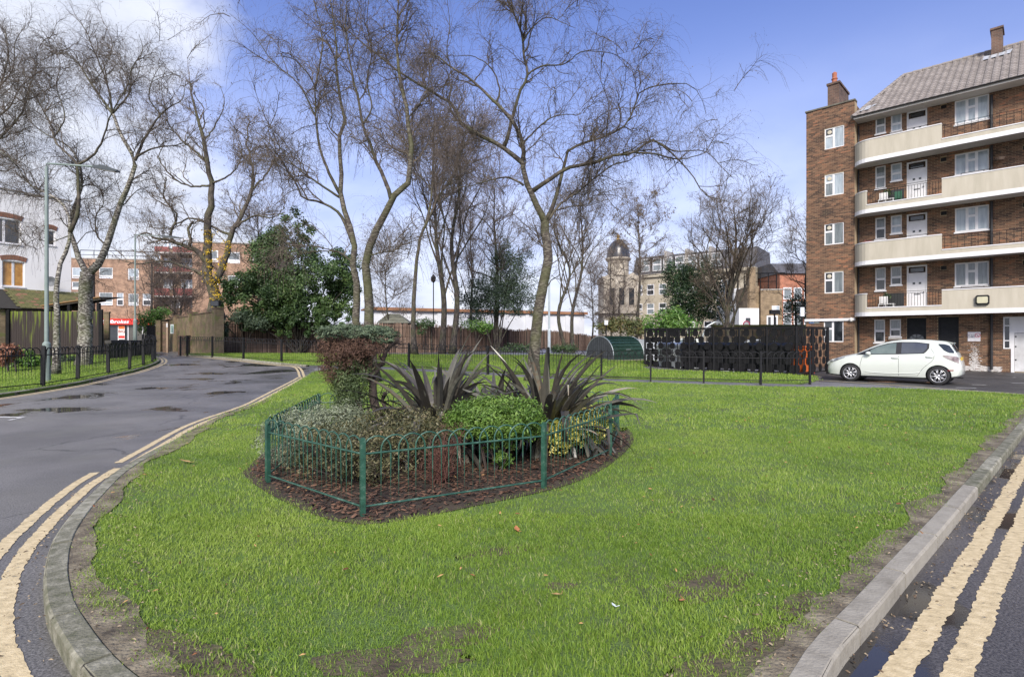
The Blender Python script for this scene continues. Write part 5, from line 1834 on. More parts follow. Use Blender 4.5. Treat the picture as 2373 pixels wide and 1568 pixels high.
evergreen('garden_shrub', 'rust-leaved shrub at the far left of the verge', 22.5, [(22, 815, 20, 14, 0, 0.4), (8, 830, 14, 16, 0, 0.4)], 1100, 0.14, M('rust_leaf', [(0.0, 0.07, 0.03, 0.02), (1.0, 0.42, 0.20, 0.12)], tw=0.8, nw=0.3, scale=3, rough=0.7, transl=0.2), 80, 60, cat='shrub', cl=0.22, part='foliage')
evergreen('garden_shrub', 'dark low shrub under the fence between the two left birches', 27, [(155, 832, 14, 10, 0, 0.5)], 700, 0.13, m_holly, 81, 30, cat='shrub', cl=0.2, part='foliage')
evergreen('climbing_shrub', 'grey-green shrub spilling over the left end of the brushwood fence', 37.6, [(560, 735, 30, 14, 0, 0.8), (520, 760, 8, 25, 0, 0.4), (600, 748, 30, 14, 0, 0.6)], 2600, 0.15, m_topg, 82, 90, trunk=560, cat='shrub', cl=0.2, part='foliage')
for i, (px, py, w) in enumerate([(1180, 808, 26), (1215, 806, 22), (1320, 806, 20), (1290, 808, 16)]):
    evergreen('fence_shrub', ['low dark shrub at the foot of the fence behind the right flax', 'low dark shrub at the fence foot left of the leaning birch trunk', 'low dark scrub at the fence foot beside the bike hangar', 'low dark scrub at the foot of the slim grey lamp post'][i], 42.5,
              [(px, py, w, 8, 0, 0.5)], 800, 0.12, m_holly, 84 + i, 40, cat='shrub', cl=0.25, part='foliage')

# ------------------------------------------------------------------ frames for buildings
class Fr:
    """wall frame: x to the right along the wall, y into the wall, z up"""
    def __init__(s, o, ex):
        s.o = np.array(o, float)
        e = np.array(ex, float)
        s.ex = e / np.linalg.norm(e)
        s.ey = np.array([-s.ex[1], s.ex[0]])
        s.rz = math.atan2(s.ex[1], s.ex[0])

    def L(s, px, py, y=0.0):
        r = (px - CX) / F
        x = (r * (s.o[1] + y * s.ey[1]) - s.o[0] - y * s.ey[0]) / (s.ex[0] - r * s.ex[1])
        Y = s.o[1] + x * s.ex[1] + y * s.ey[1]
        return x, EYE + (HY - py) / F * Y

    def thing(s, name, label, cat, group=None):
        return thing(name, label, cat, (s.o[0], s.o[1], 0), s.rz, group)

    def rect(s, x0, x1, y0, y1, yl=0.0):
        """wall rectangle from picture columns x0..x1 and rows y0..y1 read at its left edge"""
        a, zt = s.L(x0, y0, yl)
        b, _ = s.L(x1, y0, yl)
        _, zb = s.L(x0, y1, yl)
        return a, b, zb, zt


m_white = M('white_upvc', [(0.62, 0.62, 0.63), (0.74, 0.74, 0.75)], scale=2, rough=0.4)
m_glassd = M('dark_glass', [(0.012, 0.015, 0.018), (0.05, 0.055, 0.06)], scale=1.3, rough=0.06, spec=0.9, tw=0.4, nw=0.6)
m_glassm = M('netted_glass', [(0.10, 0.12, 0.13), (0.22, 0.25, 0.26)], scale=2.3, stretch=(6, 6, 0.7), rough=0.08, spec=0.9)
m_glassl = M('pale_glass', [(0.24, 0.29, 0.33), (0.42, 0.48, 0.52)], scale=1.2, stretch=(6, 6, 0.8), rough=0.1, spec=0.9)
m_glassw = M('warm_glass', [(0.28, 0.12, 0.02), (0.62, 0.33, 0.08)], scale=2, rough=0.12, spec=0.7)
m_sill = M('sill_stone', [(0.28, 0.26, 0.23), (0.42, 0.40, 0.37)], scale=5, rough=0.8)
LAY = {
    'flank': [(0, .46, .62, 1), (0, .46, 0, .62), (.46, 1, 0, 1)],
    'two': [(0, 1, .5, 1), (0, 1, 0, .5)],
    'twolow': [(0, 1, .42, 1), (0, 1, 0, .42)],
    'C': [(0, .36, 0, 1), (.36, .64, .62, 1), (.36, .64, 0, .62), (.64, 1, 0, 1)],
    'pair': [(0, .5, 0, 1), (.5, 1, 0, 1)],
    'one': [(0, 1, 0, 1)],
    'picture': [(0, 1, .22, 1), (0, 1, 0, .22)],
}


def window(E, r, lay, glass, y=0.03, t=0.05, dep=0.05, sill=True, frame=None, sillm=None, name='window', label=None):
    x0, x1, z0, z1 = r
    mb = MB()
    panes = []
    for k, (a, b, c, d) in enumerate(LAY[lay]):
        xa, xb = x0 + (x1 - x0) * a, x0 + (x1 - x0) * b
        za, zb = z0 + (z1 - z0) * c, z0 + (z1 - z0) * d
        # posts run the full height, rails butt between them
        mb.box(xa, xa + t, y, y + dep, za, zb)
        mb.box(xb - t, xb, y, y + dep, za, zb)
        mb.box(xa + t, xb - t, y, y + dep, za, za + t)
        mb.box(xa + t, xb - t, y, y + dep, zb - t, zb)
        panes.append((xa + t, xb - t, za + t, zb - t))
    w = obj(name, mb, frame or m_white, E)
    if label:
        w['label'] = label
    for k, (a, b, c, d) in enumerate(panes):
        g_ = glass[k % len(glass)] if isinstance(glass, (list, tuple)) else glass
        p = MB().box(a - 0.004, b + 0.004, y + dep * 0.5, y + dep * 0.7, c - 0.004, d + 0.004, R.rand())
        obj('pane', p, g_, w)
    if sill:
        obj('sill', MB().box(x0 - 0.04, x1 + 0.04, -0.05, y - 0.002, z0 - 0.07, z0 - 0.004), sillm or m_white, w)
    return w


def holes_grid(x0, x1, z0, z1, holes):
    xs = sorted({x0, x1} | {min(max(h[i], x0), x1) for h in holes for i in (0, 1)})
    zs = sorted({z0, z1} | {min(max(h[i], z0), z1) for h in holes for i in (2, 3)})
    out = []
    for a, b in zip(xs[:-1], xs[1:]):
        run = None
        for c, d in zip(zs[:-1], zs[1:]):
            xm, zm = (a + b) / 2, (c + d) / 2
            blocked = any(h[0] < xm < h[1] and h[2] < zm < h[3] for h in holes)
            if blocked:
                if run:
                    out.append((a, b, *run))
                run = None
            else:
                run = (run[0], d) if run else (c, d)
        if run:
            out.append((a, b, *run))
    return out


def brick_wall(E, x0, x1, z0, z1, y, holes, mats, seed, nobj=0, bw=0.225, bh=0.075, near='right', depth=0.25, name='wall'):
    """mortar slab with openings; every brick stands a little proud of the joints"""
    rr = np.random.RandomState(seed)
    mb = MB()
    for (a, b, c, d) in holes_grid(x0, x1, z0, z1, holes):
        mb.box(a, b, y + 0.009, y + depth, c, d)
    wall = obj(name, mb, mats[0], E)
    rows = int(round((z1 - z0) / bh))
    B = []
    for j in range(rows):
        za = z0 + j * (z1 - z0) / rows
        zb = za + (z1 - z0) / rows
        off = -bw / 2 if j % 2 else 0
        x = x0 + off
        while x < x1:
            segs = [(max(x, x0), min(x + bw, x1))]
            for h in holes:
                if h[2] < zb - 0.02 and h[3] > za + 0.02:
                    ns = []
                    for (a, b) in segs:
                        if h[1] <= a or h[0] >= b:
                            ns.append((a, b))
                        else:
                            if a < h[0]:
                                ns.append((a, h[0]))
                            if b > h[1]:
                                ns.append((h[1], b))
                    segs = ns
            for (a, b) in segs:
                if b - a > 0.03:
                    B.append((a + 0.006, b - 0.006, za + 0.007, zb - 0.007))
            x += bw
    B = np.array(B)
    pr = y + rr.normal(0, 0.0012, len(B))
    T = rr.rand(len(B))
    # darker and redder courses come in patches
    key = (-B[:, 0] * (1 if near == 'right' else -1)) + np.abs(B[:, 2] - 1.0) * 0.8
    order = np.argsort(key)
    single = set(order[:nobj].tolist())
    rest = np.array([i for i in range(len(B)) if i not in single])
    q = B[rest]
    n = len(q)
    yf, yb = pr[rest], np.full(n, y + 0.02)
    cor = [(0, 2, yf), (1, 2, yf), (1, 3, yf), (0, 3, yf), (0, 2, yb), (1, 2, yb), (1, 3, yb), (0, 3, yb)]
    V = np.stack([np.stack([q[:, a], yy, q[:, c]], 1) for a, c, yy in cor], 1).reshape(-1, 3)
    base = np.arange(n)[:, None] * 8
    fcs = [[0, 1, 2, 3], [4, 5, 1, 0], [3, 2, 6, 7], [4, 0, 3, 7], [1, 5, 6, 2]]
    m2 = MB()
    m2.V.append(V)
    m2.n = len(V)
    for f in fcs:
        m2.F.append(base + np.array([f]))
        m2.T.append(T[rest])
    st = obj('brickwork', m2, mats[1], wall)
    st['kind'] = 'stuff'
    for i in sorted(single):
        a, b, c, d = B[i]
        p = MB()
        w, h = b - a, d - c
        p.box(-w / 2, w / 2, 0, 0.019, -h / 2, h / 2, T[i])
        obj('brick', p, mats[1], wall, loc=((a + b) / 2, pr[i], (c + d) / 2))
    return wall


m_mortar = M('mortar', [(0.28, 0.215, 0.13), (0.38, 0.30, 0.19)], scale=3, rough=0.95)
m_brickA = M('flat_brick', [(0.0, 0.035, 0.022, 0.018), (0.25, 0.075, 0.042, 0.03), (0.5, 0.135, 0.072, 0.045), (0.75, 0.19, 0.108, 0.065), (0.93, 0.27, 0.12, 0.065), (1.0, 0.37, 0.15, 0.075)], tw=0.72, nw=0.75, bias=-0.20, scale=0.7, rough=0.85, bump=0.5, bscale=60, detail=8)

# ------------------------------------------------------------------ the block of flats
AF = Fr((22.33, 25.32), (0.719, -0.695))
flats = AF.thing('apartment_building', 'five-storey brown brick block of flats with cream balconies and tiled roof', 'building')
OFF_F, OFF_B = -0.6, -1.2                      # flank and balcony fronts stand forward of the main wall
XL, XC = AF.L(1867.5, 700, OFF_F)[0], AF.L(1980, 700, OFF_F)[0]
XR = 5.0
TOP = 14.03
rct = AF.rect
fl_w = [rct(1910.2, 1955.6, 300, 348, OFF_F), rct(1910.2, 1954.6, 406.5, 456, OFF_F), rct(1909.6, 1954.6, 519.8, 568.7, OFF_F), rct(1909.8, 1954, 631.3, 680, OFF_F), rct(1908.2, 1954, 743.3, 792.1, OFF_F)]
A_w = [rct(2028, 2051.3, 275, 312), rct(2027.5, 2051.3, 387.2, 438.3), rct(2027.5, 2051.3, 506, 555), rct(2027.3, 2051.6, 621.4, 673.4), rct(2025, 2050, 740.4, 793)]
B_w = [rct(2063.7, 2089, 266, 307), rct(2063.7, 2089, 381, 420.5), rct(2063.5, 2089, 501, 542), rct(2063, 2088.5, 618.7, 660.6), rct(2061, 2087, 740, 779.5)]
C_w = [rct(2211.6, 2291.3, 235.5, 290.6), rct(2211.6, 2291, 359, 407.6), rct(2212, 2291.3, 483.6, 538.8), rct(2211.4, 2291, 610.4, 663.8)]
FLR = [10.70, 8.07, 5.44, 2.82, 0.0]
D_w = []
for k, (t_) in enumerate([261, 377.3, 497.4, 616.6]):
    a, b, _, zt = rct(2100.3, 2147.7, t_, 400)
    D_w.append((a, b, FLR[k] + 0.02, zt))
G1 = rct(2100.5, 2145.5, 737, 850)
G1 = (G1[0], G1[1], 0.0, G1[3])
G2 = rct(2173, 2221, 734.5, 850)
G2 = (G2[0], G2[1], 0.0, G2[3])
GW = rct(2324, 2341.6, 734.4, 807.9)
GD = (GW[1], GW[1] + 2.1, 0.03, GW[3])

mats = (m_mortar, m_brickA)
brick_wall(flats, XL, XC, 2.62, TOP, OFF_F, fl_w[:4], mats, 1, depth=0.5)
brick_wall(flats, XL, XC, 0.0, 2.48, OFF_F, fl_w[4:], mats, 2, depth=0.5)
vents = []
for (x_, y_) in [(2179, 244), (2178.5, 366), (2179, 490), (2179, 616), (2378, 207), (2369, 338), (2369, 470), (2369, 603)]:
    a, z = AF.L(x_, y_)
    vents.append((a, a + 0.23, z - 0.20, z))
brick_wall(flats, XC, XR, 0.0, 12.95, 0.0, A_w + B_w + C_w + D_w + [G1, G2, GW, GD] + vents, mats, 3, nobj=290)
for v in vents:
    obj('air_vent', MB().box(v[0], v[1], 0.10, 0.15, v[2], v[3]), m_black, flats)
rm = MB().box(XL + 0.3, XR, 0.26, 9.0, 0, 12.9).box(XL, XC, -0.095, 9.0, 0, 13.9)
obj('rear_wall', rm, brickmat('flats_rear_brick', (0.2, 0.10, 0.06), (0.10, 0.05, 0.035), (0.26, 0.22, 0.16)), flats)
obj('string_course', MB().box(XL - 0.06, XC - 0.002, OFF_F - 0.07, OFF_F + 0.3, 2.483, 2.617), m_white, flats)
obj('coping', MB().box(XL - 0.05, XC + 0.03, OFF_F - 0.05, OFF_F + 0.42, TOP + 0.003, TOP + 0.08), M('coping_stone', [(0.08, 0.075, 0.06), (0.16, 0.15, 0.12)], rough=0.9, scale=4), flats)
gl = [[m_glassd, m_glassl, m_glassl], [m_glassl, m_glassm, m_glassl], [m_glassd, m_glassm, m_glassm], [m_glassd, m_glassd, m_glassm], [m_glassd, m_glassm, m_glassd]]
for k, r in enumerate(fl_w):
    window(flats, (r[0], r[1], r[2], r[3]), 'flank', gl[k], y=OFF_F + 0.03)
    if k < 4:                       # extractor fan set in the small top light
        x = r[0] + (r[1] - r[0]) * 0.24
        z = r[2] + (r[3] - r[2]) * 0.80
        mb = MB().lathe([(0.0, -0.02), (0.085, -0.02), (0.11, 0.0), (0.11, 0.03)], (x, OFF_F + 0.04, z), 14, 'y')
        obj('extractor_fan', mb, M('fan_plastic', (0.5, 0.46, 0.36), rough=0.5), flats)
for k in range(5):
    window(flats, A_w[k], 'two', [m_glassm, m_glassm] if k in (0, 1) else [m_glassm, m_glassd], y=0.03, t=0.055)
    window(flats, B_w[k], 'twolow', [m_glassl, m_glassl] if k < 3 else [m_glassm, m_glassd], y=0.03, t=0.055)
for k in range(4):
    window(flats, C_w[k], 'C', m_glassl if k < 3 else m_glassm, y=0.03, t=0.055)
obj('sill', MB().box(B_w[4][0] - 0.05, B_w[4][1] + 0.05, -0.09, 0.02, B_w[4][2] - 0.16, B_w[4][2] - 0.075), m_sill, flats)


def flat_door(r, k):
    x0, x1, z0, z1 = r
    mb = MB()
    t = 0.07
    mb.box(x0, x0 + t, 0.03, 0.10, z0, z1).box(x1 - t, x1, 0.03, 0.10, z0, z1).box(x0 + t, x1 - t, 0.03, 0.10, z1 - t, z1)
    zb = z1 - 0.42
    mb.box(x0 + t, x1 - t, 0.03, 0.10, zb, zb + 0.05)
    d = obj('front_door', mb, m_white, flats)
    lf_ = MB().box(x0 + t + 0.004, x1 - t - 0.004, 0.05, 0.09, z0 + 0.01, zb - 0.004)
    for a, b in ((0.12, 0.46), (0.54, 0.88)):
        xa, xb = x0 + t + (x1 - x0 - 2 * t) * a, x0 + t + (x1 - x0 - 2 * t) * b
        lf_.box(xa, xb, 0.040, 0.0495, z0 + 0.15, z0 + 0.85).box(xa, xb, 0.040, 0.0495, z0 + 0.98, z0 + 1.35)
    obj('door_leaf', lf_, m_white, d)
    xm, w = (x0 + x1) / 2, (x1 - x0)
    for s in (-1, 1):
        obj('pane', MB().box(xm + s * w * 0.15 - 0.05, xm + s * w * 0.15 + 0.05, 0.036, 0.0495, zb - 0.52, zb - 0.42), m_glassd, d)
    obj('fanlight', MB().box(x0 + t + 0.08, x1 - t - 0.08, 0.07, 0.08, zb + 0.1, z1 - t - 0.06), m_glassd, d)
    obj('letterbox', MB().box(xm - 0.12, xm + 0.12, 0.032, 0.039, z0 + 0.90, z0 + 0.94), m_black, d)
    obj('door_handle', MB().box(x1 - t - 0.10, x1 - t - 0.06, 0.0, 0.049, z0 + 0.98, z0 + 1.03), m_black, d)


for k, r in enumerate(D_w):
    flat_door(r, k)
# two black doors at street level
m_bdoor = M('black_door', [(0.008, 0.009, 0.011), (0.018, 0.019, 0.022)], scale=5, rough=0.5, spec=0.25)
for k, r in enumerate((G1, G2)):
    x0, x1, z0, z1 = r
    d = obj('front_door', MB().box(x0, x0 + 0.06, 0.04, 0.12, 0, z1).box(x1 - 0.06, x1, 0.04, 0.12, 0, z1).box(x0 + 0.06, x1 - 0.06, 0.04, 0.12, z1 - 0.08, z1), m_bdoor, flats)
    d['label'] = ['black panelled street door with arched fanlight', 'plain black plank door with pale graffiti'][k]
    lf_ = MB().box(x0 + 0.06, x1 - 0.06, 0.09, 0.13, 0, z1 - 0.08)
    obj('door_leaf', lf_, m_bdoor, d)
    if k == 0:
        for a, b in ((0.14, 0.46), (0.54, 0.86)):
            for c, e in ((0.15, 0.7), (0.85, 1.42)):
                obj('door_panel', MB().box(x0 + (x1 - x0) * a, x0 + (x1 - x0) * b, 0.078, 0.0885, c, e), m_bdoor, d)
        cx_ = (x0 + x1) / 2
        for q in range(4):
            a0 = math.pi * q / 4
            pts = [(cx_ + 0.30 * math.cos(a0 + t_ * 0.7), 1.50 + 0.26 * math.sin(a0 + t_ * 0.7)) for t_ in (0.08, 0.5, 1.0)] + [(cx_ + 0.08 * math.cos(a0 + 0.7), 1.50 + 0.07 * math.sin(a0 + 0.7)), (cx_ + 0.08 * math.cos(a0 + 0.06), 1.5 + 0.07 * math.sin(a0 + 0.06))]
            obj('pane', MB().prism(pts, 0.075, 0.088, 'y'), m_glassd, d)
        obj('door_handle', MB().box(x1 - 0.16, x1 - 0.11, 0.05, 0.088, 1.0, 1.06), M('chrome', (0.6, 0.6, 0.6), rough=0.3, metal=1.0), d)
    else:
        for q in range(3):
            obj('door_panel', MB().box(x0 + 0.08, x1 - 0.08, 0.078, 0.0885, 0.1 + q * 0.75, 0.80 + q * 0.75), m_bdoor, d)
        m_graf = M('graffiti', (0.22, 0.36, 0.40), rough=0.6)
        xx = x0 + (x1 - x0) * 0.72
        mb = MB()
        for (a, b, c, e) in ((0, .06, .05, .34), (-.12, .10, .02, .16), (-.06, -.10, .12, .06), (.14, .02, .2, .2), (-.02, -.2, .06, -.05), (.1, -.1, .16, -.02)):
            mb.tube([(xx + a, 0.072, 1.02 + b), (xx + (a + c) / 2 + 0.03, 0.072, 1.02 + (b + e) / 2), (xx + c, 0.072, 1.02 + e)], 0.011, 4)
        obj('graffiti', mb, m_graf, d)
# white shop-like unit at the right edge
window(flats, GW, 'one', m_glassd, y=-0.02, t=0.05, sill=False)
mb = MB().box(GW[0] + 0.052, GW[1] - 0.052, -0.016, 0.0, GW[2] + 0.35, GW[2] + 0.40).box(GW[0] + 0.052, GW[1] - 0.052, -0.016, 0.0, GW[3] - 0.42, GW[3] - 0.37)
obj('glazing_bar', mb, m_white, flats)
x0 = GD[0]
d = obj('front_door', MB().box(x0 + 0.002, x0 + 0.12, -0.02, 0.12, 0.0, GD[3]).box(x0 + 0.12, GD[1], -0.02, 0.12, GD[3] - 0.72, GD[3]), m_white, flats)
d['label'] = 'wide white flush door with a blank white panel above'
m_wdoor = M('scuffed_white', [(0.40, 0.40, 0.40), (0.60, 0.61, 0.62)], scale=2, rough=0.5, detail=8)
obj('door_leaf', MB().box(x0 + 0.13, GD[1], 0.02, 0.10, 0.04, GD[3] - 0.73), m_wdoor, d)
for z in (0.55, 1.15, 1.6):
    obj('hinge', MB().box(x0 + 0.135, x0 + 0.19, 0.0, 0.019, z, z + 0.05), m_black, d)

# balconies: slab, parapet and white edgings, rounded into the wall at the left
m_cream = M('cream_render', [(0.40, 0.37, 0.295), (0.45, 0.415, 0.335), (0.49, 0.455, 0.375)], scale=1.3, stretch=(3, 3, 0.5), rough=0.9, bump=0.15, bscale=120)
m_soffit = M('soffit', [(0.42, 0.40, 0.37), (0.52, 0.50, 0.47)], scale=1.2, rough=0.9)


def bal_line(off, x1, inset=0.0):
    pts = [(XC + 0.003, OFF_F + 0.0 + inset)]
    for a in np.linspace(0.15, 1, 6):
        t = a * math.pi / 2
        pts.append((XC + 0.75 * (1 - math.cos(t)) * 0.5 + 0.75 * a * 0.5, OFF_F - 0.6 * math.sin(t) + inset))
    pts.append((x1, OFF_B + inset))
    return pts


def wall_strip(name, line, z0, z1, w, mat, parent, trimz=None):
    """upright strip following a plan line; w is its thickness towards the building"""
    P = np.array(line)
    Q = offset_line(P, w)
    n = len(P)
    V = [(p[0], p[1], z0) for p in P] + [(p[0], p[1], z1) for p in P] + [(p[0], p[1], z0) for p in Q] + [(p[0], p[1], z1) for p in Q]
    fc = []
    for i in range(n - 1):
        fc += [(i, i + 1, n + i + 1, n + i), (n + i, n + i + 1, 3 * n + i + 1, 3 * n + i), (2 * n + i + 1, 2 * n + i, 3 * n + i, 3 * n + i + 1), (i + 1, i, 2 * n + i, 2 * n + i + 1)]
    fc += [(0, n, 3 * n, 2 * n), (n - 1, 3 * n - 1, 4 * n - 1, 2 * n - 1)]
    return obj(name, MB().add(V, fc), mat, parent)


XM = AF.L(2181.5, 300, OFF_B)[0]
XS = AF.L(2007, 560, OFF_B)[0]
full = bal_line(0, XR)


def sub(a, b):
    """the part of the balcony edge between two columns of x"""
    P = np.array(full)
    xs = np.unique(np.concatenate([[a, b], P[(P[:, 0] > a) & (P[:, 0] < b), 0]]))
    return [(x, np.interp(x, P[:, 0], P[:, 1])) for x in xs]


PAR = [11.66, 9.07, 6.45, 3.84]
XL0 = full[0][0]
for k, p in enumerate(PAR):
    bal = obj('balcony', MB().prism([(x, y + 0.02) for x, y in full] + [(XR, -0.002), (XL0, -0.002)], p - 1.115, p - 0.97, 'z'), m_soffit, flats)
    wall_strip('fascia', [(x, y - 0.012) for x, y in full], p - 1.13, p - 0.955, 0.03, m_white, bal)
    wall_strip('edge_trim', [(x, y - 0.035) for x, y in full], p - 1.165, p - 1.10, 0.02, m_white, bal)
    low = p - 0.72
    tall = [(XL0, XM)] if k in (0, 2) else [(XL0, XS), (XM, XR)]
    lows = [(XM, XR)] if k in (0, 2) else [(XS, XM)]
    for a, b in tall:
        wall_strip('parapet', sub(a, b), p - 0.953, p - 0.045, 0.11, m_cream, bal)
        wall_strip('coping', [(x, y - 0.02) for x, y in sub(a, b)], p - 0.043, p, 0.15, m_white, bal)
    for a, b in lows:
        wall_strip('parapet', sub(a + 0.002, b - 0.002), p - 0.953, low - 0.045, 0.11, m_cream, bal)
        wall_strip('coping', [(x, y - 0.02) for x, y in sub(a + 0.002, b - 0.002)], low - 0.043, low, 0.15, m_white, bal)
        # thin iron rail above the low part
        if k in (1, 3):
            q = sub(a + 0.03, min(b, XR) - 0.03)
            x = q[0][0]
            mb = MB()
            mb.tube([(q[0][0], OFF_B + 0.05, p + 0.0), (q[-1][0], OFF_B + 0.05, p + 0.0)], 0.012, 5)
            mb.tube([(q[0][0], OFF_B + 0.05, p - 0.09), (q[-1][0], OFF_B + 0.05, p - 0.09)], 0.009, 5)
            g_ = obj('guard_rail', mb, m_black, bal)
            while x < q[-1][0]:
                obj('baluster', MB().tube([(x, OFF_B + 0.05, low), (x, OFF_B + 0.05, p - 0.09)], 0.008, 4), m_black, g_)
                x += 0.115
    # coping rail on the tall parapets
    for a, b in tall:
        if b - a > 1:
            q = sub(a + 0.7, b - 0.05)
            mb = MB().tube([(q[0][0], OFF_B + 0.06, p + 0.085), (q[-1][0], OFF_B + 0.06, p + 0.085)], 0.012, 5)
            x = q[0][0]
            while x < q[-1][0]:
                mb.box(x - 0.01, x + 0.01, OFF_B + 0.05, OFF_B + 0.07, p, p + 0.085)
                x += 0.8
            obj('coping_rail', mb, m_black, bal)
    if k in (0, 2):
        mb = MB()
        for zz in (0.02, 0.14):
            mb.tube([(XM, OFF_B + 0.06, p + zz - 0.25), (XR, OFF_B + 0.06, p + zz - 0.25)], 0.010, 5)
        x = XM + 0.1
        while x < XR:
            mb.tube([(x, OFF_B + 0.06, low), (x, OFF_B + 0.06, p - 0.11)], 0.008, 4)
            x += 0.24
        obj('guard_rail', mb, m_black, bal)

# bulkhead lamp on the lowest parapet
xl, zl = AF.L(2276, 695, OFF_B)
o = thing('bulkhead_lamp', 'square black bulkhead lamp with cream diffuser on the lowest balcony front', 'light', (0, 0, 0), 0)
o.location = (wm(flats) @ Vector((xl, OFF_B - 0.01, zl)))
o.rotation_euler = (0, 0, AF.rz)
WM[o.name] = Matrix.Translation(o.location) @ Matrix.Rotation(AF.rz, 4, 'Z')
pr_ = [(-.24, -.17), (-.19, -.22), (.19, -.22), (.24, -.17), (.24, .17), (.19, .22), (-.19, .22), (-.24, .17)]
obj('housing', MB().prism(pr_, -0.09, 0.0, 'y'), m_black, o)
obj('diffuser', MB().prism([(x * .78, z * .66) for x, z in pr_], -0.125, -0.092, 'y'), M('diffuser', (0.50, 0.48, 0.34), rough=0.4), o)

# rain pipes
m_pipe = M('cast_iron', (0.018, 0.018, 0.02), rough=0.5)
xp = AF.L(2297, 700)[0]
for (z0, z1) in ((0.1, 2.66), (2.88, 5.27), (5.5, 7.88), (8.12, 10.48), (10.72, 12.8)):
    mb = MB().tube([(xp, -0.09, z0), (xp, -0.09, z1)], 0.055, 10)
    mb.tube([(xp, -0.09, z0 + 0.75), (xp, -0.09, z0 + 0.83)], 0.07, 10).tube([(xp, -0.09, z1 - 0.35), (xp, -0.09, z1 - 0.3)], 0.066, 10)
    obj('rain_pipe', mb, m_pipe, flats)
xq = XC + 0.06
for (z0, z1) in ((0.1, 2.66), (2.88, 5.27), (5.5, 7.88), (8.12, 10.48), (10.72, 12.8)):
    obj('drain_pipe', MB().tube([(xq, -0.06, z0), (xq, -0.06, z1)], 0.035, 8), m_pipe, flats)

# eaves, gutter and tiled roof
EY, EZ, RY, RZ = -0.95, 13.02, 4.5, 16.6
xe, xrg = AF.L(1974, 264, EY)[0], -4.1
obj('eaves_soffit', MB().box(xe + 0.05, XR, EY + 0.08, 0.25, 12.955, 13.0), m_soffit, flats)
obj('fascia_board', MB().box(xe + 0.05, XR, EY + 0.04, EY + 0.078, 12.93, 13.06), m_soffit, flats)
mb = MB()
ga = [(0.055 * math.cos(a), 0.055 * math.sin(a)) for a in np.linspace(math.pi, 2 * math.pi, 7)]
mb.prism([(EY - 0.02 + y, 13.07 + z) for y, z in ga], xe, XR, 'x')
obj('gutter', mb, m_pipe, flats)
roof = obj('roof', MB().add([(xe, EY, EZ), (XR, EY, EZ), (XR, RY, RZ), (xrg, RY, RZ), (xe, 2 * RY - EY, EZ), (XR, 2 * RY - EY, EZ)], [(0, 1, 2, 3), (3, 2, 5, 4), (0, 3, 4)]),
           M('roof_underlay', (0.05, 0.045, 0.04), rough=0.9), flats)
m_tile = M('concrete_tile', [(0.0, 0.15, 0.132, 0.12), (0.5, 0.24, 0.215, 0.195), (1.0, 0.33, 0.30, 0.275)], tw=0.45, nw=0.3, bias=0.12, scale=2.5, rough=0.85, bump=0.4, bscale=40)
sl = math.hypot(RY - EY, RZ - EZ)
sy, sz = (RY - EY) / sl, (RZ - EZ) / sl
tw_, th_ = 0.30, 0.31
nrow = int(sl / th_)
prof = [(-0.15, 0.012), (-0.11, 0.06), (-0.03, 0.07), (0.01, 0.02), (0.05, 0.0), (0.15, 0.008)]


def tilemesh():
    V = []
    for (v, lift) in ((-0.02, 0.022), (th_ + 0.03, 0.0)):
        for (u, h) in prof:
            V.append((u, v * sy - (h + lift) * sz, v * sz + (h + lift) * sy))
    for (u, h) in prof:
        V.append((u, -0.02 * sy, -0.02 * sz))
    n = len(prof)
    fc = [(i, i + 1, n + i + 1, n + i) for i in range(n - 1)] + [(2 * n + i, 2 * n + i + 1, i + 1, i) for i in range(n - 1)]
    return np.array(V), fc


tv, tf = tilemesh()
spots = []
for j in range(nrow):
    v = j * th_
    xl_ = xe + (xrg - xe) * v / sl
    x = XR - tw_ / 2
    while x > xl_ + 0.05:
        spots.append((x, EY + v * sy, EZ + v * sz, R.rand()))
        x -= tw_
spots = [s for s in spots if True]
vis = sorted(spots, key=lambda s: (0 if s[0] < 1.3 else 1, -s[0] * 0.6 + (s[2] - EZ)))
tms = []
for t in (0.15, 0.4, 0.6, 0.85):
    me = MB().add(tv, tf, t).mesh('roof_tile')
    me.materials.append(m_tile)
    tms.append(me)
for s in vis[:300]:
    obj('roof_tile', None, None, roof, mesh=tms[int(s[3] * 4) % 4], loc=s[:3])
mb = MB()
for s in vis[300:]:
    mb.add(tv + np.array(s[:3]), tf, s[3])
obj('roof_tiling', mb, m_tile, roof)['kind'] = 'stuff'
mb = MB()
nn_ = 30
hp = [np.array([xe, EY, EZ + 0.05]) * (1 - i / 16) + np.array([xrg, RY, RZ + 0.06]) * (i / 16) for i in range(17)]
for a, b in zip(hp[:-1], hp[1:]):
    mb.tube([a, a + (b - a) * 0.98], [0.10, 0.085], 8)
x = xrg
while x < XR:
    mb.tube([(x, RY, RZ + 0.04), (x + 0.43, RY, RZ + 0.04)], [0.12, 0.10], 8)
    x += 0.44
obj('ridge_tiling', mb, m_tile, roof)
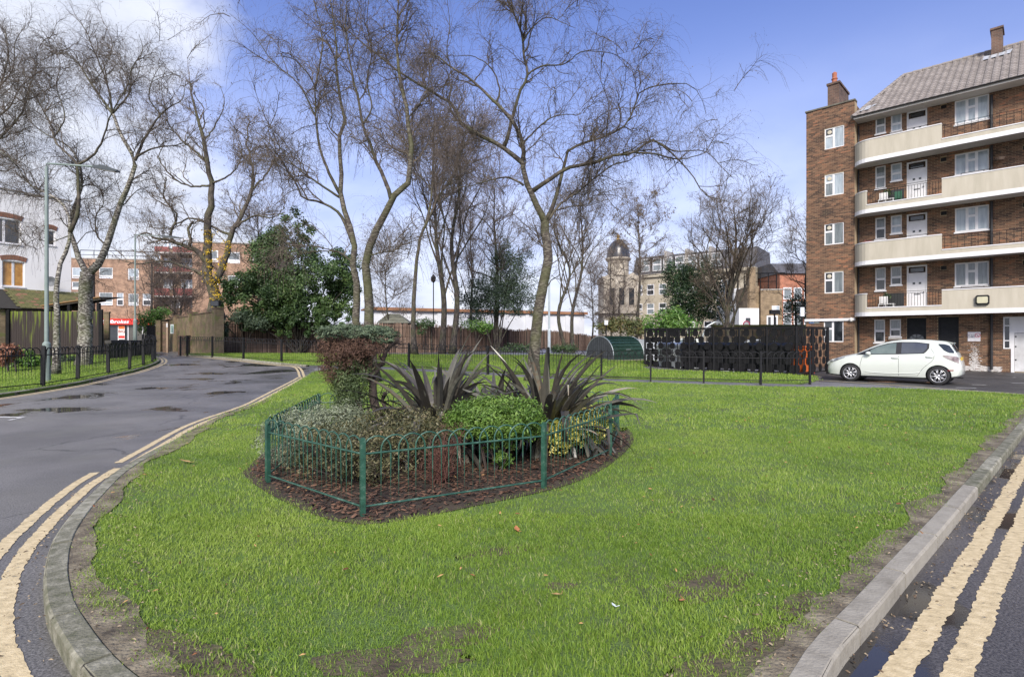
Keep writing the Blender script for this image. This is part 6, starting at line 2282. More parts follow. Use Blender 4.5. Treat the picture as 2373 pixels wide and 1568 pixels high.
# chimneys
m_chb = brickmat('chimney_brick', (0.15, 0.085, 0.06), (0.085, 0.05, 0.04), (0.17, 0.15, 0.12))
mb = MB().box(-7.18, -6.6, 1.2, 3.3, 13.9, 15.93).box(-7.23, -6.55, 1.15, 3.35, 15.93, 16.05)
ch = obj('chimney', mb, m_chb, flats)
obj('chimney_pot', MB().lathe([(0.0, 16.05), (0.15, 16.05), (0.13, 16.35), (0.17, 16.42), (0.12, 16.5), (0.13, 16.75), (0.05, 16.82), (0.0, 16.82)], (-6.95, 1.7, 0), 12), M('terracotta', (0.34, 0.12, 0.07), rough=0.8), ch)
xc2, _ = AF.L(2296, 110, 3.6)
xc3, _ = AF.L(2322, 110, 3.6)
ch2 = obj('chimney', MB().box(xc2, xc3, 3.6, 4.6, 15.4, 17.35).box(xc2 - 0.05, xc3 + 0.05, 3.55, 4.65, 17.35, 17.45), m_chb, flats)
m_lead = M('lead_flashing', [(0.25, 0.27, 0.29), (0.5, 0.52, 0.54)], scale=6, rough=0.5)
ys_ = 3.3
zf = lambda y: EZ + (y - EY) * sz / sy + 0.09
obj('flashing', MB().add([(xc2 - 0.35, 3.05, zf(3.05)), (xc3 + 0.3, 3.05, zf(3.05)), (xc3 + 0.4, 3.75, zf(3.75)), (xc2 - 0.3, 3.75, zf(3.75)), (xc2 - 0.02, 3.595, 16.15), (xc3 + 0.02, 3.595, 16.15)], [(0, 1, 2, 3), (3, 2, 5, 4)]), m_lead, ch2)
obj('flashing', MB().add([(xe + 0.1, EY + 0.5, zf(EY + 0.5)), (xe + 0.6, EY + 0.5, zf(EY + 0.5)), (xe + 0.9, EY + 1.1, zf(EY + 1.1)), (xe + 0.35, EY + 1.1, zf(EY + 1.1))], [(0, 1, 2, 3)]), m_lead, roof)

# signs fixed to the flats
def wallsign(px0, px1, py0, py1, off, name, label, cat='sign'):
    a, b, z0, z1 = rct(px0, px1, py0, py1, off)
    c = wm(flats) @ Vector(((a + b) / 2, off - 0.004, (z0 + z1) / 2))
    return thing(name, label, cat, c, AF.rz), b - a, z1 - z0


sg, w, h = wallsign(2241.7, 2271.3, 769, 790.5, 0.0, 'wall_sign', 'white no ball games sign on the brick wall above a whitewash stain')
obj('sign_plate', MB().box(-w / 2, w / 2, -0.015, 0.0, -h / 2, h / 2), M('sign_white', (0.68, 0.66, 0.68), rough=0.4), sg)
m_ink = M('sign_ink', (0.04, 0.045, 0.10), rough=0.5)
m_red = M('sign_red', (0.50, 0.06, 0.12), rough=0.5)
mb = text_mb('NO BALL', h * 0.20, 0.004, bold=0.0006)
mb.xform(Matrix.Translation((-w * 0.21, -0.018, h * 0.13)))
obj('lettering', mb, m_ink, sg)
mb = text_mb('GAMES', h * 0.20, 0.004, bold=0.0006)
mb.xform(Matrix.Translation((-w * 0.21, -0.018, -h * 0.06)))
obj('lettering', mb, m_ink, sg)
mb = MB()
rg = []
for i in range(25):
    a = i / 24 * 2 * math.pi
    rg.append((w * 0.27 + h * 0.21 * math.cos(a), -0.018, h * 0.14 + h * 0.21 * math.sin(a)))
mb.tube(rg, h * 0.028, 5)
mb.tube([(w * 0.27 - h * 0.15, -0.019, h * 0.29), (w * 0.27 + h * 0.15, -0.019, -h * 0.01)], h * 0.02, 5)
obj('prohibition_ring', mb, m_red, sg)
mb = MB().lathe([(0, 0), (h * 0.05, 0)], (w * 0.32, -0.0165, h * 0.07), 10, 'y')
mb.tube([(w * 0.22, -0.017, h * 0.2), (w * 0.27, -0.017, h * 0.13), (w * 0.24, -0.017, h * 0.04)], h * 0.014, 4)
obj('pictogram', mb, m_ink, sg)
sg, w, h = wallsign(1874, 1898, 742.5, 749.5, OFF_F, 'street_sign', 'small blue and grey street nameplate pair on the flank wall under the white band')
obj('sign_plate', MB().box(-w / 2, 0.0, -0.012, 0, -h / 2, h / 2), M('sign_blue', (0.06, 0.13, 0.28), rough=0.4), sg)
obj('sign_plate', MB().box(0.005, w / 2, -0.012, 0, -h / 2, h / 2), M('sign_greygreen', (0.16, 0.19, 0.18), rough=0.5), sg)
mb = MB()
for i, u in enumerate((-0.40, -0.24, -0.10)):
    mb.box(w * u, w * (u + 0.09), -0.0135, -0.0125, -h * 0.18, h * 0.12)
for i, u in enumerate((0.08, 0.2, 0.32)):
    mb.box(w * u, w * (u + 0.08), -0.0135, -0.0125, -h * 0.12, h * 0.08)
obj('lettering', mb, m_wht, sg)
# ghost of whitewash at the wall foot
m_ww = M('whitewash', [(0.42, 0.40, 0.38), (0.60, 0.58, 0.56)], scale=9, rough=0.9, detail=9)
rr = np.random.RandomState(5)
a0, _ = AF.L(2255, 800)
mb = MB()
for i in range(420):
    u = rr.rand()
    if rr.rand() < 0.5:
        x, z = a0 + rr.normal(0, 0.09) + 0.03, 0.15 + 1.2 * rr.rand() ** 0.9
        s = 0.028 * (1.6 - z)
    else:
        x, z = a0 - 0.75 + 2.1 * rr.rand(), 0.03 + 0.20 * rr.rand() ** 1.6
        s = 0.05
    w2 = s * (0.5 + rr.rand()) * 1.6
    h2 = s * (0.3 + 0.5 * rr.rand())
    if x > AF.L(2221, 800)[0] + 0.1 and x < GW[0] - 0.1:
        mb.add([(x - w2, -0.0045 - 0.0003 * (i % 9), z - h2 * .3), (x + w2 * .6, -0.0045 - 0.0003 * (i % 9), z - h2), (x + w2, -0.0045 - 0.0003 * (i % 9), z + h2 * .4), (x - w2 * .5, -0.0045 - 0.0003 * (i % 9), z + h2)], [(0, 1, 2, 3)], rr.rand())
obj('whitewash_stain', mb, m_ww, flats)['kind'] = 'stuff'

# things standing on the balconies
def on_balcony(px, k, name, label, cat, y=-0.9):
    x, _ = AF.L(px, 400, y)
    return thing(name, label, cat, wm(flats) @ Vector((x, y, FLR[k])), AF.rz)


def chair(o, m, s=1.0):
    obj('seat', MB().box(-.2 * s, .2 * s, -.2 * s, .2 * s, .42, .45), m, o)
    obj('backrest', MB().box(-.2 * s, .2 * s, .18 * s, .21 * s, .5, .85), m, o)
    for a in (-1, 1):
        for b in (-1, 1):
            obj('leg', MB().box(a * .18 * s - .015, a * .18 * s + .015, b * .18 * s - .015, b * .18 * s + .015, 0, .42 if b < 0 else .85), m, o)


m_lw = M('garden_white', (0.62, 0.62, 0.60), rough=0.5)
m_dk = M('garden_black', (0.02, 0.022, 0.022), rough=0.6)
m_gn = M('garden_green', (0.02, 0.09, 0.05), rough=0.6)
for k, nm in ((1, 'third floor'), (3, 'first floor')):
    o = on_balcony(2045, k, 'garden_chair', 'white garden chair on the %s balcony beside the railing' % nm, 'chair')
    chair(o, m_lw, 0.9)
    o = on_balcony(2060, k, 'garden_table', 'small white side table on the %s balcony' % nm, 'table', -0.8)
    obj('table_top', MB().box(-.22, .22, -.2, .2, .44, .47), m_lw, o)
    for a in (-1, 1):
        for b in (-1, 1):
            obj('leg', MB().box(a * .19 - .015, a * .19 + .015, b * .17 - .015, b * .17 + .015, 0, .44), m_lw, o)
    o = on_balcony(2074, k, 'screen_board', 'dark board propped under the small window of the %s balcony' % nm, 'board', -0.25)
    obj('board', MB().box(-.36, .36, -.02, .02, .35, 1.02), m_dk, o)
    obj('stand', MB().box(-.03, .03, -.01, .05, 0, .35), m_dk, o)
    o = on_balcony(2054, k, 'potted_plant', 'dark potted plant on the %s balcony' % nm, 'plant', -0.45)
    obj('pot', MB().lathe([(0, 0), (.10, 0), (.14, .26), (.12, .26), (0, .24)], (0, 0, 0.45), 12), m_dk, o)
    obj('foliage', leafcloud(MB(), [(0, 0, .85, .17, .17, .17)], None, 160, 0.09, 90 + k, clumps=16, cl=0.3), m_holly, o)
o = on_balcony(2079, 1, 'folding_chair', 'green folding chair on the third floor balcony next to the white door', 'chair', -0.7)
chair(o, m_gn, 0.8)
for i, (px, mm, nm) in enumerate(((2012, m_red, 'red and blue potted flowers in the corner of the second floor balcony'),)):
    o = on_balcony(px, 2, 'potted_plant', nm, 'plant', -0.75)
    obj('pot', MB().lathe([(0, 0), (.10, 0), (.14, .26), (.12, .26), (0, .24)], (0, 0, 0.62), 12), m_dk, o)
    obj('foliage', leafcloud(MB(), [(0, 0, 1.0, .17, .17, .15)], None, 140, 0.07, 97, clumps=16, cl=0.3), mm, o)
    obj('stand', MB().box(-.12, .12, -.12, .12, 0, .615), m_dk, o)
# hanging basket bracket lamp by the third floor
xb, zb = AF.L(2317, 365, -0.3)
o = thing('hanging_basket', 'round brown hanging basket on the brick wall between the balconies', 'basket', wm(flats) @ Vector((xb, -0.3, zb)), AF.rz)
obj('bowl', MB().lathe([(0, -.16), (.12, -.12), (.19, 0), (.0, 0)], (0, 0, 0), 14), M('basket', (0.18, 0.13, 0.10), rough=0.9), o)
obj('bracket', MB().tube([(0, .28, .3), (0, 0, .3), (0, 0, .0)], .01, 5), m_black, o)
# floodlight and camera dome by the flank
xb, zb = AF.L(1975, 740, OFF_F)
o = thing('security_camera', 'small white dome camera under the white band at the flank corner', 'camera', wm(flats) @ Vector((xb - 0.05, OFF_F - 0.1, zb)), AF.rz)
obj('bracket', MB().box(-.04, .04, 0.0, .1, 0.02, .1), m_lw, o)
obj('housing', MB().lathe([(0, -.12), (.06, -.1), (.09, -.03), (.09, .02), (0, .02)], (0, 0, 0), 12), m_lw, o)

# ------------------------------------------------------------------ the parked hatchback
def hatchback():
    # frame: x from the nose backwards, y towards the viewer side is negative, z up
    fx, fy = gp(1974.9, 882.6)
    rx, ry = gp(2167.5, 891.4)
    d = np.array([rx - fx, ry - fy])
    d /= np.linalg.norm(d)
    mid = np.array([(fx + rx) / 2, (fy + ry) / 2])
    n = np.array([-d[1], d[0]])                      # away from the viewer
    W2, WB, FA = 0.845, 2.51, 0.80
    side = 0.80                                        # lateral place of the near wheels
    org = mid - d * (WB / 2 + FA) + n * side
    car = thing('parked_car', 'pale silver-white five-door hatchback parked side-on in front of the brick flats', 'car', (org[0], org[1], 0.0), math.atan2(d[1], d[0]))
    K = lambda xs, ys: (lambda x: float(np.interp(x, xs, ys)))
    sx = np.array([0, .04, .12, .3, .55, .8, 1.0, 1.2, 1.5, 1.8, 2.1, 2.5, 2.9, 3.2, 3.45, 3.6, 3.72, 3.8, 3.86, 3.9])
    top = K([0, .03, .10, .25, .5, .85, 1.05, 1.25, 1.5, 1.75, 2.0, 2.3, 2.6, 3.0, 3.35, 3.56, 3.62, 3.74, 3.80, 3.86, 3.9],
            [.55, .66, .74, .82, .91, .99, 1.045, 1.16, 1.29, 1.39, 1.455, 1.495, 1.505, 1.49, 1.45, 1.40, 1.33, 1.10, 1.0, .80, .62])
    belt = K([0, .3, .8, 1.2, 2.2, 3.2, 3.6, 3.9], [.50, .74, .89, .935, .97, 1.02, 1.04, .75])
    wid = K([0, .04, .12, .3, .6, 1.0, 2.0, 3.0, 3.5, 3.75, 3.86, 3.9], [.50, .60, .69, .775, .825, .84, .845, .84, .81, .75, .68, .60])
    rwid = K([0.9, 1.3, 1.8, 2.3, 3.0, 3.6, 3.9], [.74, .66, .60, .575, .57, .56, .56])
    botz = K([0, .1, .4, 3.4, 3.8, 3.9], [.28, .20, .18, .18, .26, .34])
    xs = np.unique(np.concatenate([np.linspace(0, 3.9, 60), [.015, .03, .06, 3.62, 3.66, 3.87]]))

    def section(x):
        w, tp, bl, zb = wid(x), top(x), belt(x), botz(x)
        bl = min(bl, tp - 0.03)
        rw = rwid(x)
        P = [(0, zb), (w * .80, zb), (w * .955, zb + .05), (w * .985, zb + .16), (w * 1.0, zb + (bl - zb) * .45), (w * 1.0, zb + (bl - zb) * .62), (w * .985, zb + (bl - zb) * .80), (w * .955, bl)]
        if tp - bl > 0.12:
            for t in (.06, .3, .55, .8, .93):
                yy = w * .935 + (rw - w * .935) * (t ** 1.15)
                P.append((yy, bl + (tp - bl - .035) * t))
            P += [(rw * .90, tp - .018), (rw * .6, tp - .004), (0, tp)]
        else:
            g_ = tp - bl
            for t in (.15, .35, .55, .72, .85):
                P.append((w * .955 * (1 - t * .42), bl + g_ * (.35 + .65 * t) * .9))
            P += [(w * .48, tp - .012), (w * .28, tp - .004), (0, tp)]
        return P
    S = [section(x) for x in xs]
    k = len(S[0])
    V, fc = [], []
    for x, P in zip(xs, S):
        ring = [(x, -y, z) for y, z in P] + [(x, y, z) for y, z in P[-2:0:-1]]
        V += ring
    m = 2 * k - 2
    for i in range(len(xs) - 1):
        for j in range(m):
            j2 = (j + 1) % m
            fc.append((i * m + j, i * m + j2, (i + 1) * m + j2, (i + 1) * m + j))
    fc.append(tuple(range(m))[::-1])
    fc.append(tuple((len(xs) - 1) * m + j for j in range(m)))
    me = bpy.data.meshes.new('body')
    me.from_pydata(V, [], fc)
    me.update()
    m_car = M('car_paint', [(0.56, 0.60, 0.55), (0.59, 0.63, 0.58)], scale=1, rough=0.28, spec=0.6, coat=0.8)
    me.materials.append(m_car)
    tmp = bpy.data.objects.new('tmpbody', me)
    COL.objects.link(tmp)
    cuts = []
    for cx_ in (FA, FA + WB):
        for s in (-1, 1):
            c = MB().lathe([(0, -0.30), (0.338, -0.30), (0.338, 0.30), (0, 0.30)], (cx_, s * 0.86, 0.315), 40, 'y').mesh('cutter')
            bmx = bmesh.new()
            bmx.from_mesh(c)
            bmesh.ops.remove_doubles(bmx, verts=bmx.verts, dist=1e-5)
            bmesh.ops.recalc_face_normals(bmx, faces=bmx.faces)
            bmx.to_mesh(c)
            bmx.free()
            co = bpy.data.objects.new('cutter', c)
            COL.objects.link(co)
            md = tmp.modifiers.new('b', 'BOOLEAN')
            md.operation = 'DIFFERENCE'
            md.object = co
            md.solver = 'EXACT'
            cuts.append(co)
    bmx = bmesh.new()
    bmx.from_mesh(me)
    bmesh.ops.recalc_face_normals(bmx, faces=bmx.faces)
    bmx.to_mesh(me)
    bmx.free()
    bpy.context.view_layer.update()
    ev = tmp.evaluated_get(bpy.context.evaluated_depsgraph_get())
    me2 = bpy.data.meshes.new_from_object(ev)
    me2.name = 'body'
    for c in cuts:
        bpy.data.objects.remove(c)
    bpy.data.objects.remove(tmp)
    for p in me2.polygons:
        p.use_smooth = True
    try:
        me2.set_sharp_from_angle(angle=math.radians(38))
    except Exception:
        pass
    body = obj('body', None, None, car, mesh=me2)

    def ys(x, z):                                    # half-width of the body at a place of its side
        P = section(x)
        P = P[1:]
        zz = [p[1] for p in P]
        i = max([q for q in range(len(P) - 1) if zz[q] <= z] or [0])
        a, b = P[i], P[i + 1]
        t = (z - a[1]) / (b[1] - a[1] + 1e-9)
        return a[0] + (b[0] - a[0]) * min(max(t, 0), 1)

    def skin(poly, lift, s, nx=14, nz=6):
        """patch of the body side inside an outline given as lower and upper edges over x"""
        lo, up = poly
        x0, x1 = max(lo[0][0], up[0][0]), min(lo[-1][0], up[-1][0])
        V, fc = [], []
        for i in range(nx + 1):
            x = x0 + (x1 - x0) * i / nx
            a, b = np.interp(x, [p[0] for p in lo], [p[1] for p in lo]), np.interp(x, [p[0] for p in up], [p[1] for p in up])
            for j in range(nz + 1):
                z = a + (b - a) * j / nz
                V.append((x, s * (ys(x, z) + lift), z))
        for i in range(nx):
            for j in range(nz):
                q = i * (nz + 1) + j
                f = (q, q + 1, q + nz + 2, q + nz + 1)
                fc.append(f if s > 0 else f[::-1])
        return MB().add(V, fc)

    m_gl = M('car_glass', [(0.015, 0.02, 0.022), (0.04, 0.05, 0.05)], scale=1.5, rough=0.04, spec=0.9)
    m_glf = M('car_glass_clear', [(0.07, 0.10, 0.10), (0.15, 0.19, 0.18)], scale=2, rough=0.05, spec=0.9)
    m_pv = M('privacy_glass', [(0.035, 0.04, 0.055), (0.07, 0.08, 0.10)], scale=1.5, rough=0.06, spec=0.9)
    m_blk = M('car_trim', (0.015, 0.015, 0.017), rough=0.5)
    for s in (-1, 1):
        # black surround, then the two side windows on it
        obj('window_surround', skin(([(0.98, 0.945), (1.2, 0.955), (2.2, 0.985), (2.95, 1.025), (3.06, 1.20)], [(0.98, 0.96), (1.25, 1.10), (1.6, 1.265), (1.9, 1.365), (2.2, 1.41), (2.7, 1.41), (3.06, 1.36)]), 0.006, s, 30, 8), m_blk, body, smooth=True)
        obj('side_window', skin(([(1.40, 0.985), (2.15, 1.005)], [(1.40, 1.13), (1.6, 1.235), (1.9, 1.335), (2.15, 1.378)]), 0.011, s), m_glf, body, smooth=True)
        obj('side_window', skin(([(2.30, 1.01), (2.90, 1.045), (3.0, 1.19)], [(2.30, 1.385), (2.7, 1.385), (3.0, 1.345)]), 0.011, s, 14, 6), m_pv, body, smooth=True)
        # rear window wraps round: its side sliver, and the tail lamp
        obj('rear_quarter_trim', skin(([(3.30, 1.32), (3.45, 1.14), (3.58, 1.06), (3.70, 1.045)], [(3.30, 1.35), (3.45, 1.345), (3.58, 1.30), (3.70, 1.10)]), 0.008, s, 14, 6), m_gl, body, smooth=True)
        obj('tail_light', skin(([(3.43, .945), (3.55, .86), (3.75, .76), (3.83, .72)], [(3.43, .97), (3.55, .975), (3.75, .95), (3.83, .90)]), 0.010, s, 12, 5), M('tail_lamp', [(0.10, 0.06, 0.055), (0.45, 0.40, 0.38)], scale=5, rough=0.15, spec=0.8), body, smooth=True)
        obj('headlight', skin(([(0.13, .655), (0.3, .70), (0.62, .845)], [(0.13, .70), (0.3, .80), (0.62, .865)]), 0.008, s, 12, 5), M('head_lamp', [(0.05, 0.055, 0.06), (0.30, 0.32, 0.33)], scale=9, rough=0.1, spec=0.9), body, smooth=True)
        # shut lines
        mb = MB()
        for line in ([(1.12, .28), (1.10, .55), (1.17, .90)], [(2.235, .26), (2.235, .6), (2.235, .985)], [(1.13, .28), (2.23, .26), (2.75, .27)], [(2.75, .27), (2.92, .55), (3.16, .80), (3.20, 1.0), (3.10, 1.20)]):
            q = catmull(line, 14)
            mb.tube([(x, s * (ys(x, z) + 0.0005), z) for x, z in q], 0.0045, 4, cap=False)
        obj('shut_line', mb, m_blk, body)
        # lower crease
        q = catmull([(1.2, .36), (1.8, .33), (2.6, .35), (2.85, .42)], 14)
        obj('side_moulding', MB().tube([(x, s * (ys(x, z) + 0.002), z) for x, z in q], [0.004] + [0.014] * 12 + [0.004], 6), m_car, body, smooth=True)
        for hx, hz in ((2.03, .865), (2.98, .915)):
            obj('door_handle', MB().tube([(hx, s * (ys(hx, hz) + .002), hz), (hx + .04, s * (ys(hx, hz) + .03), hz), (hx + .17, s * (ys(hx + .17, hz) + .03), hz), (hx + .21, s * (ys(hx + .2, hz) + .002), hz)], 0.014, 6), m_car, body, smooth=True)
        y_ = ys(1.32, 1.0)
        mr = MB().lathe([(0.0, -.10), (.05, -.085), (.075, -.03), (.078, .03), (.06, .075), (0, .09)], (0, 0, 0), 14, 'x')
        mr.xform(Matrix.Translation((1.36, s * (y_ + 0.115), 1.005)) @ Matrix.Diagonal((0.85, 1.25, 0.9, 1)))
        obj('door_mirror', mr, m_car, body, smooth=True)
        obj('mirror_arm', MB().tube([(1.32, s * (y_ - .01), .96), (1.35, s * (y_ + .06), .965)], .02, 6), m_blk, body)
        obj('reflector', skin(([(3.55, .47), (3.70, .475)], [(3.55, .50), (3.70, .505)]), 0.008, s, 3, 1), M('reflector_red', (0.25, 0.02, 0.02), rough=0.3), body)
    # front and rear screens
    def screen(x0, x1, name, wf, nn=8):
        V, fc = [], []
        for i in range(nn + 1):
            x = x0 + (x1 - x0) * i / nn
            P = section(x)
            hw = P[-3][0] * wf
            tp = top(x)
            for j in range(9):
                y = -hw + 2 * hw * j / 8
                z = tp - 0.018 * (abs(y) / (P[-3][0] + 1e-6)) ** 2
                V.append((x, y, z + 0.008))
        for i in range(nn):
            for j in range(8):
                q = i * 9 + j
                fc.append((q, q + 9, q + 10, q + 1))
        return obj(name, MB().add(V, fc), m_gl, body, smooth=True)
    screen(1.12, 1.82, 'windscreen', 1.0)
    screen(3.63, 3.755, 'rear_window', 1.0)
    obj('rear_spoiler', MB().prism([(3.40, 1.405), (3.66, 1.375), (3.665, 1.395), (3.40, 1.452)], -0.50, 0.50, 'y') if False else MB().add(
        [(3.38, -.5, 1.447), (3.66, -.5, 1.378), (3.66, .5, 1.378), (3.38, .5, 1.447), (3.38, -.5, 1.43), (3.66, -.5, 1.36), (3.66, .5, 1.36), (3.38, .5, 1.43)],
        [(0, 1, 2, 3), (4, 7, 6, 5), (0, 4, 5, 1), (1, 5, 6, 2), (2, 6, 7, 3), (3, 7, 4, 0)]), m_car, body)
    obj('number_plate', MB().box(3.845, 3.872, -.26, .26, .80, .91), M('plate_yellow', (0.55, 0.36, 0.03), rough=0.4), body)
    obj('exhaust', MB().tube([(3.6, -.45, .27), (3.93, -.45, .25)], .03, 8), m_blk, body)
    obj('front_grille', MB().box(-0.012, 0.05, -.42, .42, .32, .46), m_blk, body)
    obj('underside', MB().box(.45, 3.45, -.70, .70, .16, .30), m_blk, body)
    m_tyre = M('tyre', (0.018, 0.018, 0.019), rough=0.8)
    m_rim = M('alloy', [(0.50, 0.51, 0.53), (0.62, 0.63, 0.65)], rough=0.3, metal=0.7, scale=8)
    for cx_ in (FA, FA + WB):
        for s in (-1, 1):
            w = obj('wheel', MB().lathe([(0, 0.06), (0.17, 0.06), (0.20, 0.0), (0.20, -0.02)], (0, 0, 0), 28, 'y'), m_blk, car, loc=(cx_, s * 0.755, 0.303), rot=(0, 0, 0 if s < 0 else math.pi), smooth=True)
            obj('tyre', MB().lathe([(0.205, -0.085), (0.235, -0.098), (0.275, -0.095), (0.298, -0.075), (0.303, -0.03), (0.303, 0.05), (0.29, 0.085), (0.24, 0.09), (0.205, 0.07)], (0, 0, 0), 36, 'y'), m_tyre, w, smooth=True)
            rm_ = MB().lathe([(0.196, -0.065), (0.206, -0.088), (0.214, -0.09), (0.209, -0.07)], (0, 0, 0), 36, 'y')
            for q in range(8):
                a = q * math.pi / 4 + 0.2
                for da in (-0.085, 0.085):
                    c, e = a + da * 0.25, a + da * 1.35
                    p0 = (0.03 * math.cos(c), -0.072, 0.03 * math.sin(c))
                    p1 = (0.20 * math.cos(e), -0.080, 0.20 * math.sin(e))
                    rm_.tube([p0, p1], [0.017, 0.012], 4)
            rm_.lathe([(0, -0.088), (0.035, -0.086), (0.048, -0.07), (0.048, -0.03)], (0, 0, 0), 16, 'y')
            obj('rim', rm_, m_rim, w, smooth=True)
            obj('arch_liner', MB().lathe([(0.330, -0.05), (0.330, 0.25), (0, 0.25)], (0, 0, 0.012), 30, 'y'), m_blk, w)
    return car


CAR = hatchback()

# ------------------------------------------------------------------ black cut-out bin enclosure, bins
m_steel = M('black_steel', [(0.006, 0.006, 0.007), (0.012, 0.012, 0.013)], scale=5, rough=0.55, spec=0.2)
SA, SB, SD = np.array((6.6, 27.1)), np.array((11.62, 22.35)), np.array((13.75, 23.8))
enc = thing('bin_enclosure', 'long black steel bin enclosure pierced with rows of rounded tabs', 'enclosure', (SA[0], SA[1], 0))
plate_me = {}


def cut_panel(p, q, z0, z1, first):
    fr = Fr(p, q - p)
    L_ = float(np.linalg.norm(q - p))
    pitch, rows = 0.44, 6
    ph = (z1 - z0 - 0.10) / rows
    w, h = 0.135, ph * 0.50
    poly = [(-w, -h * .45), (-w * .62, -h), (w * .62, -h), (w, -h * .45), (w, h * .45), (w * .62, h), (-w * .62, h), (-w, h * .45)]
    if 'p' not in plate_me:
        mb = MB().prism(poly, -0.004, 0.004, 'y').box(-0.028, 0.028, -0.0035, 0.0035, h * 0.9, h * 0.9 + ph * 0.96)
        plate_me['p'] = mb.mesh('cutout_plate')
        plate_me['p'].materials.append(m_steel)
        mb = MB().prism(poly, -0.004, 0.004, 'y')
        plate_me['q'] = mb.mesh('cutout_plate')
        plate_me['q'].materials.append(m_steel)
    n = max(int(L_ / pitch), 2)
    pt = L_ / n
    M4 = Matrix.Translation((p[0], p[1], 0)) @ Matrix.Rotation(fr.rz, 4, 'Z')
    pa = obj('screen_panel', MB().box(0, L_, -0.025, 0.025, z1 - 0.05, z1).box(0, L_, -0.025, 0.025, z0, z0 + 0.05), m_steel, enc, loc=(p[0] - enc.location.x, p[1] - enc.location.y, 0), rot=(0, 0, fr.rz))
    for j in range(rows):
        z = z0 + 0.05 + ph * (j + 0.5)
        off = 0.5 if j % 2 else 0.0
        for i in range(n + (0 if off else 1)):
            x = (i + off) * pt
            x = min(max(x, 0.10), L_ - 0.10)
            obj('cutout_plate', None, None, pa, mesh=plate_me['p' if j < rows - 1 else 'q'], loc=(x, 0, z))


def steelposts(pts):
    for p in pts:
        obj('post', MB().box(p[0] - .04, p[0] + .04, p[1] - .04, p[1] + .04, 0, 2.03), m_steel, enc, world=True)


nS = 6
for i in range(nS):
    a, b = SA + (SB - SA) * i / nS, SA + (SB - SA) * (i + 1) / nS
    cut_panel(a + (b - a) * 0.02, b - (b - a) * 0.02, 0.10, 1.98, i == 0)
for i in range(2):
    a, b = SB + (SD - SB) * i / 2, SB + (SD - SB) * (i + 1) / 2
    cut_panel(a + (b - a) * 0.03, b - (b - a) * 0.03, 0.10, 1.98, False)
SE, SG = SA + (SD - SB), SD + (SA - SB) * 0.35
cut_panel(SA + (SE - SA) * 0.03, SE - (SE - SA) * 0.03, 0.10, 1.98, False)
steelposts([SA + (SB - SA) * i / nS for i in range(nS + 1)] + [SB + (SD - SB) * 0.5, SD, SE])
for a, b in ((SA, SB), (SB, SD), (SA, SE)):
    obj('top_rail', MB().obox(a, b, 0.05, 1.985, 2.035), m_steel, enc, world=True)

m_bin = M('bin_black', [(0.010, 0.011, 0.013), (0.02, 0.022, 0.024)], scale=4, rough=0.5, spec=0.25)
m_bino = M('bin_orange', [(0.40, 0.08, 0.015), (0.5, 0.12, 0.025)], scale=4, rough=0.5)
m_galv = M('bin_galvanised', [(0.45, 0.50, 0.52), (0.62, 0.67, 0.69)], scale=6, rough=0.35, metal=0.4)
u = (SB - SA) / np.linalg.norm(SB - SA)
v = (SD - SB) / np.linalg.norm(SD - SB)


def eurobin(i, s, t, lid, body, label, w=1.15, h=1.28):
    c = SA + u * s + v * t
    o = thing('wheeled_bin', label, 'bin', (c[0], c[1], 0), math.atan2(u[1], u[0]), group='big wheeled bins in the enclosure')
    mb = MB().add([(-w / 2 * .9, -.38, .18), (w / 2 * .9, -.38, .18), (w / 2 * .9, .38, .18), (-w / 2 * .9, .38, .18), (-w / 2, -.48, h - .15), (w / 2, -.48, h - .15), (w / 2, .48, h - .15), (-w / 2, .48, h - .15)],
                  [(0, 3, 2, 1), (4, 5, 6, 7), (0, 1, 5, 4), (1, 2, 6, 5), (2, 3, 7, 6), (3, 0, 4, 7)])
    mb.box(-w / 2 - .02, w / 2 + .02, -.5, .5, h - .15, h - .10)
    obj('body', mb, body, o)
    obj('lid', MB().prism([(-.52, h - .095), (-.50, h - .03), (-.2, h + .08), (.25, h + .08), (.5, h - .03), (.52, h - .095)], -w / 2 - .03, w / 2 + .03, 'x'), lid, o)
    for a in (-1, 1):
        for b in (-1, 1):
            obj('wheel', MB().lathe([(0, -.03), (.09, -.03), (.09, .03), (0, .03)], (a * w * .36, b * .3, .09), 12, 'y'), m_bin, o)


names = ['galvanised silver wheeled bin at the left end of the enclosure', 'second bin from the left, all black', 'black wheeled bin third from the left in the enclosure', 'black wheeled bin fourth from the left in the enclosure', 'black wheeled bin beside the orange one']
for i, s in enumerate((0.85, 2.15, 3.45, 4.7, 5.85)):
    eurobin(i, s, 0.85, m_galv if i == 0 else m_bin, m_galv if i == 0 else m_bin, names[i])
o = thing('sorting_bin', 'slim orange recycling bin seen through the short end of the enclosure', 'bin', tuple(SB + v * 1.12 - u * 0.34) + (0,), math.atan2(v[1], v[0]))
obj('body', MB().box(-.28, .28, -.3, .3, .08, 1.15), m_bino, o)
obj('lid', MB().box(-.31, .31, -.33, .33, 1.155, 1.22), m_bino, o)
o = thing('sorting_bin', 'red box bin low behind the right end of the enclosure', 'bin', tuple(SB + v * 1.6 - u * 0.4) + (0,), math.atan2(v[1], v[0]))
obj('body', MB().box(-.25, .25, -.25, .25, .05, .52), M('bin_red', (0.5, 0.06, 0.03), rough=0.5), o)
obj('lid', MB().box(-.27, .27, -.27, .27, .525, .57), M('bin_red', (0.5, 0.06, 0.03)), o)
# low wall stub beside the enclosure and flats
lw_ = thing('low_wall', 'low grey concrete wall stub between bin enclosure and brick flats', 'wall', (14.2, 24.6, 0))
obj('wall', MB().obox((13.9, 23.4), (15.6, 25.6), 0.2, 0, 0.45), m_kerbc, lw_, world=True)

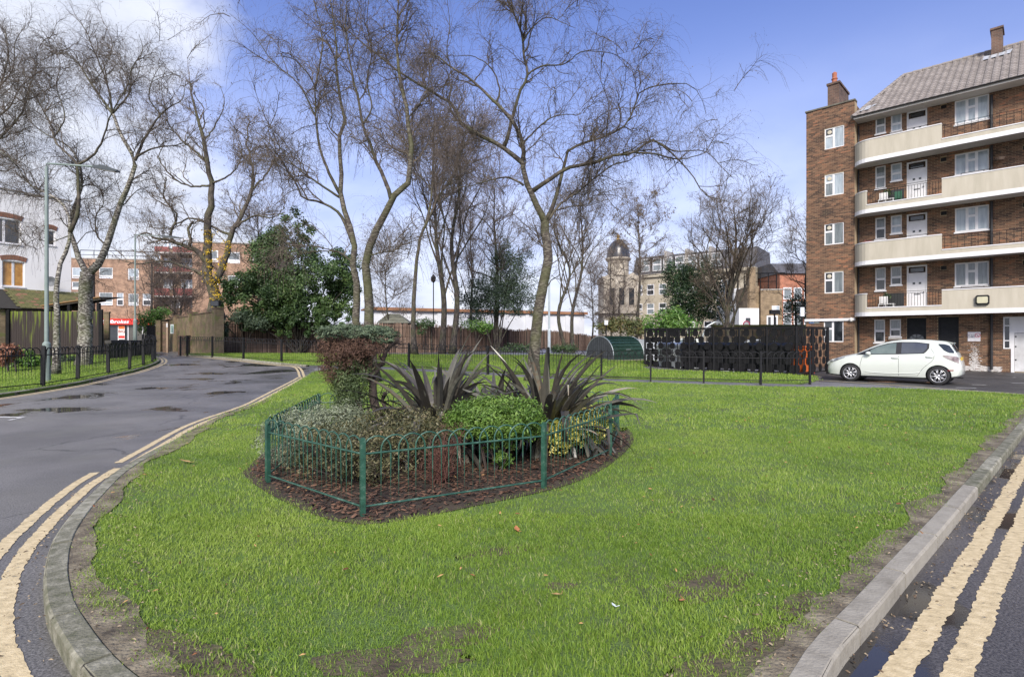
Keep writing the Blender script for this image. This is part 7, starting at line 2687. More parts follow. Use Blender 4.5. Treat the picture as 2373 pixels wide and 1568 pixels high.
# two more cars stand beyond the enclosure, glimpsed through its holes
kd = {}
for q in bpy.data.objects:
    if q.parent:
        kd.setdefault(q.parent.name, []).append(q)
for (xx, yy, a, lb) in ((9.4, 37.5, 0.05, 'white car far behind the left half of the bin enclosure, seen through its holes'), (14.6, 38.5, -0.1, 'white car beyond the right half of the bin enclosure, seen through its holes')):
    c = copy_tree(CAR, None, kd)
    c.location = (xx, yy, H(xx, yy))
    c.rotation_euler = (0, 0, a)
    c['label'] = lb

# ------------------------------------------------------------------ bike hangar
hg = thing('bike_hangar', 'green ribbed half-round bike hangar with a grey end on the back lawn', 'bike shelter', (5.45, 29.2, H(5.45, 29.2) + 0.05), math.atan2(0.62, 0.78))
m_hg = M('hangar_green', [(0.02, 0.055, 0.042), (0.045, 0.09, 0.072)], scale=3, rough=0.24, rvar=0.1, metal=0.2)
m_hge = M('hangar_end', [(0.045, 0.05, 0.058), (0.085, 0.09, 0.10)], scale=6, rough=0.5)
m_galvr = M('hangar_rim', (0.38, 0.42, 0.42), rough=0.4, metal=0.5)
Wd, Hh = 2.05, 1.30


def arch(t):
    return (Wd / 2 * (1 - math.cos(t)), Hh * math.sin(t) ** 0.85)


ts = np.linspace(0, math.pi, 19)
ap = [arch(t) for t in ts]
shell = obj('shell', MB().prism(ap, 0.03, 2.55, 'x'), m_hg, hg)
for i in range(1, 18):
    a, b = ap[i], ap[min(i + 1, 18)]
    nx_, nz_ = -math.cos(ts[i]), math.sin(ts[i])
    c = (a[0] + nx_ * 0.012, a[1] + nz_ * 0.012)
    t2 = (-nz_ * 0.035, nx_ * 0.035)
    obj('rib', MB().prism([(c[0] + t2[0] - nx_ * .02, c[1] + t2[1] * -1 - nz_ * .02), (c[0] + t2[0] + nx_ * .012, c[1] - t2[1] + nz_ * .012), (c[0] - t2[0] + nx_ * .012, c[1] + t2[1] + nz_ * .012), (c[0] - t2[0] - nx_ * .02, c[1] + t2[1] - nz_ * .02)], 0.10, 2.48, 'x'), m_hg, shell)
obj('end_panel', MB().prism([(0.03 + y * 0.97, z * 0.97) for y, z in ap], -0.01, 0.03, 'x'), m_hge, hg)
obj('end_panel', MB().prism([(0.03 + y * 0.97, z * 0.97) for y, z in ap], 2.55, 2.59, 'x'), m_hge, hg)
for xx in (0.0, 2.56):
    obj('arch_rim', MB().tube([(xx, y, z) for y, z in ap], 0.028, 6), m_galvr, hg, smooth=True)
m_sl = MB()
for y in np.linspace(0.18, 1.87, 13):
    zt = np.interp(y, [p[0] for p in ap], [p[1] for p in ap])
    m_sl.box(-0.02, -0.0105, y - 0.012, y + 0.012, 0.05, zt - 0.06)
obj('end_slats', m_sl, M('hangar_slat', (0.035, 0.04, 0.045), rough=0.5), hg)
obj('base_plinth', MB().box(-0.05, 2.65, -0.05, Wd + 0.05, -0.02, 0.03), m_kerbc, hg)
obj('handle', MB().box(1.1, 1.45, 0.055, 0.10, 0.55, 0.60), m_galvr, shell)
bx_ = thing('bike_shelter', 'second bike hangar with pale ribbed shell, mostly hidden by the enclosure', 'bike shelter', (8.35, 32.4, H(8.3, 32.4) + 0.05), math.atan2(0.62, 0.78), None)
s2 = obj('shell', MB().prism(ap, 0.0, 2.0, 'x'), M('hangar_pale', [(0.35, 0.38, 0.40), (0.55, 0.58, 0.60)], scale=3, rough=0.4), bx_)
for i in range(2, 17, 2):
    a = ap[i]
    nx_, nz_ = -math.cos(ts[i]), math.sin(ts[i])
    obj('rib', MB().tube([(0.02, a[0], a[1]), (1.98, a[0], a[1])], 0.03, 5), m_hge, s2)

# ------------------------------------------------------------------ lamp posts and small posts
m_lpost = M('lamp_post_grey', [(0.16, 0.21, 0.19), (0.23, 0.28, 0.26)], scale=2, rough=0.45)
m_lposts = M('lamp_post_silver', [(0.30, 0.36, 0.40), (0.42, 0.48, 0.52)], scale=2, rough=0.4)


def lamppost(label, px, py, Y, topy, armx, h0=0.08, r=0.075, base=0.11, baseh=1.9, mat=None, arm=True, headl=0.75, back=0.0):
    X = (px - CX) / F * Y
    g0 = H(X, Y) + h0
    o = thing('street_lamp', label, 'street lamp', (X, Y, g0))
    mt = mat or m_lpost
    ht = EYE + (HY - topy) / F * Y - g0
    obj('pole', MB().lathe([(base, -.1), (base, baseh * .93), (base * .98, baseh * .95), (r, baseh), (r * .82, ht * .98), (r * .8, ht), (0, ht)], (0, 0, 0), 14), mt, o, smooth=False)
    obj('access_door', MB().box(-base * .5, base * .5, -base - .012, -base * .84, .5, 1.0), mt, o)
    if arm:
        L_ = (armx - px) / F * Y
        obj('arm', MB().tube(catmull([(0, 0, ht - .25), (0.02, 0, ht + .05), (.12, 0, ht + .12), (L_, 0, ht + .02)], 16), .032, 8), mt, o, smooth=True)
        hd = MB().prism([(L_ - .05, ht - .03), (L_ + headl, ht - .16), (L_ + headl, ht - .10), (L_ + headl * .45, ht + .05), (L_ - .05, ht + .06)], -.09, .09, 'y')
        obj('lamp_head', hd, M('lamp_head_dark', (0.05, 0.06, 0.065), rough=0.4), o)
        obj('lamp_lens', MB().prism([(L_ + .05, ht - .048), (L_ + headl * .9, ht - .158), (L_ + headl * .9, ht - .17), (L_ + .05, ht - .065)], -.07, .07, 'y'), M('lamp_lens', (0.35, 0.38, 0.38), rough=0.2), o)
    return o


Yl = gp(109, 883, 0.1)[1]
lamppost('tall grey-green street lamp with long arm beside the roadside railing', 108, 883, Yl, 388, 222, r=0.062, base=0.115, baseh=1.35)
Y2 = 39.0
lamppost('second grey street lamp further off with its arm over the road end', 313, 812, Y2, 548, 375, r=0.062, base=0.125, baseh=2.4, headl=1.5)
o = lamppost('slim pale lamp column by the brushwood fence right of the leaning birch', 1272, 806, 42.3, 637, None, h0=0.0, r=0.085, base=0.12, baseh=1.8, mat=m_lposts, arm=False)
# small black post with a white square lantern by the hangar, and a taller one by the flats
for (px, py, Y, ty, lab, w, h) in ((1404, 800, 38.5, 742, 'short black post topped by a small white square lantern behind the bike hangar', .12, .16), (1858, 866, 24.2, 712, 'tall black post with a small white notice behind the enclosure corner', .085, .2)):
    X = (px - CX) / F * Y
    o = thing('sign_post', lab, 'post', (X, Y, H(X, Y)))
    zt = EYE + (HY - ty) / F * Y - H(X, Y)
    obj('pole', MB().tube([(0, 0, -.05), (0, 0, zt - 2 * h)], .045, 8), m_steel, o)
    obj('plate', MB().box(-w, w, -.03, .03, zt - 2 * h + .004, zt), M('notice_white', (0.62, 0.66, 0.70), rough=0.4), o)
X = (1794 - CX) / F * 27.5
o = thing('flood_light', 'small dark floodlight on a pole behind the enclosure near the fan-shaped tree', 'light', ((1794 - CX) / F * 30, 30, 0))
zt = EYE + (HY - 728) / F * 30
obj('pole', MB().tube([(0, 0, 0), (0, 0, zt)], .045, 8), m_steel, o)
obj('lamp_head', MB().box(-.24, .24, -.12, .12, zt + .002, zt + .24), m_steel, o)
o = thing('flood_light', 'dark box floodlight on top of the end pier of the brick garden wall', 'light', at(500, 713, 36.2), 0)
obj('bracket', MB().box(-.04, .04, -.04, .04, -.12, .1), m_steel, o)
obj('lamp_head', MB().box(-.28, .28, -.15, .1, .1, .46), M('lamp_black', (0.015, 0.015, 0.018), rough=0.3), o)
obj('lens', MB().box(-.23, .23, -.165, -.152, .14, .42), m_glassd, o)

# ------------------------------------------------------------------ brushwood fence across the back
m_brush = M('brushwood', [(0.0, 0.04, 0.025, 0.018), (0.35, 0.12, 0.078, 0.056), (0.7, 0.25, 0.17, 0.13), (1.0, 0.45, 0.34, 0.26)], tw=0.75, nw=0.4, scale=2, stretch=(2, 2, .4), rough=0.9, bias=-0.05)
bf = thing('brushwood_fence', 'long brown brushwood and reed fence along the back of the lawns', 'fence', (FENCE_PTS[0][0], FENCE_PTS[0][1], 0.4))
rr = np.random.RandomState(33)
for i, (p, q) in enumerate(zip(FENCE_PTS[:-1], FENCE_PTS[1:])):
    p, q = np.array(p), np.array(q)
    L_ = np.linalg.norm(q - p)
    d = (q - p) / L_
    nseg = max(int(L_ / 1.9), 1)
    for s in range(nseg):
        a, b = p + d * L_ * s / nseg, p + d * L_ * (s + 1) / nseg
        l_ = L_ / nseg
        n = int(l_ / 0.026)
        g0 = H(*((a + b) / 2))
        hh = (2.28 if i == 0 else 2.2 if i == 1 else 2.05 if i == 2 else 1.95) + 0.06 * rr.randn()
        u_ = np.linspace(0, 1, n) + rr.normal(0, .004, n)
        back_ = rr.normal(0, .022, n)
        nn_ = np.array([-d[1], d[0]])
        bx = a[None] + (b - a)[None] * u_[:, None] + nn_[None] * back_[:, None]
        tp = bx + rr.normal(0, .035, (n, 1)) * d[None]
        zt_ = g0 + hh * (1 + rr.normal(0, .028, n) + .02 * np.sin(np.arange(n) / 11.0 + s))
        P = np.stack([np.stack([bx[:, 0], bx[:, 1], np.full(n, g0 - .1)], 1), np.stack([tp[:, 0], tp[:, 1], zt_], 1)], 1)
        tone = np.clip(rr.rand(n) ** 1.3 * 0.9 + 0.1 * rr.rand() * np.sin(np.arange(n) / 9.0), 0, 1)
        obj('fence_panel', MB().tubes(P, np.full((n, 2), .017), 3, t=tone), m_brush, bf, world=True)['kind'] = 'stuff'
        obj('backing', MB().obox(a, b, 0.02, g0 - .1, g0 + hh - .12, lat=0.06), m_dark, bf, world=True)
        for k, hz in enumerate((0.4, 1.2, 1.9)):
            obj('wire', MB().tube([(a[0], a[1] - 0.05, g0 + hz), (b[0], b[1] - .05, g0 + hz)], .008, 4), m_steel, bf, world=True)
        if s % 2 == 0:
            obj('post', MB().box(a[0] - .05, a[0] + .05, a[1] - .14, a[1] - .055, g0 - .1, g0 + hh * (0.96 + .05 * rr.rand())), b_dark, bf, world=True)

# ------------------------------------------------------------------ brick garden wall and piers at the road's end
m_gw = brickmat('garden_wall_brick', (0.21, 0.155, 0.085), (0.15, 0.105, 0.06), (0.20, 0.17, 0.12), patch=(0.11, 0.13, 0.035))
m_gwr = brickmat('pier_brick', (0.17, 0.10, 0.065), (0.10, 0.07, 0.045), (0.16, 0.13, 0.10), patch=(0.08, 0.10, 0.03))
P0, P1 = np.array(gp(376, 812)), np.array(gp(505, 821.5))
gw = thing('garden_wall', 'stepped tan brick garden wall with piers behind the low railing at the end of the road', 'wall', (P1[0], P1[1], 0.5), math.atan2((P1 - P0)[1], (P1 - P0)[0]))


def htop(row, P):
    return EYE + (HY - row) / F * P[1] - 0.5


stp = [(0.0, 0.33, 742), (0.33, 0.62, 735), (0.62, 1.0, 727)]
Lw_ = float(np.linalg.norm(P1 - P0))
for (a, b, row) in stp:
    A, B = P0 + (P1 - P0) * a, P0 + (P1 - P0) * b
    hz = htop(row, (A + B) / 2)
    xa, xb = (a - 1) * Lw_, (b - 1) * Lw_
    w_ = obj('wall_panel', MB().box(xa + .03, xb - .03, -.11, .11, -.6, hz), m_gw, gw)
    obj('coping', MB().box(xa + .03, xb - .03, -.15, .15, hz + .003, hz + .08), m_gwr, w_)
for (c, row) in ((0.33, 733), (0.62, 726), (1.0, 716)):
    A = P0 + (P1 - P0) * c
    hz = htop(row, A)
    x = (c - 1) * Lw_
    wd = .22 if c < 1 else .35
    p_ = obj('pier', MB().box(x - wd, x + wd, -.26, .26, -.6, hz), m_gw, gw)
    obj('pier_cap', MB().box(x - wd - .04, x + wd + .04, -.3, .3, hz + .002, hz + .09), m_gwr, p_)


def pier(name, label, px, w_px, ytop, ybase, mat, h=None, cat='pier', Y=None, dep=None):
    X, Y_ = gp(px, ybase) if Y is None else ((px - CX) / F * Y, Y)
    wd = w_px / F * Y_
    g0 = H(X, Y_)
    zt = EYE + (HY - ytop) / F * Y_
    o = thing(name, label, cat, (X, Y_, g0))
    obj('shaft', MB().box(-wd / 2, wd / 2, 0, dep or wd, -.2, zt - g0 - .08), mat, o)
    obj('cap', MB().box(-wd / 2 - .03, wd / 2 + .03, -.03, (dep or wd) + .03, zt - g0 - .078, zt - g0), mat, o)
    return o


pier('brick_pier', 'low brown brick pier where the verge railing starts', 421, 18, 777, 822.5, m_gwr)
pier('brick_pier', 'tall narrow brick pier with white notice beside the black gate', 366, 11, 742, 815, m_gw)
o = pier('brick_pier', 'brown brick gate pier right of the black gate with a pale post', 381, 9, 745, 816, m_gwr)
pier('brick_pier', 'brick pier at the right end of the mossy board fence', 246, 12, 722, 812, m_gw, Y=33, dep=0.12)
Pg = at(356, 0, 44)
o = thing('garden_gate', 'black gate in the opening at the far end of the road', 'gate', (Pg.x, 44, H(Pg.x, 44)))
obj('gate_frame', MB().box(-.55, .55, -.02, .02, .1, 2.1), m_steel, o)
for k in range(6):
    obj('gate_board', MB().box(-.53 + k * .18, -.37 + k * .18, -.045, -.022, .12, 2.05), m_steel, o)
o = thing('notice_board', 'narrow white notice on the brick wall beside the gate', 'sign', at(399, 762, 41.5), 0)
obj('board', MB().box(-.12, .12, -.03, .03, -.35, .35), M('notice_pale', (0.5, 0.55, 0.55), rough=0.4), o)
obj('panel', MB().box(-.08, .08, -.035, -.031, -.28, .28), M('notice_green', (0.2, 0.3, 0.27), rough=0.4), o)
o = thing('marker_post', 'thin tan timber post with white tag in front of the gate pier', 'post', (*gp(388, 817), 0.5))
obj('pole', MB().box(-.06, .06, -.06, .06, -.1, 2.3), M('tan_wood', (0.30, 0.22, 0.15), rough=0.8), o)
obj('tag', MB().box(-.06, .06, -.07, -.061, 1.9, 2.2), m_wht, o)
# low dark curved wall behind the far end of the roadside railing
cw = thing('low_wall', 'low mossy dark wall with dark coping curving round the end of the left verge', 'wall', (*gp(330, 820, 0.1), 0.4))
cv = [gp(x, y, 0.08) for x, y in [(250, 833), (285, 829), (320, 824), (345, 820), (357, 816)]]
for a, b in zip(cv[:-1], cv[1:]):
    w_ = obj('wall_panel', MB().obox(a, b, .22, .2, 1.30), M('mossy_wall', [(0.02, 0.022, 0.016), (0.06, 0.065, 0.03)], scale=1.5, rough=0.9), cw, world=True)
    obj('coping', MB().obox(a, b, .34, 1.304, 1.45), M('dark_coping', [(0.03, 0.03, 0.03), (0.07, 0.065, 0.06)], scale=3, rough=0.9), w_, world=True)

# ------------------------------------------------------------------ mossy board fence, lean-to and white house on the left
m_mossy = None


def mossmat():
    mt = bpy.data.materials.new('mossy_boards')
    mt.use_nodes = True
    MATS['mossy_boards'] = mt
    nt = mt.node_tree
    N, L = nt.nodes, nt.links
    b = N['Principled BSDF']
    tc = N.new('ShaderNodeTexCoord')
    at_ = N.new('ShaderNodeAttribute')
    at_.attribute_name = 'tint'
    mp = N.new('ShaderNodeMapping')
    mp.inputs['Scale'].default_value = (5, 5, .35)
    L.new(tc.outputs['Object'], mp.inputs[0])
    nz = N.new('ShaderNodeTexNoise')
    nz.inputs['Scale'].default_value = 1.6
    nz.inputs['Detail'].default_value = 5
    L.new(mp.outputs[0], nz.inputs['Vector'])
    sp = N.new('ShaderNodeSeparateXYZ')
    L.new(tc.outputs['Object'], sp.inputs[0])
    hr = N.new('ShaderNodeMapRange')
    hr.inputs['From Min'].default_value = 0.7
    hr.inputs['From Max'].default_value = 2.75
    hr.inputs['To Min'].default_value = -0.10
    hr.inputs['To Max'].default_value = 0.12
    L.new(sp.outputs[2], hr.inputs['Value'])
    ad = N.new('ShaderNodeMath')
    L.new(nz.outputs['Fac'], ad.inputs[0])
    L.new(hr.outputs[0], ad.inputs[1])
    ad2 = N.new('ShaderNodeMath')
    ad2.operation = 'MULTIPLY_ADD'
    L.new(at_.outputs['Fac'], ad2.inputs[0])
    ad2.inputs[1].default_value = 0.12
    L.new(ad.outputs[0], ad2.inputs[2])
    cr = N.new('ShaderNodeValToRGB')
    e = cr.color_ramp.elements
    e[0].position, e[0].color = 0.60, (0.030, 0.022, 0.020, 1)
    e[1].position, e[1].color = 0.76, (0.13, 0.17, 0.02, 1)
    L.new(ad2.outputs[0], cr.inputs[0])
    L.new(cr.outputs[0], b.inputs['Base Color'])
    b.inputs['Roughness'].default_value = 0.85
    return mt


mossmat()
YF = 31.5
bfz = H(-28, YF) + 0.08
mf = thing('board_fence', 'tall dark brown vertical board fence streaked with bright green moss on the left', 'fence', ((120 - CX) / F * YF, YF, bfz))
ztop = EYE + (HY - 721) / F * YF - bfz
boards = {}
for t in (0.1, 0.35, 0.6, 0.9):
    pass
x = (-260 - CX) / F * YF
xend = (237 - CX) / F * YF
posts = [(px - CX) / F * YF for px in (-200, -90, 21, 236)]
i = 0
while x < xend:
    w = 0.135
    mb = MB().prism([(x - mf.location.x, -.012), (x + w - .012 - mf.location.x, -.012 + .006 * (i % 2)), (x + w - .012 - mf.location.x, .012), (x - mf.location.x, .012)], -.05, ztop + R.normal(0, .008), 'z', t=R.rand())
    obj('board', mb, MATS['mossy_boards'], mf)
    x += w
    i += 1
for xx in posts:
    obj('post', MB().box(xx - mf.location.x - .10, xx - mf.location.x + .10, -.12, -.02, -.05, ztop + .10), m_steel, mf)
for zz in (.4, ztop - .35):
    obj('rail', MB().box((-260 - CX) / F * YF - mf.location.x, xend - mf.location.x, .013, .08, zz, zz + .09), m_steel, mf)

# white rendered house
HF = Fr((at(165, 0, 36.0).x, 36.0), (0.50, 0.866))
m_render = M('white_render', [(0.72, 0.72, 0.71), (0.77, 0.77, 0.76), (0.80, 0.80, 0.79)], scale=0.8, stretch=(1, 1, .7), rough=0.85, detail=8)
m_redbrick = brickmat('lintel_brick', (0.27, 0.11, 0.06), (0.19, 0.08, 0.05), (0.16, 0.12, 0.09), bw=0.075, bh=0.24)
wh = HF.thing('white_house', 'white rendered house with brick arches over its windows on the far left', 'building')
hrect = HF.rect
wt = hrect(-30, 48, 501, 558)
wt2 = hrect(106, 128, 533, 567)
wl = hrect(5, 57, 603, 662)
zt = HF.L(80, 452)[1]
holes = [wt, wt2, wl]
zl0 = HF.L(60, 676)[1]
mb = MB()
for (a, b, c, d_) in holes_grid(-14, 0, 0, zt, holes):
    mb.box(a, b, 0, .35, c, d_)
mb.box(-14, 0, .40, 8, 0, zt - .05)
obj('wall', mb, m_render, wh)
obj('parapet_coping', MB().box(-14, .06, -.05, .4, zt + .003, zt + .07), m_sill, wh)


def warch(r, gl_, lay='pair', rise=0.0):
    window(wh, r, lay, gl_, y=.08, t=.06)
    x0, x1, z0, z1 = r
    pts = [(x0 - .07, z1 + .004)]
    m_ = 8
    lo = [(x0 - .05 + (x1 - x0 + .1) * i / m_, z1 + .01 + .10 * math.sin(math.pi * i / m_)) for i in range(m_ + 1)]
    hi = [(x0 - .13 + (x1 - x0 + .26) * i / m_, z1 + .27 + .12 * math.sin(math.pi * i / m_)) for i in range(m_ + 1)][::-1]
    obj('brick_arch', MB().prism(lo + hi, -.03, .06, 'y'), m_redbrick, wh)


warch(wt, m_glassd)
warch(wt2, m_glassd, 'one')
warch(wl, m_glassw)
dish = thing('satellite_dish', 'round grey satellite dish on the white house wall behind the lamp post', 'dish', at(118, 652, 34.6), 0.3)
obj('dish', MB().lathe([(0, .06), (.16, .03), (.30, -.05), (.31, -.05), (.16, .05), (0, .09)], (0, 0, 0), 20, 'y'), M('dish_grey', (0.10, 0.11, 0.12), rough=0.6), dish, smooth=True)
obj('bracket', MB().tube([(0, .07, 0), (.05, .35, -.1)], .02, 6), m_steel, dish)
# lean-to with mossy tiled roof below the windows
m_mtile = M('mossy_tile', [(0.0, 0.05, 0.055, 0.02), (0.45, 0.12, 0.12, 0.04), (0.75, 0.16, 0.10, 0.06), (1.0, 0.45, 0.15, 0.09)], tw=0.6, nw=0.55, scale=.9, rough=0.9, bias=-0.05)
zr0 = HF.L(60, 673)[1]
lt = obj('lean_to_roof', MB().add([(-10, -.0, zr0), (0.4, -.0, zr0), (0.4, -2.4, zr0 - 1.25), (-10, -2.4, zr0 - 1.25)], [(0, 1, 2, 3)]), m_dark, wh)
nr, nc = 13, 0
tvs = MB()
cnt = 0
me_t = []
for t in (0.1, 0.4, 0.7, 0.95):
    me = MB().add([(-.12, -.10, -.045), (.12, -.10, -.045), (.12, .12, .062), (-.12, .12, .062), (-.12, -.10, -.065), (.12, -.10, -.065)], [(0, 1, 2, 3), (4, 5, 1, 0)], t).mesh('roof_tile')
    me.materials.append(m_mtile)
    me_t.append(me)
for j in range(nr):
    v_ = (j + .5) / nr
    for i in range(15):
        x = 0.30 - i * .255 - (j % 2) * .12
        tt = R.rand()
        q = 3 if tt > .93 else (0 if tt < .4 else (1 if tt < .8 else 2))
        obj('roof_tile', None, None, lt, mesh=me_t[q], loc=(x, -2.4 * (1 - v_), zr0 - 1.25 * (1 - v_) + .07))
obj('outbuilding_wall', MB().box(-10, .2, -2.2, -.01, 0, zr0 - 1.3), m_gw, wh)
# sloping car port roof between
cp = thing('lean_to_shelter', 'dark sloping felt-roofed shelter rising behind the mossy board fence', 'shelter', at(150, 720, 33.0), 0)
a, b = at(30, 718, 33.0), at(233, 688, 33.0)
mb = MB().add([tuple(a), tuple(b), (b.x, 35.2, b.z + .15), (a.x, 35.2, a.z + .15), (a.x, a.y, a.z - .14), (b.x, b.y, b.z - .14)], [(0, 1, 2, 3), (4, 5, 1, 0), (1, 5, 2)])
obj('roof', mb, M('felt', [(0.05, 0.045, 0.035), (0.12, 0.10, 0.07)], scale=2, rough=0.8), cp, world=True)
obj('fascia', MB().tube([tuple(a + Vector((0, -.05, -.02))), tuple(b + Vector((0, -.05, -.02)))], .05, 4), M('rusty_edge', (0.22, 0.13, 0.05), rough=0.8), cp, world=True)
for px in (160, 228):
    q = at(px, 700, 33.1)
    obj('post', MB().box(q.x - .08, q.x + .08, 33.05, 33.2, .4, q.z - .05), m_steel, cp, world=True)
obj('rafter', MB().tube([tuple(a + Vector((0, .4, -.2))), tuple(b + Vector((0, .4, -.2)))], .06, 4), m_steel, cp, world=True)

# ------------------------------------------------------------------ tan brick flats with the betting shop
m_tan = brickmat('tan_brick', (0.36, 0.215, 0.135), (0.27, 0.155, 0.10), (0.32, 0.26, 0.20), bump=0.3)
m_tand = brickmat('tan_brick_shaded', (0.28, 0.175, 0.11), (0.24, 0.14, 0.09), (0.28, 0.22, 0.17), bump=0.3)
TF = Fr((at(300, 0, 62).x, 62.0), (0.985, 0.17))
tb = TF.thing('shop_flats', 'tan brick flats over a red-fronted betting shop at the left', 'building')
tr = TF.rect
sections = []
ztl = TF.L(260, 601)[1]
xa0, xa1 = TF.L(150, 600)[0], TF.L(356, 600)[0]
W1 = [tr(166, 190, 619, 645), tr(166, 190, 652, 671), tr(166, 190, 676, 692), tr(229, 261, 619, 645), tr(296, 322, 622, 648), tr(229, 261, 677, 707), tr(270, 286, 678, 708), tr(297, 321, 680, 708), tr(330, 350, 680, 708)]
shopz = TF.L(250, 754)[1]
mb = MB()
for (a, b, c, d_) in holes_grid(xa0, xa1, shopz, ztl, W1):
    mb.box(a, b, 0, .3, c, d_)
mb.box(xa0, xa1, .35, 9, 0, ztl - .1)
obj('wall', mb, m_tan, tb)
obj('parapet_trim', MB().box(xa0, xa1, -.06, .35, ztl + .002, ztl + .12), m_sill, tb)
for k, r in enumerate(W1):
    window(tb, r, 'picture' if r[1] - r[0] > .9 else 'two', [m_glassm, m_glassl] if k % 2 else [m_glassl, m_glassd], y=.05, t=.09, sillm=m_redbrick)
for px in (218, 352):
    x = TF.L(px, 650)[0]
    obj('rain_pipe', MB().tube([(x, -.1, 0.5), (x, -.1, ztl - .4)], .09, 8), m_pipe, tb)
rb = TF.L(200, 585)[1]
mb = MB()
x = xa0 + 1
while x < xa1:
    mb.tube([(x, 1.0, ztl), (x, 1.0, ztl + 1.1)], .035, 4)
    x += 1.4
mb.tube([(xa0 + 1, 1, ztl + 1.1), (xa1, 1, ztl + 1.1)], .04, 4).tube([(xa0 + 1, 1, ztl + .6), (xa1, 1, ztl + .6)], .03, 4)
obj('roof_railing', mb, m_steel, tb)
# shop front
sx0, sx1 = TF.L(236, 745)[0], TF.L(356, 745)[0]
sz0, sz1 = TF.L(250, 751.8)[1], TF.L(250, 738.2)[1]
m_sred = M('shop_red', [(0.62, 0.02, 0.012), (0.70, 0.03, 0.018)], scale=1, rough=0.4)
shop = obj('fascia_sign', MB().box(sx0, sx1, -.35, -.01, sz0, sz1), m_sred, tb)
hs_ = (sz1 - sz0)
xt = TF.L(271, 745)[0]
mb = text_mb('Ladbrokes', hs_ * 0.80, 0.02, italic=0.25, bold=0.012)
mb.xform(Matrix.Translation((xt, -.365, (sz0 + sz1) / 2 - .02)) @ Matrix.Diagonal((1.22, 1, 1, 1)))
obj('lettering', mb, M('sign_letter_white', (0.8, 0.8, 0.82), rough=0.4), shop)
mb = MB()
mb.box(sx0, sx1, .1, .3, 0, .7)
obj('stall_riser', mb, M('riser_red', (0.25, 0.05, 0.04), rough=0.6), tb)
obj('shop_window', MB().box(sx0, sx0 + 2.6, .12, .18, .7, sz0), m_glassd, tb)
obj('shop_window', MB().box(sx0 + 2.65, sx1, .12, .18, .7, sz0), M('shop_interior', [(0.05, 0.05, 0.045), (0.12, 0.11, 0.09)], scale=1, rough=0.1, spec=0.8), tb)
for xx in (sx0, sx0 + 1.6, sx0 + 2.6, sx0 + 4.1, sx0 + 5.4):
    obj('mullion', MB().box(xx, xx + .09, .05, .12, .4, sz0), m_white, tb)
px0, px1 = TF.L(274, 760)[0], TF.L(289, 760)[0]
pz0, pz1 = TF.L(280, 786)[1], TF.L(280, 753.5)[1]
ps = obj('window_poster', MB().box(px0, px1, 0.0, .045, pz0, pz1), M('poster_white', (0.75, 0.70, 0.66), rough=0.4), tb)
obj('poster_print', MB().box(px0 + .02, px1 - .02, -.008, -.001, pz1 - .42, pz1 - .03), M('poster_orange', (0.70, 0.14, 0.02), rough=0.4), ps)
obj('poster_print', MB().box(px0 + .02, px1 - .02, -.008, -.001, pz0 + .12, pz0 + .42), m_sred, ps)
mb = text_mb('BIG', .44, .01, bold=.012)
mb.xform(Matrix.Translation(((px0 + px1) / 2, -.012, (pz0 + pz1) / 2 + .08)))
obj('lettering', mb, M('poster_brown', (0.30, 0.08, 0.06), rough=0.5), ps)
# right-hand, taller part and the recessed red balconies between
ZR = TF.L(500, 566)[1]
xb0, xb1 = TF.L(452, 560)[0], TF.L(640, 560)[0]
W2_ = [tr(486, 511, 582, 609), tr(533, 561, 586, 612), tr(486, 511, 640, 668), tr(533, 561, 640, 668), tr(590, 615, 588, 612)]
mb = MB()
for (a, b, c, d_) in holes_grid(xb0, xb1, 0, ZR, W2_):
    mb.box(a, b, -.8, -.5, c, d_)
mb.box(xb0, xb1, -.45, 9, 0, ZR - .1)
obj('wall', mb, m_tan, tb)
obj('parapet_trim', MB().box(xb0 - .05, xb1, -.9, -.4, ZR + .002, ZR + .1), m_sill, tb)
for r in W2_:
    window(tb, r, 'picture', m_glassm, y=-.78, t=.13, sillm=m_redbrick)
xm0, xm1 = xa1 + .02, xb0 - .02
Zm = TF.L(400, 566)[1]
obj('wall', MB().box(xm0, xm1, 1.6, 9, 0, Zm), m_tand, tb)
m_panel = M('balcony_red', [(0.20, 0.045, 0.04), (0.27, 0.06, 0.05)], scale=1, rough=0.5)
for k, (row0, row1) in enumerate(((572, 584), (618, 630), (668, 685))):
    z1_, z0_ = TF.L(400, row0)[1], TF.L(400, row1)[1]
    for (pa_, pb_) in ((358, 392), (400, 450)):
        a, b = TF.L(pa_, 600)[0], TF.L(pb_, 600)[0]
        bal = obj('balcony', MB().box(a, b, 0, 1.6, z0_ - .16, z0_), m_soffit, tb)
        obj('parapet', MB().box(a, b, 0.0, .08, z0_ + .002, z1_), m_panel, bal)
        window(tb, (a + .3, b - .3, z1_ + .05, z1_ + 1.2), 'pair', m_glassl, y=1.5, t=.09, sill=False)
for (r) in (tr(383, 404, 693, 711), tr(430, 442, 693, 712)):
    window(tb, r, 'pair', m_glassm, y=1.5, t=.08, sill=False)

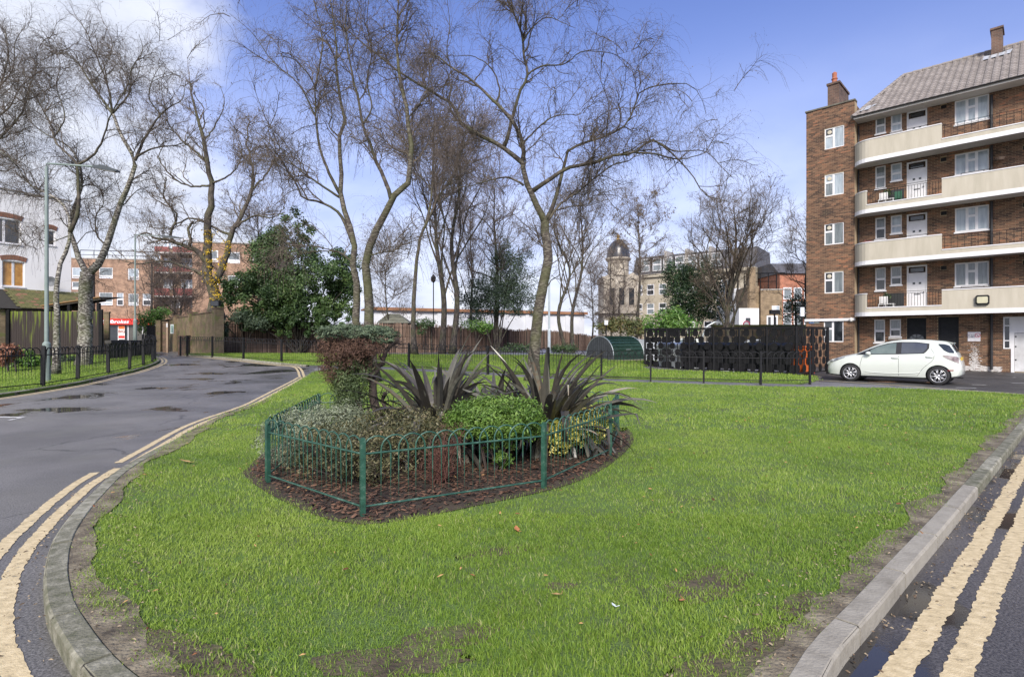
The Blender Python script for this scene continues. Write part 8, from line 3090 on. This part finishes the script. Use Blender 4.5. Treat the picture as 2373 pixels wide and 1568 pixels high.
# ------------------------------------------------------------------ long white low building and shed behind the fence
m_whb = M('whitewashed', [(0.52, 0.54, 0.57), (0.66, 0.68, 0.71)], scale=.5, rough=0.8, detail=8)
wb = thing('white_building', 'long low white building with rust-edged flat roof beyond the fence', 'building', (at(1100, 0, 66).x, 66, 0.5))
a, b = at(865, 708, 62), at(1370, 730, 74)
ztt = 5.35
obj('wall', MB().obox((a.x, 62), (b.x, 74), .4, .3, 5.0, lat=2), m_whb, wb, world=True)
obj('roof', MB().obox((a.x - .3, 61.8), (b.x + .3, 74.2), 5, 5.004, 5.2, lat=4), M('rust_roof', [(0.22, 0.10, 0.05), (0.34, 0.18, 0.10)], scale=1, rough=0.9), wb, world=True)
obj('fascia', MB().obox((a.x - .3, 61.8), (b.x + .3, 74.2), .12, 4.9, 5.25, lat=1.45), M('rust_roof', (0.2, 0.1, 0.05)), wb, world=True)
d_ = np.array([b.x - a.x, 12.0])
d_ /= np.linalg.norm(d_)
for s in np.linspace(2, 26, 9):
    p = np.array([a.x, 62.0]) + d_ * s
    obj('pilaster', MB().obox(p, p + d_ * .5, .12, .3, 4.85, lat=1.72), m_whb, wb, world=True)
for (x0_, x1_, top_, lab, Y_, mt_) in ((872, 948, 727, 'small hipped grey-green shed roof just over the fence', 43.5, M('shed_roof', [(0.12, 0.125, 0.10), (0.20, 0.205, 0.17)], scale=2, rough=0.9)),):
    o = thing('garden_shed', lab, 'shed', (at(910, 0, Y_).x, Y_, .5))
    c0, c1 = at(x0_, 748, Y_), at(x1_, 748, Y_)
    t0, t1 = at(x0_ + 26, top_, Y_ + 1), at(x1_ - 24, top_, Y_ + 1)
    obj('wall', MB().box(c0.x + .2, c1.x - .2, Y_ + .2, Y_ + 1.8, .4, c0.z), M('shed_wood', (0.12, 0.09, 0.07), rough=0.9), o, world=True)
    rf = obj('roof', MB().add([tuple(c0), tuple(c1), tuple(t1), tuple(t0), (c1.x, Y_ + 2, c1.z), (c0.x, Y_ + 2, c0.z)], [(0, 1, 2, 3), (1, 4, 2), (4, 5, 3, 2), (5, 0, 3)]), mt_, o, world=True)
    for k in range(1, 6):
        f = k / 6
        p, q = c0.lerp(t0, f), c1.lerp(t1, f)
        obj('slat', MB().tube([tuple(p + Vector((0, -.02, .02))), tuple(q + Vector((0, -.02, .02)))], .03, 4), mt_, rf, world=True)

# ------------------------------------------------------------------ domed tower and the mansard terrace
DY = 78.0
m_stone = M('tower_stone', [(0.25, 0.21, 0.16), (0.42, 0.375, 0.30), (0.50, 0.455, 0.375)], scale=.6, rough=0.9, detail=8)
m_dome = M('dome_lead', [(0.012, 0.014, 0.018), (0.045, 0.05, 0.06)], scale=1.0, rough=0.3)
c = at(1432, 0, DY)
dt = thing('domed_tower', 'pale stone tower with a black dome rising over the fence and hangar', 'tower', (c.x, DY, 0))
k_ = DY / F
zz = lambda row: EYE + (HY - row) * k_
prof_d = [(0.0, zz(556)), (4 * k_, zz(557)), (12 * k_, zz(560)), (19 * k_, zz(567)), (24 * k_, zz(578)), (26.5 * k_, zz(592)), (27 * k_, zz(598))]
obj('dome', MB().lathe(prof_d[::-1], (0, 0, 0), 28), m_dome, dt, smooth=True)
obj('dome_finial', MB().lathe([(.35, zz(556)), (.15, zz(552)), (.3, zz(548)), (.05, zz(542)), (0, zz(538))], (0, 0, 0), 10), M('gold_finial', (0.35, 0.22, 0.06), rough=0.5), dt)
obj('cornice', MB().lathe([(26 * k_, zz(598)), (29 * k_, zz(599)), (29 * k_, zz(602)), (25 * k_, zz(606))], (0, 0, 0), 28), m_stone, dt)
obj('drum', MB().lathe([(24 * k_, zz(606)), (24 * k_, zz(640))], (0, 0, 0), 28), m_stone, dt)
hw = 40 * k_
body = obj('tower_body', MB().box(-hw, hw, -hw, hw, 0, zz(648)), m_stone, dt)
pts = []
for i in range(33):
    u_ = -1 + 2 * i / 32
    bump = 0.0
    for cu in (-.55, .55):
        bump = max(bump, math.cos(min(abs(u_ - cu) / .22, 1) * math.pi / 2))
    pts.append((u_ * hw * 1.08, zz(648) + bump * 8 * k_ + .2))
low_ = [(p[0], p[1] - .75) for p in pts][::-1]
obj('curved_parapet', MB().prism(pts + low_, -hw * 1.08, hw * 1.08, 'y'), m_stone, dt)
obj('ledge', MB().box(-hw * 1.22, hw * 1.22, -hw * 1.22, hw * 1.22, zz(728), zz(722)), m_stone, dt)
for s in (-.55, 0.0, .55):
    w = obj('window', MB().box(s * hw - .5, s * hw + .5, -hw - .06, -hw, zz(712), zz(668)), m_stone, dt)
    obj('pane', MB().box(s * hw - .36, s * hw + .36, -hw - .09, -hw - .061, zz(709), zz(671)), m_glassd, w)
for s in (-.9, -.28, .28, .9):
    obj('pilaster', MB().box(s * hw - .22, s * hw + .22, -hw - .22, -hw - .002, zz(721), zz(655)), m_stone, dt)

MF_ = Fr((at(1470, 0, 88).x, 88.0), (0.80, -0.60))
mt_b = MF_.thing('mansard_terrace', 'cream terrace with grey slate mansard roof and dormer windows behind the trees', 'building')
zEv = MF_.L(1500, 636)[1]
xA, xB = MF_.L(1466, 640)[0], MF_.L(1750, 640)[0]
m_crm = M('terrace_cream', [(0.30, 0.265, 0.20), (0.42, 0.38, 0.30)], scale=.6, rough=0.9)
obj('wall', MB().box(xA, xB, 0, 10, 0, zEv), m_crm, mt_b)
m_slate = M('slate', [(0.06, 0.06, 0.066), (0.12, 0.12, 0.13)], scale=1.5, rough=0.7)
zRf = MF_.L(1480, 594)[1]
rf = obj('roof', MB().prism([(0.0, zEv + .01), (1.2, zRf), (9, zRf), (10, zEv + .01)], xA, xB, 'x'), m_slate, mt_b)
obj('cornice', MB().box(xA - .1, xB, -.35, -.002, zEv - .5, zEv - .05), m_crm, mt_b)
for px in (1495, 1522, 1547, 1575, 1604, 1632, 1660):
    x, z = MF_.L(px, 615)
    z = zEv + (zRf - zEv) * .48
    dmr = obj('dormer', MB().box(x - .85, x + .85, .05, 1.6, z - 1.15, z + 1.15), m_slate, mt_b)
    window(dmr, (x - .7, x + .7, z - 1.0, z + 1.0), 'two', m_glassm, y=-.05, t=.10, sill=False)
for px in (1542, 1590, 1645):
    x, _ = MF_.L(px, 615)
    obj('party_wall', MB().box(x - .2, x + .2, -.1, 3, zEv, zRf + .45), m_sill, rf)
for i, px in enumerate((1480, 1507, 1535, 1568, 1600, 1640, 1680)):
    for j in range(4):
        x, _ = MF_.L(px, 650)
        z = zEv - 1.6 - j * 3.0
        window(mt_b, (x - .6, x + .6, z - 1.7, z), 'two', m_glassd if (i + j) % 2 else m_glassm, y=-.04, t=.1, sill=False)
# right-hand cluster
RF_ = Fr((at(1790, 0, 64).x, 64.0), (0.99, -0.14))
rb_ = RF_.thing('brick_cottages', 'yellow-brown brick building with white framed window behind the enclosure', 'building')
m_yb = brickmat('yellow_brick', (0.27, 0.195, 0.11), (0.20, 0.14, 0.08), (0.24, 0.20, 0.15), bump=0.3)
m_ob = brickmat('orange_brick', (0.42, 0.15, 0.08), (0.30, 0.11, 0.06), (0.25, 0.18, 0.14), bump=0.3)
R_ = RF_.rect
wA, wB_ = R_(1776, 1802, 731, 758), R_(1788, 1806, 708, 720)
a, b, c_, d_ = R_(1762, 1812, 672, 800)
mb = MB()
for q in holes_grid(a, b, 0, d_, [wA, wB_]):
    mb.box(q[0], q[1], 0, .3, q[2], q[3])
mb.box(a, b, .35, 7, 0, d_ - .1)
obj('wall', mb, m_yb, rb_)
window(rb_, wA, 'pair', m_glassd, y=0.02, t=.16)
window(rb_, wB_, 'pair', [m_white, m_glassl], y=0.02, t=.07, sill=False)
a2, b2, _, d2 = R_(1735, 1761.5, 662, 800)
obj('wall', MB().box(a2, b2, .5, 8, 0, d2), m_yb, rb_)
obj('stack', MB().box(a2 + .1, a2 + .8, .2, 1.4, d2 - 4, d2 + 2.2), m_yb, rb_)
obj('parapet', MB().box(a, b + 1, -.05, .4, d_ + .003, d_ + .12), m_sill, rb_)
mb = MB()
for i in range(5):
    x = a2 + i * (b - a2) / 4
    mb.tube([(x, 2, d_), (x, 2, d_ + 2.2)], .06, 4)
mb.tube([(a2, 2, d_ + 2.2), (b + 1, 2, d_ + 2.2)], .06, 4).tube([(a2, 2, d_ + 1.2), (b, 2, d_ + 1.2)], .04, 4)
obj('roof_frame', mb, m_steel, rb_)
gb = thing('white_extension', 'white rendered side wall with small window left of the yellow-brown brick', 'building', (at(1745, 0, 61).x, 61, 0))
a, b = at(1712, 714, 61), at(1758, 714, 61)
obj('wall', MB().box(a.x, b.x, 61, 66, 0, a.z), m_render, gb, world=True)
a, b = at(1700, 668, 70), at(1735, 668, 70)
obj('rear_block', MB().box(a.x, b.x, 70, 76, 0, a.z), m_whb, gb, world=True)
w_ = at(1733, 745, 60.9)
wd_ = obj('window', MB().box(w_.x - .35, w_.x + .35, 60.93, 60.998, w_.z - .5, w_.z + .5), m_white, gb, world=True)
obj('pane', MB().box(w_.x - .26, w_.x + .26, 60.90, 60.928, w_.z - .42, w_.z + .42), m_glassd, wd_, world=True)
ob = thing('orange_brick_building', 'orange-red brick building with white framed windows beside the flats', 'building', (at(1850, 0, 72).x, 72, 0))
a, b = at(1806, 634, 72), at(1905, 634, 72)
obj('wall', MB().box(a.x, b.x, 72, 80, 0, a.z), m_ob, ob, world=True)
obj('roof', MB().prism([(71.7, a.z + .003), (74, a.z + 1.6), (79, a.z + 1.6), (80.3, a.z + .003)], a.x - .2, b.x, 'x'), m_slate, ob, world=True)
for px in (1824, 1848, 1872):
    for row in (680, 712, 742):
        w_ = at(px, row, 71.97)
        wd_ = obj('window', MB().box(w_.x - .55, w_.x + .55, 71.94, 71.998, w_.z - .8, w_.z + .8), m_white, ob, world=True)
        obj('pane', MB().box(w_.x - .43, w_.x + .43, 71.91, 71.938, w_.z - .68, w_.z + .68), m_glassm, wd_, world=True)
o = thing('boundary_wall', 'low mossy green-topped brick wall behind the enclosure', 'wall', (at(1800, 0, 48).x, 48, 0))
a, b = at(1650, 764, 48), at(1868, 764, 48)
obj('wall', MB().box(a.x, b.x, 48, 48.3, 0, at(1700, 756, 48).z), m_gw, o, world=True)
obj('coping', MB().box(a.x, b.x, 47.95, 48.35, at(1700, 756, 48).z + .003, at(1700, 752, 48).z), M('moss_coping', [(0.06, 0.075, 0.02), (0.13, 0.14, 0.05)], scale=2, rough=0.9), o, world=True)
o = thing('garden_shrub', 'green-brown shrub against the mossy wall between cottages and flats', 'shrub', (at(1845, 0, 46).x, 46, 0))
obj('stems', MB().tube([tuple(at(1845, 780, 46)), tuple(at(1842, 700, 46))], .08, 6), b_dark, o, world=True)
q1, q2 = at(1845, 725, 46), at(1850, 700, 46)
obj('foliage', leafcloud(MB(), [(q1.x, q1.y, q1.z, 1.2, 1, 1.3), (q2.x, q2.y, q2.z, .9, .9, .9)], None, 2200, .16, 141, clumps=90, cl=.2), MATS['holly_leaf'], o, world=True)
# round no-waiting disc far off
o = thing('road_sign', 'small round red-ringed road sign half hidden behind the fan-shaped tree', 'sign', at(1729, 751, 52), 0)
obj('disc', MB().lathe([(0, -.01), (.34, -.01), (.34, .01), (0, .01)], (0, 0, 0), 20, 'y'), m_red, o)
obj('face', MB().lathe([(0, -.02), (.23, -.02), (.23, -.011)], (0, 0, 0), 20, 'y'), m_wht, o)
obj('pole', MB().tube([(0, .05, -2.9), (0, .05, .2)], .04, 6), m_steel, o)
o = thing('hoop_arch', 'pale curved metal hoop showing over the top of the enclosure', 'arch', at(1655, 765, 34), 0)
obj('hoop', MB().tube([(-.75, 0, -1.5), (-.72, 0, -.3), (-.45, 0, .25), (0, 0, .5), (.35, 0, .45)], .06, 8), m_galvr, o, smooth=True)
# slim lantern post and tall pole behind
o = thing('lantern_post', 'far black lantern post in front of the white low building', 'street lamp', (at(1004, 0, 50).x, 50, .5))
zt_ = zz_ = EYE + (HY - 655) / F * 50
obj('pole', MB().tube([(0, 0, -.1), (0, 0, zt_ - .5)], .05, 6), m_steel, o)
obj('lantern', MB().lathe([(0.05, zt_ - .5), (.2, zt_ - .35), (.24, zt_), (.05, zt_ + .25), (0, zt_ + .3)], (0, 0, 0), 6), m_steel, o)
